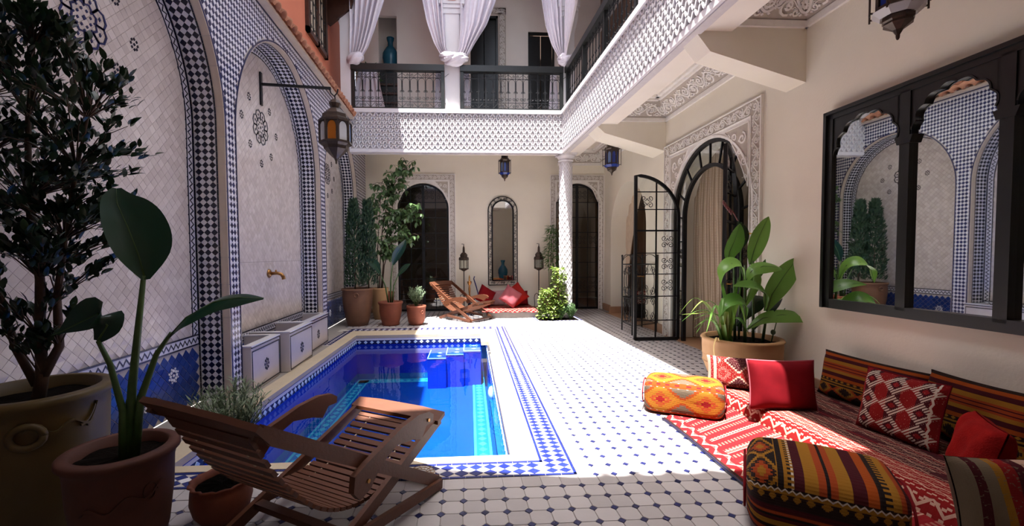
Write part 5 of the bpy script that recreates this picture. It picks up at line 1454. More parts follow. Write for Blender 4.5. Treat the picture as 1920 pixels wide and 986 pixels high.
def stripes(t, v, table):
    """table of (width, colour key)"""
    tot = sum(w for w, _ in table); p = 0; st = []
    for w, c in table: st.append((p / tot, K[c])); p += w
    if len(st) > 30: st = st[:30]
    return t.ramp(t.frac(v), st)
def f_orange(t, u, v):
    # big hooked lozenges on the sides, smaller ones on the top, orange bands between
    YO = lin((138, 84, 22)); du = t.mul(u, 2.0); d = diamond(t, du, t.mul(v, 4.0), 9)
    jag = t.mul(t.tri(t.mul(v, 44.0)), .05)
    dd = t.add(d, jag)
    c = t.mix(t.lt(dd, .60), K['g'], lin((126, 50, 12))); c = t.mix(t.lt(dd, .50), c, YO); c = t.mix(t.lt(dd, .46), c, YO); c = t.mix(t.lt(dd, .26), c, K['d']); c = t.mix(t.lt(dd, .14), c, YO); c = t.mix(t.lt(d, .06), c, K['r'])
    x = t.absv(t.sub(t.absv(t.sub(t.frac(du), .5)), t.absv(t.sub(t.frac(t.mul(v, 4.0)), .5))))
    bandm = t.gt(t.tri(t.add(t.mul(v, 4.0), .0)), .84)
    c2 = t.mix(t.gt(t.tri(t.mul(u, 9.0)), .55), lin((126, 50, 12)), K['R'])
    c = t.mix(bandm, c, lin((126, 50, 12))); c = t.mix(t.gt(t.tri(t.mul(v, 4.0)), .95), c, c2)
    dots = t.mul(t.lt(diamond(t, t.mul(u, 12.0), t.mul(v, 32.0), 6), .22), t.band(t.tri(t.mul(v, 4.0)), .76, .84))
    return t.mix(dots, c, K['w'])
kilim('kilim_orange', f_orange)
def f_big(t, u, v):
    top = stripes(t, t.mul(u, 1.0), [(6, 'k'), (2, 'y'), (5, 'b'), (3, 'o'), (2, 'y'), (3, 'b'), (2, 'y'), (2, 'b'), (1, 'w'), (5, 'm'), (6, 'y'), (3, 'd'), (1, 'b'), (3, 'd'), (6, 'y'), (6, 'm'), (5, 'o'), (1, 'k'), (5, 'b'), (4, 'y'), (3, 'd'), (3, 'm'), (3, 'k')])
    comb = t.mul(t.gt(t.tri(t.mul(v, 60.0)), .5), t.mx(t.band(t.frac(u), .27, .33), t.band(t.frac(u), .80, .86)))
    top = t.mix(comb, top, K['y'])
    dz = t.add(diamond(t, t.mul(u, 4.2), t.mul(v, 7.0), 8), t.mul(t.tri(t.mul(v, 70.0)), .06))
    left = t.mix(t.lt(dz, .56), K['b'], K['y']); left = t.mix(t.lt(dz, .42), left, K['k']); left = t.mix(t.lt(dz, .28), left, K['d']); left = t.mix(t.lt(dz, .12), left, K['y'])
    top = t.mix(t.lt(u, .22), top, left)
    sv = t.mul(t.sub(v, .25), 4.76)
    side = stripes(t, sv, [(4, 'm'), (4, 'd'), (3, 'k'), (4, 'y'), (3, 'm'), (2, 'b'), (3, 'd'), (5, 'm'), (2, 'k'), (9, 'k'), (3, 'y'), (2, 'k')])
    bow = t.mul(t.lt(diamond(t, t.mul(u, 13.0), t.mul(v, 20.0), 5), .30), t.band(sv, .68, .90))
    side = t.mix(bow, side, K['y'])
    zz = t.lt(t.absv(t.sub(sv, t.add(.93, t.mul(t.tri(t.mul(u, 22.0)), .05)))), .014)
    side = t.mix(zz, side, K['w'])
    istop = t.band(v, .46, .77)
    return t.mix(istop, side, top)
kilim('kilim_stripe', f_big)
def f_cush(t, u, v):
    c = stripes(t, v, [(3, 'd'), (4, 'k'), (5, 'b'), (2, 'd'), (4, 'b'), (2, 'y'), (2, 'k'), (2, 'y'), (4, 'k'), (4, 'o'), (5, 'm'), (4, 'y'), (2, 'd'), (1, 'm'), (3, 'd'), (1, 'm'), (2, 'd'), (5, 'y'), (5, 'm'), (4, 'o'), (3, 'k')])
    z = t.add(diamond(t, t.mul(u, 4.0), t.mul(v, 2.6), 8), t.mul(t.tri(t.mul(u, 50.0)), .05))
    low = t.mix(t.lt(z, .5), K['b'], K['d']); low = t.mix(t.lt(z, .36), low, K['y']); low = t.mix(t.lt(z, .22), low, K['k'])
    c = t.mix(t.lt(v, .28), c, low)
    dot = t.mul(t.lt(diamond(t, t.mul(u, 16.0), t.mul(v, 14.0), 5), .25), t.band(v, .33, .42))
    return t.mix(dot, c, K['y'])
kilim('kilim_cushion', f_cush)
def f_motif(t, u, v):
    base = t.mix(t.gt(t.tri(t.mul(u, 3.0)), .45), K['m'], K['r'])
    d = diamond(t, t.mul(u, 3.0), t.mul(v, 3.0), 9)
    hook = t.mul(t.band(d, .20, .46), t.gt(t.tri(t.add(t.mul(u, 21.0), t.mul(v, 21.0))), .42))
    c = t.mix(hook, base, K['w']); c = t.mix(t.lt(d, .09), c, K['R'])
    zz = t.lt(t.absv(t.sub(u, t.add(.06, t.mul(t.tri(t.mul(v, 8.0)), .02)))), .012)
    c = t.mix(zz, c, K['w'])
    ed = t.gt(u, .93); c = t.mix(ed, c, K['R'])
    fl = t.gt(t.noise(t.coord('UV'), 60.0, 1.0), .70)
    return t.mix(t.mul(fl, .8), c, K['c'])
kilim('motif_red', f_motif)
def f_rug(t, u, v):
    # crosswise stripes of red and pale figured bands, border of zigzag
    c = stripes(t, t.mul(v, 7.0), [(22, 'R'), (1, 'c'), (2, 'R'), (1, 'c'), (18, 'R'), (1, 'c'), (4, 'p'), (1, 'c')])
    fig = t.mul(t.gt(t.tri(t.mul(u, 26.0)), .5), t.gt(t.tri(t.mul(v, 28.0)), .6))
    c = t.mix(t.mul(fig, .35), c, K['c'])
    ub = t.mx(t.lt(u, .16), t.gt(u, .90))
    z = t.absv(t.sub(t.frac(t.mul(u, 9.0)), t.tri(t.mul(v, 16.0))))
    bz = t.mix(t.lt(z, .42), K['c'], K['R']); bz = t.mix(t.gt(z, .70), bz, K['p'])
    c = t.mix(ub, c, bz); c = t.mix(t.lt(u, .035), c, K['k'])
    return c
kilim('rug_red', f_rug)
def f_matt(t, u, v):
    c = stripes(t, t.mul(u, 9.0), [(6, 'm'), (1, 'k'), (6, 'm'), (1, 'r')])
    row = t.gt(t.tri(t.mul(u, 46.0)), .60)
    zz = t.lt(t.absv(t.sub(t.frac(t.add(t.mul(u, 18.0), t.mul(t.tri(t.mul(v, 26.0)), .35))), .5)), .06)
    br = t.mul(row, t.gt(t.tri(t.add(t.mul(v, 62.0), t.mul(t.floor(t.mul(u, 46.0)), .37))), .58))
    msk = t.gt(t.noise(t.coord('UV'), 9.0, 1.0), .42)
    c = t.mix(t.mul(t.mx(br, zz), t.mul(msk, .75)), c, K['c'])
    edge_ = t.lt(u, .22); e2 = t.mix(t.mx(br, zz), K['r'], K['c'])
    return t.mix(edge_, c, e2)
kilim('mattress_maroon', f_matt)
def f_mixed(t, u, v):
    c = stripes(t, u, [(3, 'e'), (2, 'm'), (3, 'e'), (2, 'y'), (3, 'r'), (5, 'm'), (2, 'k'), (14, 'g'), (3, 'm')])
    d = diamond(t, t.mul(u, 3.2), t.mul(v, 1.6), 9)
    x = t.mix(t.lt(d, .56), K['n'], K['e']); x = t.mix(t.lt(d, .46), x, K['m']); x = t.mix(t.lt(d, .2), x, K['c'])
    c = t.mix(t.gt(u, .42), c, x)
    fl = t.gt(t.noise(t.coord('UV'), 34.0, 1.0), .64)
    return t.mix(t.mul(fl, .6), c, K['e'])
kilim('mixed_kilim', f_mixed)
def f_patch(t, u, v):
    d = diamond(t, t.mul(u, 1.6), t.mul(v, 1.2), 8)
    c = t.mix(t.lt(d, .55), K['m'], K['c']); c = t.mix(t.lt(d, .47), c, K['r']); c = t.mix(t.lt(d, .2), c, K['p']); c = t.mix(t.lt(d, .1), c, K['r'])
    st = stripes(t, t.mul(u, 8.0), [(1, 'c'), (1, 'R')]); c = t.mix(t.lt(u, .22), c, st)
    fl = t.gt(t.noise(t.coord('UV'), 40.0, 1.0), .62)
    return t.mix(t.mul(fl, .6), c, K['c'])
kilim('patch_kilim', f_patch)
def f_flor(t, u, v):
    n = t.noise(t.coord('UV'), 4.5, 1.0)
    c = t.mix(t.gt(n, .5), K['c'], K['R']); return t.mix(t.gt(n, .62), c, K['c'])
kilim('floral_red', f_flor)
def f_divan(t, u, v):
    d = diamond(t, t.mul(u, 12.0), t.mul(v, 6.0), 6); c = t.mix(t.lt(d, .42), K['R'], K['c']); c = t.mix(t.lt(d, .26), c, K['R']); return t.mix(t.gt(t.tri(t.mul(u, 48.0)), .6), c, K['r'])
kilim('divan_red', f_divan)
def f_curt(t, u, v):
    g = t.mul(t.gt(t.tri(t.mul(u, 60.0)), .45), t.gt(t.tri(t.mul(v, 130.0)), .35))
    return t.mix(g, lin((164, 146, 124)), lin((206, 192, 172)))
kilim('openwork_linen', f_curt)

# ---- poufs, cushions, rug, mattress
def pouf(name, label, c, L, D, H, rot, mat):
    r = thing(name, label, 'pouf', c, 'kilim poufs on the floor seating', local=True); r.rotation_euler = (0, 0, rot)
    q = MB(); ns, nt = 44, 72
    def ring(t):   # rounded rectangle perimeter, t in 0..1, starting at bottom front going up
        hw, hh, e = D / 2, H / 2, 5.0
        a = 2 * pi * t - pi * .75; ca, sa = cos(a), sin(a)
        k = (abs(ca) ** e + abs(sa) ** e) ** (-1 / e)
        return ca * k * hw, sa * k * hh
    for i in range(ns + 1):
        s = i / ns
        x0 = (s - .5) * 2; x = (abs(x0) ** .9) * (1 if x0 > 0 else -1)
        xx = x * L / 2
        sh = (1 - abs(x0) ** 9) ** .42 if abs(x0) < 1 else 0.0
        for j in range(nt + 1):
            t = j / nt; y, z = ring(t)
            sag = .02 * sin(9 * s + 5 * t) * (1 if z > 0 else .3)
            q.add([(xx, -y * sh * (1 + sag), H / 2 + z * (.12 + .88 * sh) * (1 + sag * .6))], [], 0, [(s, (t + .0) % 1.0 if j < nt else 1.0)])
    q.f = [(i * (nt + 1) + j, i * (nt + 1) + j + 1, (i + 1) * (nt + 1) + j + 1, (i + 1) * (nt + 1) + j) for i in range(ns) for j in range(nt)]; q.mi = [0] * len(q.f)
    q.build('cover', [mat], r, True)
    q = MB()
    for sx in (-1, 1): q.tube([(sx * L * .497, -D * .36 * cos(a), H / 2 + H * .36 * sin(a)) for a in [2 * pi * k / 20 for k in range(21)]], .006, 5)
    q.build('piping', ['dark_red_cloth'], r, True)
    return r
pouf('floor_pouf', 'bright orange kilim pouf in full sun at the far end of the rug', (2.03, 3.72, .002), .66, .46, .285, -.52, 'kilim_orange')
pouf('floor_pouf', 'brown and gold striped kilim pouf nearest the photographer', (1.83, 2.05, .006), .64, .54, .355, -.60, 'kilim_stripe')
def cushion(name, label, c, W, H, T, yaw_, tilt, mat, group='cushions on the floor seating', roll_=0.0, trim=None):
    r = thing(name, label, 'cushion', c, group, local=True)
    r.rotation_euler = (tilt, roll_, yaw_)
    q = MB(); n = 22
    idx = {}
    for side in (-1, 1):
        for i in range(n + 1):
            for j in range(n + 1):
                u, v = i / n * 2 - 1, j / n * 2 - 1
                k = ((1 - u ** 4) * (1 - v ** 4)) ** .5; pinch = 1 - .07 * (1 - abs(u) ** 2) * (abs(v) ** 6)
                px = u * W / 2 * (1 - .06 * (1 - v * v) * abs(u) ** 3); pz = v * H / 2 * (1 - .06 * (1 - u * u) * abs(v) ** 3)
                wr = .006 * sin(7 * u + 3 * v) * k
                q.add([(px, side * (T / 2 * k + .004 + wr), pz + H / 2)], [], 0, [(i / n, j / n)])
    m = n + 1
    for sidx in (0, 1):
        o = sidx * m * m
        for i in range(n):
            for j in range(n):
                f = (o + i * m + j, o + (i + 1) * m + j, o + (i + 1) * m + j + 1, o + i * m + j + 1); q.f.append(f if sidx == 0 else f[::-1]); q.mi.append(0)
    q.build('cover', [mat], r, True)
    if trim:
        q = MB(); P = [(-1, -1), (1, -1), (1, 1), (-1, 1), (-1, -1)]
        path = []
        for (a, b), (c_, d) in zip(P[:-1], P[1:]):
            for k in range(8): u, v = a + (c_ - a) * k / 8, b + (d - b) * k / 8; path.append((u * W / 2 * (1 - .06 * (1 - v * v) * abs(u) ** 3), 0, v * H / 2 * (1 - .06 * (1 - u * u) * abs(v) ** 3) + H / 2))
        q.tube(path + [path[0]], .007, 5); q.build('piping', [trim], r, True)
    return r
rug = thing('striped_rug', 'red and white striped flatweave rug in the sun under the poufs', 'rug', (2.1, 2.8, 0))
q = MB(); ni, nj = 30, 60
for j in range(nj + 1):
    for i in range(ni + 1):
        u, v = i / ni, j / nj; y = 1.1 + v * 2.42 + u * .55 * v; x = 1.735 + u * .90 + .012 * sin(9 * v) * (1 - u); q.add([(x, y, .010 + .003 * sin(14 * v + 5 * u) * (1 - u))], [], 0, [(u, v)])
q.f = [(j * (ni + 1) + i, j * (ni + 1) + i + 1, (j + 1) * (ni + 1) + i + 1, (j + 1) * (ni + 1) + i) for j in range(nj) for i in range(ni)]; q.mi = [0] * len(q.f)
q.build('pile', ['rug_red'], rug, True)
q = MB(); q.tube([(1.735 + .012 * sin(9 * v), 1.1 + v * 2.42, .008) for v in [k / 40 for k in range(41)]], .010, 6); q.build('bound_edge', ['dark_navy'], rug, True)
mat_ = thing('seat_mattress', 'maroon kilim covered mattress along the right wall under the cushions', 'mattress', (3.0, 2.4, 0))
q = MB(); ni, nj = 40, 90; X0, X1, Ya, Yb, Hm = 2.47, 3.465, .7, 4.12, .115
def mtop(u, v):
    e = min(1.0, min(u, 1 - u) * 18, min(v, 1 - v) * 40); e = max(0, e) ** .4
    return .012 + Hm * e + .004 * sin(20 * v) * sin(9 * u)
for j in range(nj + 1):
    for i in range(ni + 1):
        u, v = i / ni, j / nj; q.add([(X0 + (X1 - X0) * u, Ya + (Yb - Ya) * v, mtop(u, v))], [], 0, [(u, v)])
q.f = [(j * (ni + 1) + i, j * (ni + 1) + i + 1, (j + 1) * (ni + 1) + i + 1, (j + 1) * (ni + 1) + i) for j in range(nj) for i in range(ni)]; q.mi = [0] * len(q.f)
q.build('cover', ['mattress_maroon'], mat_, True)
ZM = .125
cushion('cushion', 'plain red rectangular cushion with pale piping at the far end of the mattress', (2.66, 3.33, ZM), .52, .40, .15, -.16, -.16, 'red_cloth', trim='pink_cloth')
cushion('cushion', 'long orange striped kilim cushion against the wall behind the plain red one', (3.34, 3.32, ZM), .86, .40, .17, pi / 2 + .05, .20, 'kilim_cushion')
cushion('cushion', 'long orange striped kilim cushion against the wall under the middle of the mirror', (3.33, 2.56, ZM), .66, .44, .17, pi / 2 - .05, .16, 'kilim_cushion')
cushion('cushion', 'red cushion with white hooked motifs leaning on the striped cushions', (2.99, 2.75, ZM), .50, .44, .14, pi / 2 + .10, .22, 'motif_red', trim='red_cloth')
cushion('cushion', 'plush plain red cushion tilted beside the white motif cushion', (2.84, 2.20, ZM), .40, .36, .16, .95, .22, 'velvet')
cushion('cushion', 'grey green kilim cushion with stripes at the lower right corner', (2.52, 1.68, ZM - .02), .64, .38, .15, -.12, -.24, 'mixed_kilim')
cushion('cushion', 'red and cream flowered cushion at the right edge of the picture', (3.36, 2.02, ZM), .46, .42, .16, pi / 2, .18, 'floral_red')
cushion('cushion', 'small patchwork kilim cushion between the orange pouf and the plain red cushion', (2.60, 3.90, ZM), .42, .30, .15, -.5, -.35, 'patch_kilim')

# ---- divan under the tall mirror
dv = thing('divan', 'low stone divan topped with a red figured rug under the tall mirror', 'divan', (1.3, 10.1, 0))
q = MB(); q.box(.60, 1.82, 9.56, 10.86, 0, .13); q.build('platform', ['sling'], dv)
q = MB()
for j in range(13):
    for i in range(31): u, v = i / 30, j / 12; q.add([(.58 + 1.26 * u, 9.52 + 1.33 * v, .165 + (.012 * sin(19 * u) - .03 if j == 0 else 0))], [], 0, [(u, v)])
q.f = [(j * 31 + i, j * 31 + i + 1, (j + 1) * 31 + i + 1, (j + 1) * 31 + i) for j in range(12) for i in range(30)]; q.mi = [0] * len(q.f)
q.build('rug_cover', ['divan_red'], dv, True)
G2 = 'cushions on the divan'
cushion('cushion', 'wine red cushion standing on its corner at the left of the divan', (.62, 10.20, .265), .42, .42, .15, .25, -.25, 'dark_red_cloth', G2, .55)
cushion('cushion', 'dusty pink cushion standing on its corner in the middle of the divan', (1.16, 9.98, .275), .42, .42, .15, -.1, -.30, 'pink_cloth', G2, .60)
cushion('cushion', 'brick red cushion standing on its corner at the right of the divan', (1.56, 10.08, .29), .45, .45, .15, .15, -.28, 'brick_red_cloth', G2, -.62)
cushion('cushion', 'grey mauve cushion half hidden behind the pink one on the divan', (.98, 10.55, .15), .46, .40, .14, 0, -.2, 'grey_cloth', G2)
cushion('cushion', 'wine red cushion lying behind the brick red one on the divan', (1.58, 10.52, .15), .44, .38, .14, .2, -.2, 'dark_red_cloth', G2)

# ---- folding slatted chairs
def folding_chair(label, wood):
    r = thing('folding_chair', label, 'chair', (0, 0, 0), 'folding slatted garden chairs', local=True)
    hw = .345; BF = (.503, .385); BR = (-.527, .02); AT = (-.753, .771); AF = (.439, .02)
    P = lambda s, w, z: (w, s, z)      # local: x = width, y = forward
    def bar(nm, a, b, w=.028, h=.062, mat=wood, par=r):
        q = MB(); q.bar(a, b, w, h); return q.build(nm, [mat], par)
    for sg in (-1, 1):
        bar('back_rail', P(AT[0], sg * hw, AT[1]), P(AF[0], sg * hw, AF[1]))
        bar('seat_rail', P(BF[0], sg * (hw - .034), BF[1]), P(BR[0], sg * (hw - .034), BR[1]))
        # brace from the seat rail down to the front foot
        bar('brace', P(-.26, sg * (hw - .002), .10), P(AF[0] - .02, sg * (hw + .030), .03), .024, .05)
        # curved armrest with its bracket
        q = MB(); xs = sg * (hw + .028); prof = [(-.30, .50), (-.22, .53), (-.10, .56), (.05, .60), (.20, .615), (.30, .60), (.345, .57), (.34, .53), (.27, .53), (.22, .47), (.14, .50), (.0, .525), (-.12, .48), (-.20, .40), (-.27, .38), (-.31, .43)]
        prof = [(s - .02, z - .085) for s, z in prof]
        q.prism(prof, lambda u, v, d: (d, u, v), xs - .016, xs + .016); arm = q.build('armrest', [wood], r)
        q = MB(); q.tube([(xs + sg * .015, -.235, .36), (xs + sg * .022, -.235, .36)], .010, 8); q.tube([(xs + sg * .015, .27, .47), (xs + sg * .022, .27, .47)], .010, 8); q.build('bolt', ['brass'], arm)
    # headboard and front board
    q = MB(); q.prism([(-hw - .03, -.06), (hw + .03, -.06), (hw + .03, .04), (hw * .5, .055), (-hw * .5, .055), (-hw - .03, .04)], lambda u, v, d: (u, AT[0] + .0 + (-.68 * v * .9) + d * .7, AT[1] + .0 + v * .73 + d * .7), -.012, .014); q.build('headboard', [wood], r)
    q = MB(); q.prism([(-hw, -.07), (hw, -.07), (hw, .02), (hw * .5, .035), (-hw * .5, .035), (-hw, .02)], lambda u, v, d: (u, BF[0] + .0 + v * .9, BF[1] + .012 + v * .34 + d), -.0, .024); q.build('front_board', [wood], r)
    bar('foot_stretcher', P(AF[0] - .015, -hw, .045), P(AF[0] - .015, hw, .045), .05, .03)
    bar('heel_stretcher', P(-.30, -hw + .03, .11), P(-.30, hw - .03, .11), .05, .03)
    # hanging sling of slats from the headboard down to the low point and up to the front board
    ctrl = [(-.728, .722), (-.60, .50), (-.42, .30), (-.22, .20), (0.0, .185), (.24, .255), (.455, .355)]
    def bez(t):
        n = len(ctrl) - 1; k = min(int(t * n), n - 1); f = t * n - k
        p = [ctrl[max(k - 1, 0)], ctrl[k], ctrl[k + 1], ctrl[min(k + 2, n)]]
        o = []
        for d in (0, 1): o.append(.5 * (2 * p[1][d] + (p[2][d] - p[0][d]) * f + (2 * p[0][d] - 5 * p[1][d] + 4 * p[2][d] - p[3][d]) * f * f + (3 * p[1][d] - p[0][d] - 3 * p[2][d] + p[3][d]) * f ** 3))
        return o
    N_ = 31
    for i in range(N_):
        t = .0 + .98 * i / (N_ - 1); a, b = bez(max(0, t - .01)), bez(min(1, t + .01)); m = bez(t)
        d = Vector((0, b[0] - a[0], b[1] - a[1])).normalized(); nrm = Vector((0, -d.z, d.y))
        hw2 = hw - .075
        q = MB(); q.bar((-hw2, m[0], m[1]), (hw2, m[0], m[1]), .033, .017, 0, tuple(nrm)); q.build('slat', [wood], r)
    q = MB()
    for w in (-.17, .17): q.tube([(w, *bez(k / 40)) for k in range(41)], .005, 4)
    q.build('slat_cord', ['linen'], r)
    return r
ch1 = folding_chair('dark shaded slatted folding chair beside the pool in the foreground', 'teak'); ch1.location = (-.634, 2.39, .0); ch1.rotation_euler = (0, 0, -radians(29.8))
ch2 = copy_tree(ch1); ch2.location = (.234, 9.51, 0); ch2.rotation_euler = (0, 0, -radians(132))
ch2['label'] = 'sunlit slatted folding chair in front of the divan at the far end'
for o in ch2.children:
    for s_ in o.material_slots:
        pass

# ---- bookish little things: iron rack, kilim bench, openwork curtain, alcove curtain, sconces
rk = thing('iron_rack', 'tall wrought iron rack with scrolls standing behind the open door leaf', 'rack', (3.33, 7.7, 0))
cr = [(3.04, 7.27), (3.085, 7.84), (3.62, 7.56), (3.58, 8.10)]; corner = [Vector((x, y, 0)) for x, y in cr]
for v in corner:
    q = MB(); q.tube([v, v + Vector((0, 0, 1.36))], .013, 6); q.ell((v.x, v.y, 1.375), .02, .02, .022, 6, 8); q.build('post', ['iron'], rk)
for z in (.16, .62, 1.22):
    q = MB()
    for a, b in ((0, 1), (1, 3), (3, 2), (2, 0)): q.tube([corner[a] + Vector((0, 0, z)), corner[b] + Vector((0, 0, z))], .009, 5)
    for k in range(1, 6): q.tube([corner[0].lerp(corner[1], k / 6) + Vector((0, 0, z)), corner[2].lerp(corner[3], k / 6) + Vector((0, 0, z))], .004, 4)
    q.build('shelf', ['iron'], rk)
q = MB()
for a, b in ((0, 1), (2, 3), (1, 3)):
    A, B = corner[a], corner[b]; L = (B - A).length; F = lambda u, v, d=0: tuple(A.lerp(B, u / L) + Vector((0, 0, v)))
    for z0_, z1_ in ((.18, .62), (.64, 1.2)):
        for sg in (-1, 1):
            q.tube([F(L / 2 + sg * (.05 + .12 * sin(pi * k / 14)), z0_ + (z1_ - z0_) * k / 14) for k in range(15)], .006, 4)
            q.tube([F(u, v) for u, v in spiral(L / 2 + sg * .12, z0_ + .10, .09, .02, 0, 1.4 * sg, 14)], .006, 4); q.tube([F(u, v) for u, v in spiral(L / 2 + sg * .12, z1_ - .10, .08, .02, 0, -1.4 * sg, 14)], .006, 4)
    q.tube([F(L / 2 - L / 2 * cos(pi * k / 12), 1.24 + .16 * sin(pi * k / 12)) for k in range(13)], .007, 4)
q.build('scrollwork', ['iron'], rk, kind='stuff')
bn = thing('kilim_bench', 'dark bench draped with a white figured kilim inside the small arch', 'bench', (4.3, 9.55, 0))
q = MB(); q.box(3.95, 4.6, 9.2, 9.95, 0, .42); q.build('seat', ['black_wood'], bn); q = MB(); 
n = 12
for j in range(n + 1):
    for i in range(n + 1): q.add([(3.94 + .66 * i / n, 9.19, .32 + .28 * j / n)], [], 0, [(i / n, j / n)])
q.f = [(j * (n + 1) + i, j * (n + 1) + i + 1, (j + 1) * (n + 1) + i + 1, (j + 1) * (n + 1) + i) for j in range(n) for i in range(n)]; q.mi = [0] * len(q.f); q.build('throw', ['motif_red'], bn)
ct = thing('openwork_curtain', 'beige openwork curtain hanging inside the big arched doorway', 'curtain', (4.0, 6.75, 0))
q = MB(); nu, nv = 90, 40
for j in range(nv + 1):
    for i in range(nu + 1):
        u, v = i / nu, j / nv; y = 6.26 + 1.06 * u + (.03 * sin(20 * u) if v < .1 else 0); x = 4.02 + .055 * sin(7 * 2 * pi * u + .6 * sin(3 * v)) + .02 * sin(3 * u + 5 * v); q.add([(x, y, .01 + 3.0 * v)], [], 0, [(u, v)])
q.f = [(j * (nu + 1) + i, j * (nu + 1) + i + 1, (j + 1) * (nu + 1) + i + 1, (j + 1) * (nu + 1) + i) for j in range(nv) for i in range(nu)]; q.mi = [0] * len(q.f); q.build('drape', ['openwork_linen'], ct, True)
q = MB(); q.tube([(4.02, 5.9, 3.03), (4.02, 7.5, 3.03)], .016, 8); q.build('curtain_rod', ['iron'], ct)
ca = thing('alcove_curtain', 'plain beige curtain drawn aside inside the small arch', 'curtain', (4.05, 9.6, 0))
q = MB(); nu, nv = 50, 30
for j in range(nv + 1):
    v = j / nv; z = .95 + 2.2 * v; ya = 10.15 - .05 * v; yb = 9.95 - .95 * v ** 1.6
    for i in range(nu + 1):
        u = i / nu; q.add([(4.08 + .03 * sin(6 * 2 * pi * u), ya + (yb - ya) * u, z)], [], 0, [(u, v)])
q.f = [(j * (nu + 1) + i, j * (nu + 1) + i + 1, (j + 1) * (nu + 1) + i + 1, (j + 1) * (nu + 1) + i) for j in range(nv) for i in range(nu)]; q.mi = [0] * len(q.f); q.build('drape', ['linen'], ca, True)
tl_ = NT('lit_amber_glass'); tl_.set(Base_Color=lin((255, 190, 90)), Emission_Color=lin((255, 190, 90))); tl_.b.inputs['Emission Strength'].default_value = 0.3; MAT['lit'] = tl_.m
for (x, y, z, lb) in ((3.10, 13.9, 2.45, 'small lit wall lamp in the room behind the right arched door'), (4.7, 9.9, 2.1, 'small lit wall lamp inside the small arch')):
    s_ = thing('wall_sconce', lb, 'lamp', (x, y, z)); q = MB(); q.lathe([(.05, -.12), (.06, -.10), (.05, .10), (.03, .12)], (x, y, z), 12); q.build('shade', ['lit'], s_); q = MB(); q.tube([(x, y, z - .12), (x, y, z - .2), (x + .02, y + .1, z - .2)], .01, 5); q.build('arm', ['brass'], s_)
sb = thing('sideboard', 'dark brown cabinet inside the big arched doorway behind the canna', 'cabinet', (5.2, 5.0, 0))
q = MB(); q.box(5.0, 5.5, 4.2, 5.8, 0, 1.25); q.build('body', ['dark_wood'], sb)
for k in range(3): q = MB(); q.box(4.98, 5.0, 4.23 + k * .52, 4.72 + k * .52, .1, 1.18); q.build('door', ['dark_wood'], sb)

# ---- vases, upstairs chest
def vase(label, x, y, z, H, Rm, group=None):
    v = thing('vase', label, 'vase', (x, y, z)); q = MB()
    q.lathe([(0, 0), (.55 * Rm, 0), (.75 * Rm, .15 * H), (Rm, .45 * H), (.97 * Rm, .58 * H), (.6 * Rm, .72 * H), (.34 * Rm, .78 * H), (.32 * Rm, .88 * H), (.42 * Rm, .94 * H), (.48 * Rm, H), (.38 * Rm, H), (.26 * Rm, .88 * H), (.26 * Rm, .8 * H)], (x, y, z), 32); q.build('body', ['blue_vase'], v, True); return v
vase('teal blue bottle vase on the chest in the upstairs niche', -1.585, 11.2, 5.95, .93, .20)
vase('tall blue floor vase behind the photographer, seen only in the tall mirror', 2.45, -.55, 0, 1.15, .25)
cs = thing('carved_chest', 'dark carved chest of scalloped tiers in the upstairs niche', 'chest', (-1.6, 11.1, 4.4))
q = MB(); q.box(-1.83, -1.385, 11.0, 11.4, 4.42, 5.95); q.build('body', ['black_wood'], cs)
for k in range(6):
    q = MB()
    for i in range(5): q.lathe([(.05, 0), (.05, .02), (.0, .02)], (-1.78 + i * .085, 11.0, 4.55 + k * .22), 10)
    q.box(-1.83, -1.385, 10.96, 11.0, 4.52 + k * .22, 4.56 + k * .22); q.build('tier', ['dark_wood'], cs)

fn = thing('potted_fern', 'small green fern on a dark stand upstairs beside the left curtain', 'potted plant', (-1.98, 10.35, 4.42))
q = MB(); q.box(-2.12, -1.84, 10.2, 10.5, 4.42, 5.28); q.build('stand', ['black_wood'], fn)
q = MB(); q.lathe([(0, 0), (.08, 0), (.12, .16), (.13, .18), (.10, .18), (.09, .1)], (-1.98, 10.35, 5.28), 20); q.build('pot_body', ['terracotta'], fn)
# ================================================================== POTS AND PLANTS
def pot(name, label, x, y, prof, mat, cat='pot', soil_r=None, soil_z=None, wob=None, group=None, seg=40, z=0.0):
    r = thing(name, label, cat, (x, y, z), group); q = MB(); q.lathe(prof, (x, y, z), seg, 0, wob); q.build('pot_body', [mat], r, True)
    q = MB(); n = 26; vs = [(x, y, z + soil_z + .012)]
    for k in range(n):
        for f in (.5, 1.0): vs.append((x + soil_r * f * cos(2 * pi * k / n), y + soil_r * f * sin(2 * pi * k / n), z + soil_z + U(-.006, .012)))
    fs = []
    for k in range(n):
        a, b = 1 + 2 * k, 1 + 2 * ((k + 1) % n); fs += [(0, a, b), (a, a + 1, b + 1, b)]
    q.add(vs, fs); q.build('soil', ['soil'], r); return r
def rimmed(R0, Rm, H, lip=.03, base=.7, t=.03):
    """outer profile up, over the lip and down inside"""
    return [(0, 0), (R0 * base, 0), (R0 * base * 1.03, .02), (R0 * .86, H * .25), (R0 * .97, H * .6), (R0, H * .86), (Rm, H - lip * 1.3), (Rm + lip * .5, H - lip * .8), (Rm + lip * .5, H - .008), (Rm + lip * .2, H), (Rm - t, H), (Rm - t - .005, H * .84), (R0 - t, H * .8)]
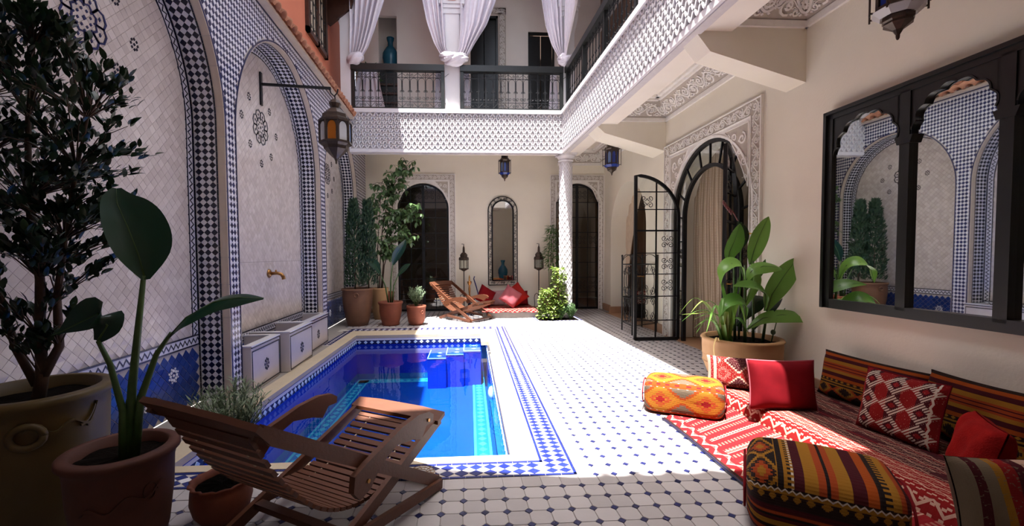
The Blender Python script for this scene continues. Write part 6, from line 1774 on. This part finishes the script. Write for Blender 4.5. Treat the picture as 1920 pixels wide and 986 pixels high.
def leaf_mesh(L, W, fold=.25, droop=.3, n=6, tip=1.4, wave=0.0):
    """single leaf along +y, its face up +z; width profile peaks low, midrib creased"""
    m = MB(); vs = []
    for i in range(n + 1):
        t = i / n; w = W / 2 * (sin(pi * t ** (1 / tip)) ** .8 if 0 < t < 1 else 0.0)
        y = L * t; z = -droop * L * t * t; wv = wave * W * sin(9 * t)
        vs += [(-w, y, z + fold * w + wv), (0, y, z), (w, y, z + fold * w - wv)]
    fs = []
    for i in range(n): a = 3 * i; fs += [(a, a + 1, a + 4, a + 3), (a + 1, a + 2, a + 5, a + 4)]
    m.add(vs, fs); return m
def orient(p, d, upv=(0, 0, 1), roll=0.0, s=1.0):
    d = Vector(d).normalized(); u = Vector(upv)
    x = d.cross(u)
    if x.length < 1e-3: x = d.cross(Vector((1, 0, 0)))
    x.normalize(); z = x.cross(d)
    M = Matrix((x, d, z)).transposed().to_4x4()
    return Matrix.Translation(Vector(p)) @ M @ Matrix.Rotation(roll, 4, 'Y') @ Matrix.Scale(s, 4)
def put_leaf(mb, src, M):
    mb.add([tuple(M @ Vector(v)) for v in src.v], src.f)
def rnd_dir(up_bias=0.0):
    a = U(0, 2 * pi); z = U(-1, 1) + up_bias; return Vector((cos(a), sin(a), z)).normalized()
# long strap / paddle leaf along a spine with per-point width
def spine_leaf(mb, pts, widths, side, fold=.2, thick=0.0, nsub=5, curl=0.0, asym=1.0):
    P = [Vector(p) for p in pts]; n = len(P) - 1; k = n * nsub; vs = []; S = Vector(side).normalized()
    def cr(t, A):
        i = min(int(t * n), n - 1); f = t * n - i; p = [A[max(i - 1, 0)], A[i], A[i + 1], A[min(i + 2, n)]]
        return .5 * (2 * p[1] + (p[2] - p[0]) * f + (2 * p[0] - 5 * p[1] + 4 * p[2] - p[3]) * f * f + (3 * p[1] - p[0] - 3 * p[2] + p[3]) * f ** 3)
    for i in range(k + 1):
        t = i / k; c = cr(t, P); w = max(0.0, cr(t, widths)); tg = (cr(min(1, t + .02), P) - cr(max(0, t - .02), P)).normalized()
        sd = (S - tg * S.dot(tg)).normalized(); nr = sd.cross(tg)
        for f in (-1, -.5, 0, .5, 1):
            g = f * asym if f < 0 else f
            vs.append(c + sd * (w * g) + nr * (fold * w * abs(f) * (1.6 if f < 0 and asym < 1 else 1) + curl * w * f * f))
    fs = [(5 * i + j, 5 * i + j + 1, 5 * i + j + 6, 5 * i + j + 5) for i in range(k) for j in range(4)]
    mb.add(vs, fs)

# ---- big ochre pot with a leafy tree at the left edge
TX, TY = -2.13, 2.30
t1 = pot('potted_tree', 'big ochre pot at the left edge holding a dark leafy tree', TX, TY, rimmed(.285, .285, .745, .045, .74), 'ochre_pot', 'potted plant', .25, .68)
q = MB(); q.tube([(TX + .17 + .05 * cos(a) , TY - .243 + .03 * cos(a), .585 + .05 * sin(a)) for a in [2 * pi * k / 16 for k in range(17)]], .016, 8); q.build('ring_handle', ['ochre_pot'], t1, True)
q = MB(); FQ = lambda u, v, d: (TX + (.287 + d) * cos(u), TY + (.287 + d) * sin(u), v)
q.ribbon([(-1.0 + .9 * i / 20 , .60 + .02 * sin(i * .6)) for i in range(21)], FQ, .012, -.01, .008); q.ribbon([(-.3 + .25 * i / 10, .58 + .08 * (i / 10) ** 2) for i in range(11)], FQ, .010, -.01, .008); q.ribbon([(-.2 + .2 * i / 10, .57 + .10 * (i / 10) ** 1.4) for i in range(11)], FQ, .010, -.01, .008); q.build('wavy_relief', ['ochre_pot'], t1)
stems = [[(TX, TY, .66), (TX + .03, TY, .80), (TX + .02, TY + .01, 1.0), (TX + .04, TY, 1.3), (TX + .02, TY - .02, 1.7), (TX + .02, TY, 2.1), (TX + .06, TY, 2.45)],
         [(TX + .03, TY, .80), (TX + .10, TY + .02, .95), (TX + .10, TY + .02, 1.2), (TX + .14, TY + .03, 1.5), (TX + .22, TY + .02, 1.85), (TX + .30, TY, 2.1)],
         [(TX, TY, .76), (TX - .07, TY - .02, .95), (TX - .13, TY - .02, 1.2), (TX - .20, TY, 1.55), (TX - .22, TY, 1.9), (TX - .18, TY, 2.2)]]
q = MB()
for s_, r0 in zip(stems, (.030, .024, .020)): q.tube(s_, [r0 * (1 - .75 * i / (len(s_) - 1)) for i in range(len(s_))], 8)
q.build('trunk', ['bark'], t1, True)
lm = leaf_mesh(.052, .024, .2, .15, 4, 1.1); me_leaf = meshof(lm, ['leaf_dark'], 'small_leaf', True)
tw = MB(); lf = MB(); cnt = 0; mats_leaf = []
def sample_tree():
    """crown: dense above 1.4 m, open below"""
    while True:
        z = U(.95, 2.62); f = (z - .95) / 1.67
        rad = .10 + .36 * sin(min(1, f * 1.25) * pi * .62) if f < .8 else .36 * (1.02 - f) / .22 + .06
        a = U(0, 2 * pi); rr = rad * sqrt(R()) * 1.05
        if z < 1.35 and R() > .25: continue
        p = Vector((TX + .07 + rr * cos(a) * 1.0, TY + rr * sin(a) * .8, z))
        if p.x < -2.47: continue
        return p
for k in range(300):
    p = sample_tree(); best = min((Vector(s) for st_ in stems for s in st_), key=lambda s: (s - p).length + (2 if s.z > p.z - .05 else 0))
    m = best.lerp(p, .55) + Vector((U(-.03, .03), U(-.03, .03), .03)); tw.tube([best, m, p], [.004, .003, .0015], 4, cap=False)
    d = (p - best).normalized(); n = random.randint(11, 16)
    for i in range(n):
        t = i / n; b = m.lerp(p + (p - m) * .25, t * 1.15 - .15) + Vector((U(-.02, .02), U(-.02, .02), U(-.02, .02))); dd = (d + Vector((U(-1, 1), U(-1, 1), U(-.2, 1.0))) * .9 + Vector((0, 0, .35))).normalized()
        mats_leaf.append(orient(b, dd, (U(-.4, .4), U(-.4, .4), 1), U(-.6, .6), U(.75, 1.35)))
mats_leaf.sort(key=lambda M: (M.translation - Vector((0, 0, 1.4))).length)
tw.build('twigs', ['bark'], t1)
base_inv = Matrix.Translation(-Vector(t1.location))
for i, M in enumerate(mats_leaf):
    if i % 6 == 0 and i // 6 < 290: piece('leaf', me_leaf, t1, mat=base_inv @ M)
    else: put_leaf(lf, lm, M)
lf.build('foliage', ['leaf_dark'], t1, True, kind='stuff')

# ---- terracotta pot with bird of paradise in the left foreground
SX, SY = -1.56, 2.07
t2 = pot('potted_strelitzia', 'red terracotta pot in the left foreground holding a paddle leaved plant', SX, SY, rimmed(.205, .212, .525, .035, .68), 'terracotta_dark', 'potted plant', .185, .47)
q = MB(); FQ = lambda u, v, d: (SX + (.205 + d) * cos(u), SY + (.205 + d) * sin(u), v)
q.ribbon([(-1.7 + 1.6 * i / 30, .315 + .02 * sin(i * .5) + .05 * (i / 30)) for i in range(31)], FQ, .010, -.02, .004); q.ribbon(spiral(-.45, .36, .16, .10, 0, 1, 20), lambda u, v, d: FQ(u, .355 + (v - .36) * .28, d), .008, -.02, .004); q.build('leaf_relief', ['terracotta_dark'], t2)
def stalk(par, pts, r0, r1, mat='stem'):
    q = MB(); q.tube(pts, [r0 + (r1 - r0) * i / (len(pts) - 1) for i in range(len(pts))], 8); return q.build('stalk', [mat], par, True)
stalk(t2, [(SX + .03, SY, .44), (SX + .06, SY, .8), (SX + .10, SY, 1.1), (SX + .13, SY, 1.32)], .022, .010)
stalk(t2, [(SX + .02, SY - .02, .44), (SX + .03, SY - .02, .7), (SX - .01, SY - .03, .92), (SX - .05, SY - .04, 1.03)], .018, .009)
stalk(t2, [(SX + .05, SY + .01, .44), (SX + .09, SY + .01, .75), (SX + .16, SY + .02, .95), (SX + .23, SY + .02, 1.05)], .020, .009)
stalk(t2, [(SX, SY + .02, .44), (SX + .01, SY + .02, .60), (SX + .03, SY + .02, .74)], .020, .012)
def big_leaf(par, pts, w, side, mat, fold=.2, curl=0.0, asym=1.0):
    q = MB(); spine_leaf(q, pts, w, side, fold, 0, 6, curl, asym); o = q.build('leaf', [mat], par, True)
    q = MB(); q.tube(pts, [.006 * (1 - .8 * i / (len(pts) - 1)) for i in range(len(pts))], 6); q.build('midrib', ['stem'], o, True); return o
big_leaf(t2, [(SX + .135, SY, 1.30), (SX + .115, SY - .01, 1.42), (SX + .075, SY - .01, 1.54), (SX + .025, SY, 1.65), (SX + .01, SY + .02, 1.72)], [.02, .135, .15, .095, .02], (.85, .45, .30), 'leaf_strel', .30, .0, .50)
big_leaf(t2, [(SX - .05, SY - .04, 1.03), (SX + .0, SY - .05, 1.10), (SX - .03, SY - .06, 1.155), (SX - .12, SY - .06, 1.11), (SX - .19, SY - .06, 1.075), (SX - .23, SY - .06, 1.06)], [.015, .055, .075, .05, .012, .003], (.5, .5, -.8), 'leaf_strel', .3)
big_leaf(t2, [(SX + .22, SY + .02, 1.03), (SX + .30, SY + .02, 1.12), (SX + .42, SY + .03, 1.19), (SX + .54, SY + .03, 1.21), (SX + .65, SY + .03, 1.205)], [.012, .055, .058, .045, .006], (.1, .75, .55), 'leaf_strel', .35)

# ---- scalloped pot with a grey green shrub under the chair
LX, LY = -1.27, 2.36
t3 = pot('potted_lavender', 'small terracotta pot with a scalloped rim under the foreground chair, with a grey green shrub', LX, LY, [(0, 0), (.10, 0), (.135, .05), (.150, .11), (.145, .17), (.137, .195), (.152, .205), (.150, .213), (.132, .208), (.122, .18)], 'terracotta', 'potted plant', .125, .175, lambda i, a: .007 * sin(14 * a) if i in (6, 7, 8) else 0)
def needle_shrub(par, x, y, z0, H, rad, n, mat, needle=.05, w=.006, lean=(0, 0), stemmat='stem', nm='foliage', up=.5):
    st = MB(); nd = MB(); src = leaf_mesh(needle, w, .1, .1, 2)
    for k in range(n):
        a = U(0, 2 * pi); rr = rad * sqrt(R()); h = H * U(.62, 1.0) * (1 - .25 * (rr / rad) ** 2)
        p0 = Vector((x + U(-.02, .02), y + U(-.02, .02), z0)); p1 = Vector((x + rr * cos(a) * .5 + lean[0] * .5, y + rr * sin(a) * .5 + lean[1] * .5, z0 + h * .5)); p2 = Vector((x + rr * cos(a) + lean[0], y + rr * sin(a) + lean[1], z0 + h))
        st.tube([p0, p1, p2], [.004, .003, .0015], 3, cap=False)
        m = int(h / .012)
        for i in range(m):
            t = .35 + .65 * i / m; b = p0.lerp(p1, t * 2) if t < .5 else p1.lerp(p2, t * 2 - 1); d = (Vector((U(-1, 1), U(-1, 1), up + U(-.2, .4)))).normalized()
            put_leaf(nd, src, orient(b, d, (0, 0, 1), 0, U(.7, 1.2)))
    st.build('stems', [stemmat], par); nd.build(nm, [mat], par, kind='stuff')
stalk(t3, [(LX + .05, LY + .02, .17), (LX + .06, LY + .02, .3), (LX + .06, LY + .02, .45)], .008, .006, 'bark')
needle_shrub(t3, LX + .06, LY + .02, .38, .38, .21, 74, 'leaf_grey', .058, .009)

# ---- pots at the far left
t4 = pot('potted_cypress', 'large brown clay pot in the far left corner with two dense conical evergreens', -2.0, 8.93 - .02, [(0, 0), (.20, 0), (.235, .12), (.285, .38), (.30, .60), (.295, .70), (.315, .72), (.315, .755), (.28, .755), (.265, .66)], 'brown_pot', 'potted plant', .27, .69)
q = MB(); q.tube([(-2.0 + .04 + .04 * cos(a), 8.61, .63 + .04 * sin(a)) for a in [2 * pi * k / 14 for k in range(15)]], .014, 7); q.build('ring_handle', ['brown_pot'], t4, True)
for (cx, cy, hh, rr) in ((-2.03, 8.85, 1.72, .22), (-1.78, 8.95, 1.72, .19)):
    cr_ = MB(); src = leaf_mesh(.075, .026, .2, .1, 2)
    for k in range(2600):
        f = R() ** .8; z = .80 + (hh) * f; a = U(0, 2 * pi); rad = rr * (1 - f) ** .55 * (.45 + .55 * R() ** .5) * (.85 + .28 * sin(3 * a + 11 * z) * sin(7 * z + cx * 9)) + .02
        p = Vector((max(-2.18, cx + rad * cos(a)), cy + rad * sin(a), z)); put_leaf(cr_, src, orient(p, Vector((cos(a) * .6, sin(a) * .6, U(.4, 1.2))), (cos(a), sin(a), .3), U(-1, 1), U(.7, 1.4)))
    cr_.build('foliage', ['leaf_cypress'], t4, kind='stuff')
    stalk(t4, [(cx, cy, .68), (cx, cy, 1.6)], .018, .008, 'bark')
t5 = pot('potted_ficus', 'tan clay pot behind the brown one with a tall loose leafy tree', -1.70, 9.75, [(0, 0), (.13, 0), (.16, .2), (.185, .55), (.195, .66), (.20, .70), (.17, .70), (.165, .6)], 'tan_pot', 'potted plant', .165, .63)
fx, fy = -1.70, 9.75
fst = [[(fx, fy, .6), (fx + .02, fy, 1.2), (fx + .08, fy, 2.0), (fx + .22, fy, 2.7), (fx + .42, fy, 3.15), (fx + .66, fy, 3.42)], [(fx + .03, fy, .6), (fx + .10, fy, 1.3), (fx + .28, fy, 2.0), (fx + .55, fy - .1, 2.3), (fx + .8, fy - .15, 2.35)], [(fx - .03, fy, .6), (fx - .04, fy, 1.4), (fx + .02, fy, 2.3), (fx + .10, fy, 3.1)], [(fx + .05, fy, .6), (fx + .12, fy - .05, 1.2), (fx + .3, fy - .2, 1.7), (fx + .75, fy - .3, 1.85)]]
q = MB()
for s_ in fst: q.tube(s_, [.016 * (1 - .8 * i / (len(s_) - 1)) for i in range(len(s_))], 6)
q.build('stems', ['bark'], t5, True)
lf = MB(); tw = MB(); src = leaf_mesh(.11, .050, .25, .3, 4, 1.2)
me_f = meshof(src, ['leaf_ficus'], 'ficus_leaf', True); ML = []
for k in range(230):
    s_ = random.choice(fst[:1] * 3 + fst[1:2] * 3 + fst[2:3] * 2 + fst[3:] * 2); i = random.randint(1 if s_ is not fst[0] else 2, len(s_) - 2); b = Vector(s_[i]).lerp(Vector(s_[i + 1]), R())
    p = b + Vector((U(-.26, .30), U(-.25, .15), U(-.18, .22)))
    if p.z < 1.35 or p.y > 10.6: continue
    tw.tube([b, b.lerp(p, .5) + Vector((0, 0, .05)), p], [.004, .003, .0015], 3, cap=False)
    for j in range(random.randint(6, 11)):
        c = b.lerp(p, U(.4, 1.05)); d = Vector((U(-1, 1), U(-1, 1), U(-1.3, .1))); ML.append(orient(c, d, (U(-.5, .5), -.6, 1), U(-.5, .5), U(.7, 1.25)))
for i, M in enumerate(ML):
    if i % 5 == 0 and i // 5 < 280: piece('leaf', me_f, t5, mat=Matrix.Translation(-Vector(t5.location)) @ M)
    else: put_leaf(lf, src, M)
tw.build('twigs', ['bark'], t5); lf.build('foliage', ['leaf_ficus'], t5, True, kind='stuff')
t6 = pot('potted_strelitzia', 'middle terracotta pot of the far row with three paddle leaves', -1.33, 8.86, [(0, 0), (.17, 0), (.185, .03), (.175, .05), (.20, .14), (.225, .28), (.225, .40), (.235, .43), (.25, .45), (.25, .48), (.215, .48), (.205, .40)], 'terracotta', 'potted plant', .205, .42)
mx_, my_ = -1.33, 8.86
for pts, lfp, w, side in (([(mx_, my_, .4), (mx_ + .01, my_, .9), (mx_ + .06, my_, 1.25)], [(mx_ + .06, my_, 1.22), (mx_ + .14, my_ - .03, 1.42), (mx_ + .26, my_ - .05, 1.60), (mx_ + .33, my_ - .06, 1.74)], [.02, .09, .075, .005], (.8, .3, -.6)),
                          ([(mx_ - .03, my_, .4), (mx_ - .10, my_, .8), (mx_ - .19, my_ - .02, 1.05)], [(mx_ - .19, my_ - .02, 1.04), (mx_ - .28, my_ - .04, 1.22), (mx_ - .38, my_ - .06, 1.30), (mx_ - .46, my_ - .08, 1.34)], [.02, .085, .07, .005], (.5, .2, .8)),
                          ([(mx_ + .03, my_, .4), (mx_ + .07, my_, .8), (mx_ + .16, my_ - .02, 1.0)], [(mx_ + .16, my_ - .02, 1.0), (mx_ + .25, my_ - .03, 1.12), (mx_ + .34, my_ - .05, 1.20), (mx_ + .42, my_ - .06, 1.24)], [.015, .055, .045, .004], (-.3, .2, .9))):
    stalk(t6, pts, .018, .009); big_leaf(t6, lfp, w, side, 'leaf_strel')
t7 = pot('potted_lavender', 'small terracotta pot of the far row with a silvery shrub', -.81, 8.84, [(0, 0), (.12, 0), (.165, .07), (.185, .20), (.19, .33), (.20, .36), (.20, .395), (.175, .395), (.17, .33)], 'terracotta', 'potted plant', .17, .35)
q = MB(); q.tube([(-.81 + .13, 8.84 - .145 , .30)] + [(-.81 + .135 + .02 * cos(a), 8.84 - .15 - .01, .27 + .03 * sin(a)) for a in [2 * pi * k / 12 for k in range(13)]], .010, 6); q.build('ring_handle', ['terracotta'], t7, True)
needle_shrub(t7, -.81, 8.84, .36, .46, .20, 40, 'leaf_grey', .06, .012)
t8 = pot('terracotta_pot', 'little terracotta pot tucked behind the far row near the left door', -1.58, 10.12, [(0, 0), (.10, 0), (.13, .2), (.15, .5), (.16, .58), (.13, .58), (.12, .5)], 'terracotta', 'pot', .125, .5)

# ---- planting bed by the column
bed = thing('planting_bed', 'square soil bed with a tiled edge at the foot of the column', 'planting bed', (2.2, 9.39, 0))
q = MB(); q.box(1.78, 2.63, 9.06, 9.72, -.02, .012); q.build('soil', ['soil'], bed)
q = MB()
for (a, b, c, d) in ((1.70, 2.71, 8.99, 9.05), (1.70, 1.77, 9.05, 9.75), (2.64, 2.71, 9.05, 9.75)): q.box(a, b, c, d, -.006, .006)
q.build('edge_tiles', ['white_tile'], bed); q = MB()
for i in range(12): q.lozenge(lambda u, v, d: (u, v, .006 + d), 1.74 + i * .084, 9.02, .036, .026, 0, .002)
for i in range(9): q.lozenge(lambda u, v, d: (u, v, .006 + d), 1.735, 9.08 + i * .075, .030, .034, 0, .002); q.lozenge(lambda u, v, d: (u, v, .006 + d), 2.675, 9.08 + i * .075, .030, .034, 0, .002)
q.build('cobalt_lozenges', ['cobalt'], bed)
def leafy_bush(par, x, y, z0, H, rad, n, mat, L=.05, W=.035, nm='foliage', cone=.4):
    q = MB(); src = leaf_mesh(L, W, .2, .25, 3, 1.1); st = MB()
    for k in range(n):
        f = R(); z = z0 + H * f; rr = rad * sqrt(R()) * (1 - cone * f); a = U(0, 2 * pi); p = Vector((x + rr * cos(a), y + rr * sin(a), z))
        put_leaf(q, src, orient(p, Vector((cos(a), sin(a), U(-.4, .9))), (U(-.4, .4), U(-.4, .4), 1), U(-.5, .5), U(.6, 1.3)))
        if k % 25 == 0: st.tube([(x + rr * .4 * cos(a), y + rr * .4 * sin(a), z0 - .02), p], [.004, .002], 3, cap=False)
    st.build('stems', ['stem'], par); q.build(nm, [mat], par, kind='stuff')
b1 = thing('herb_bush', 'lime green leafy bush at the left of the planting bed', 'bush', (1.98, 9.28, 0)); leafy_bush(b1, 2.0, 9.24, .04, .62, .23, 1100, 'leaf_lime', .06, .045)
b2 = thing('climbing_plant', 'tall pale leaved climber on a stake against the column', 'plant', (2.25, 9.33, 0)); leafy_bush(b2, 2.24, 9.26, .10, 1.02, .15, 480, 'leaf_lime', .085, .055, cone=.25); q = MB(); q.tube([(2.20, 9.28, 0), (2.22, 9.28, .95)], .008, 5); q.build('stake', ['tan_pot'], b2)
b3 = thing('herb_bush', 'fine leaved green herb at the right of the planting bed', 'bush', (2.46, 9.22, 0)); needle_shrub(b3, 2.48, 9.20, .0, .40, .14, 60, 'leaf_herb', .045, .012, nm='foliage')
b4 = thing('herb_bush', 'fine leaved green herb in the middle of the planting bed', 'bush', (2.25, 9.18, 0)); needle_shrub(b4, 2.26, 9.16, .0, .36, .12, 46, 'leaf_herb', .045, .011, nm='foliage')
t9 = pot('potted_bamboo', 'terracotta pot with a slim bamboo beside the right floor lantern', 2.30, 10.35, [(0, 0), (.14, 0), (.18, .3), (.20, .50), (.21, .55), (.18, .55), (.17, .45)], 'terracotta', 'potted plant', .175, .49)
q = MB(); src = leaf_mesh(.15, .026, .2, .3, 3, 1.2); st = MB()
for k in range(3): st.tube([(2.30 + .03 * (k - 1), 10.35, .45), (2.30 + .05 * (k - 1), 10.33, 1.4), (2.33 + .03 * (k - 1), 10.3, 2.1)], [.010, .008, .004], 5)
for k in range(560):
    f = R(); z = 1.08 + 1.02 * f; a = U(0, 2 * pi); rr = .19 * sqrt(R()) * (1 - .65 * f); p = Vector((2.31 + rr * cos(a), 10.32 + rr * sin(a), z)); put_leaf(q, src, orient(p, Vector((cos(a), sin(a), U(-.5, .8))), (0, 0, 1), U(-.5, .5), U(.6, 1.1)))
st.build('canes', ['stem'], t9); q.build('foliage', ['leaf_bamboo'], t9, kind='stuff')

# ---- canna in a banded bowl pot by the right wall
CX, CY = 3.10, 4.50
t10 = pot('potted_canna', 'wide banded tan pot by the right wall with large canna leaves', CX, CY, [(0, 0), (.26, 0), (.33, .10), (.372, .22), (.375, .235), (.378, .30), (.38, .31), (.385, .40), (.385, .46), (.40, .475), (.39, .495), (.35, .495), (.34, .42)], 'tan_pot', 'potted plant', .34, .44)
q = MB()
for zz_ in (.228, .305): q.lathe([(.374, zz_ - .006), (.384, zz_), (.374, zz_ + .006)], (CX, CY, 0), 40)
q.build('raised_band', ['tan_pot'], t10, True)
def canna_stem(x, y, H, lean=(0, 0), r0=.016): stalk(t10, [(x, y, .42), (x + lean[0] * .4, y + lean[1] * .4, .42 + (H - .42) * .5), (x + lean[0], y + lean[1], H)], r0, .008)
s0 = (CX - .07, CY - .16)
canna_stem(s0[0], s0[1], 1.28, (-.03, -.02), .018); canna_stem(CX + .12, CY - .02, 1.32, (.02, .05)); canna_stem(CX + .20, CY - .05, .98, (.08, -.02)); canna_stem(CX - .02, CY + .08, 1.45, (.0, .05)); canna_stem(CX + .04, CY + .1, 1.75, (.05, .06), .012)
LV = 'leaf_canna'; A = (s0[0] - .03, s0[1] - .02)
big_leaf(t10, [(A[0], A[1], 1.10), (A[0] - .06, A[1] - .03, 1.27), (A[0] - .18, A[1] - .06, 1.30), (A[0] - .28, A[1] - .08, 1.22), (A[0] - .31, A[1] - .09, 1.09)], [.01, .045, .075, .06, .004], (.1, .7, .6), LV, .3)
big_leaf(t10, [(A[0], A[1], 1.08), (A[0] + .06, A[1] - .02, 1.22), (A[0] + .18, A[1] - .03, 1.27), (A[0] + .30, A[1] - .05, 1.26), (A[0] + .38, A[1] - .06, 1.23)], [.01, .06, .08, .055, .004], (.0, .7, .7), LV, .3)
big_leaf(t10, [(A[0] + .02, A[1], .72), (A[0] - .02, A[1] - .05, .86), (A[0] - .14, A[1] - .09, .93), (A[0] - .27, A[1] - .12, .89), (A[0] - .36, A[1] - .14, .76)], [.01, .04, .075, .06, .004], (.1, .7, .65), LV, .3)
big_leaf(t10, [(A[0] + .22, A[1], .80), (A[0] + .20, A[1] - .04, .98), (A[0] + .06, A[1] - .08, 1.06), (A[0] - .08, A[1] - .10, 1.08), (A[0] - .20, A[1] - .12, 1.07)], [.01, .05, .07, .05, .004], (.1, .75, .6), LV, .25)
big_leaf(t10, [(CX + .23, CY - .07, .78), (CX + .27, CY - .09, .96), (CX + .37, CY - .11, 1.14), (CX + .46, CY - .13, 1.28), (CX + .50, CY - .14, 1.36)], [.015, .09, .11, .07, .004], (.8, -.3, -.45), LV, .3)
big_leaf(t10, [(CX - .02, CY - .12, .60), (CX + .12, CY - .16, .72), (CX + .30, CY - .20, .76), (CX + .48, CY - .24, .74), (CX + .60, CY - .26, .62)], [.01, .06, .085, .07, .004], (-.1, .7, .65), LV, .3)
big_leaf(t10, [(CX + .12, CY + .05, 1.28), (CX + .15, CY + .04, 1.42), (CX + .20, CY + .03, 1.58), (CX + .26, CY + .02, 1.72), (CX + .30, CY + .02, 1.80)], [.015, .075, .09, .055, .004], (.85, -.2, -.3), LV, .3)
big_leaf(t10, [(CX - .10, CY + .1, 1.28), (CX - .09, CY + .09, 1.42), (CX - .04, CY + .08, 1.54), (CX + .0, CY + .08, 1.66), (CX + .02, CY + .08, 1.73)], [.015, .085, .10, .06, .004], (.9, .1, -.2), LV, .3)
big_leaf(t10, [(CX + .08, CY + .05, 1.0), (CX + .12, CY + .0, 1.16), (CX + .18, CY - .03, 1.26), (CX + .22, CY - .05, 1.34)], [.01, .09, .08, .004], (.7, .5, -.4), LV, .3)
big_leaf(t10, [(CX + .02, CY, .80), (CX + .05, CY - .05, .98), (CX + .08, CY - .08, 1.12), (CX + .06, CY - .1, 1.26)], [.01, .09, .09, .004], (.8, .4, .1), LV, .3)
big_leaf(t10, [(CX + .1, CY - .02, .55), (CX + .2, CY - .06, .72), (CX + .30, CY - .08, .84), (CX + .38, CY - .1, .92)], [.01, .06, .06, .004], (.5, .6, .4), 'leaf_dark', .3)
big_leaf(t10, [(CX + .0, CY + .08, .6), (CX + .1, CY + .06, .78), (CX + .22, CY + .05, .88), (CX + .36, CY + .04, .90)], [.01, .08, .09, .004], (-.2, .6, .7), 'leaf_dark', .3)
big_leaf(t10, [(CX + .06, CY + .12, 1.45), (CX + .08, CY + .12, 1.56), (CX + .06, CY + .12, 1.66), (CX + .02, CY + .12, 1.76)], [.01, .055, .06, .004], (.9, -.2, .1), 'leaf_dark', .3)
for k in range(16):   # strap leaves of the lily at the left of the bowl
    a = U(pi * .55, pi * 1.55); x, y = CX - .20 + U(-.05, .05), CY - .05 + U(-.06, .06); L = U(.35, .62); dx, dy = cos(a), sin(a) * .7
    q = MB(); spine_leaf(q, [(x, y, .44), (x + dx * L * .22, y + dy * L * .22, .44 + L * .55), (x + dx * L * .5, y + dy * L * .5, .44 + L * U(.55, .85)), (x + dx * L * .78, y + dy * L * .78, .44 + L * U(.25, .65))], [.012, .02, .018, .001], (-dy, dx, .2), .35); q.build('strap_leaf', [LV if k % 3 else 'leaf_lime'], t10, True)
for k in range(6):
    a = U(-.5, 2.2); x, y = CX - .16, CY - .02; L = U(.5, .8)
    q = MB(); spine_leaf(q, [(x, y, .44), (x + cos(a) * .05, y + sin(a) * .05, .44 + L * .6), (x + cos(a) * .12, y + sin(a) * .12, .44 + L)], [.014, .022, .002], (.9, .3, 0), .3); q.build('strap_leaf', [LV], t10, True)
q = MB(); spine_leaf(q, [(CX - .34, CY - .14, .46), (CX - .38, CY - .17, .52), (CX - .42, CY - .19, .44), (CX - .42, CY - .20, .32), (CX - .43, CY - .2, .20)], [.012, .02, .022, .02, .004], (.3, .9, 0), .3); q.build('dry_leaf', ['dry'], t10, True)
for (x, z) in ((-.03, 1.545), (.09, 1.61)):
    q = MB()
    for k in range(5): put_leaf(q, leaf_mesh(.07, .04, .3, .2, 3), orient((CX + .07 + x, CY + .12, z), (cos(k * 1.3), sin(k * 1.3), .5)))
    q.build('flower', ['flower'], t10, True)
stalk(t10, [(CX + .09, CY + .16, 1.70), (CX + .0, CY + .17, 1.86), (CX - .09, CY + .18, 1.96)], .007, .005, 'bud'); q = MB()
for k in range(6): q.ell((CX - .0 - .03 * k * .6 - .02, CY + .175, 1.86 + .022 * k), .012, .012, .028, 6, 8)
q.build('flower_buds', ['bud'], t10, True)
stalk(t10, [(CX + .26, CY - .1, .44), (CX + .30, CY - .12, .66), (CX + .38, CY - .14, .82)], .006, .004); q = MB(); q.ell((CX + .275, CY - .11, .56), .024, .024, .03, 8, 10); q.build('seed_pod', ['leaf_grey'], t10, True)

leafy_bush(fn, -1.98, 10.35, 5.42, .42, .24, 260, 'leaf_herb', .12, .035)
# ---- tidy up helper properties
for o in bpy.data.objects:
    if '_o' in o: del o['_o']
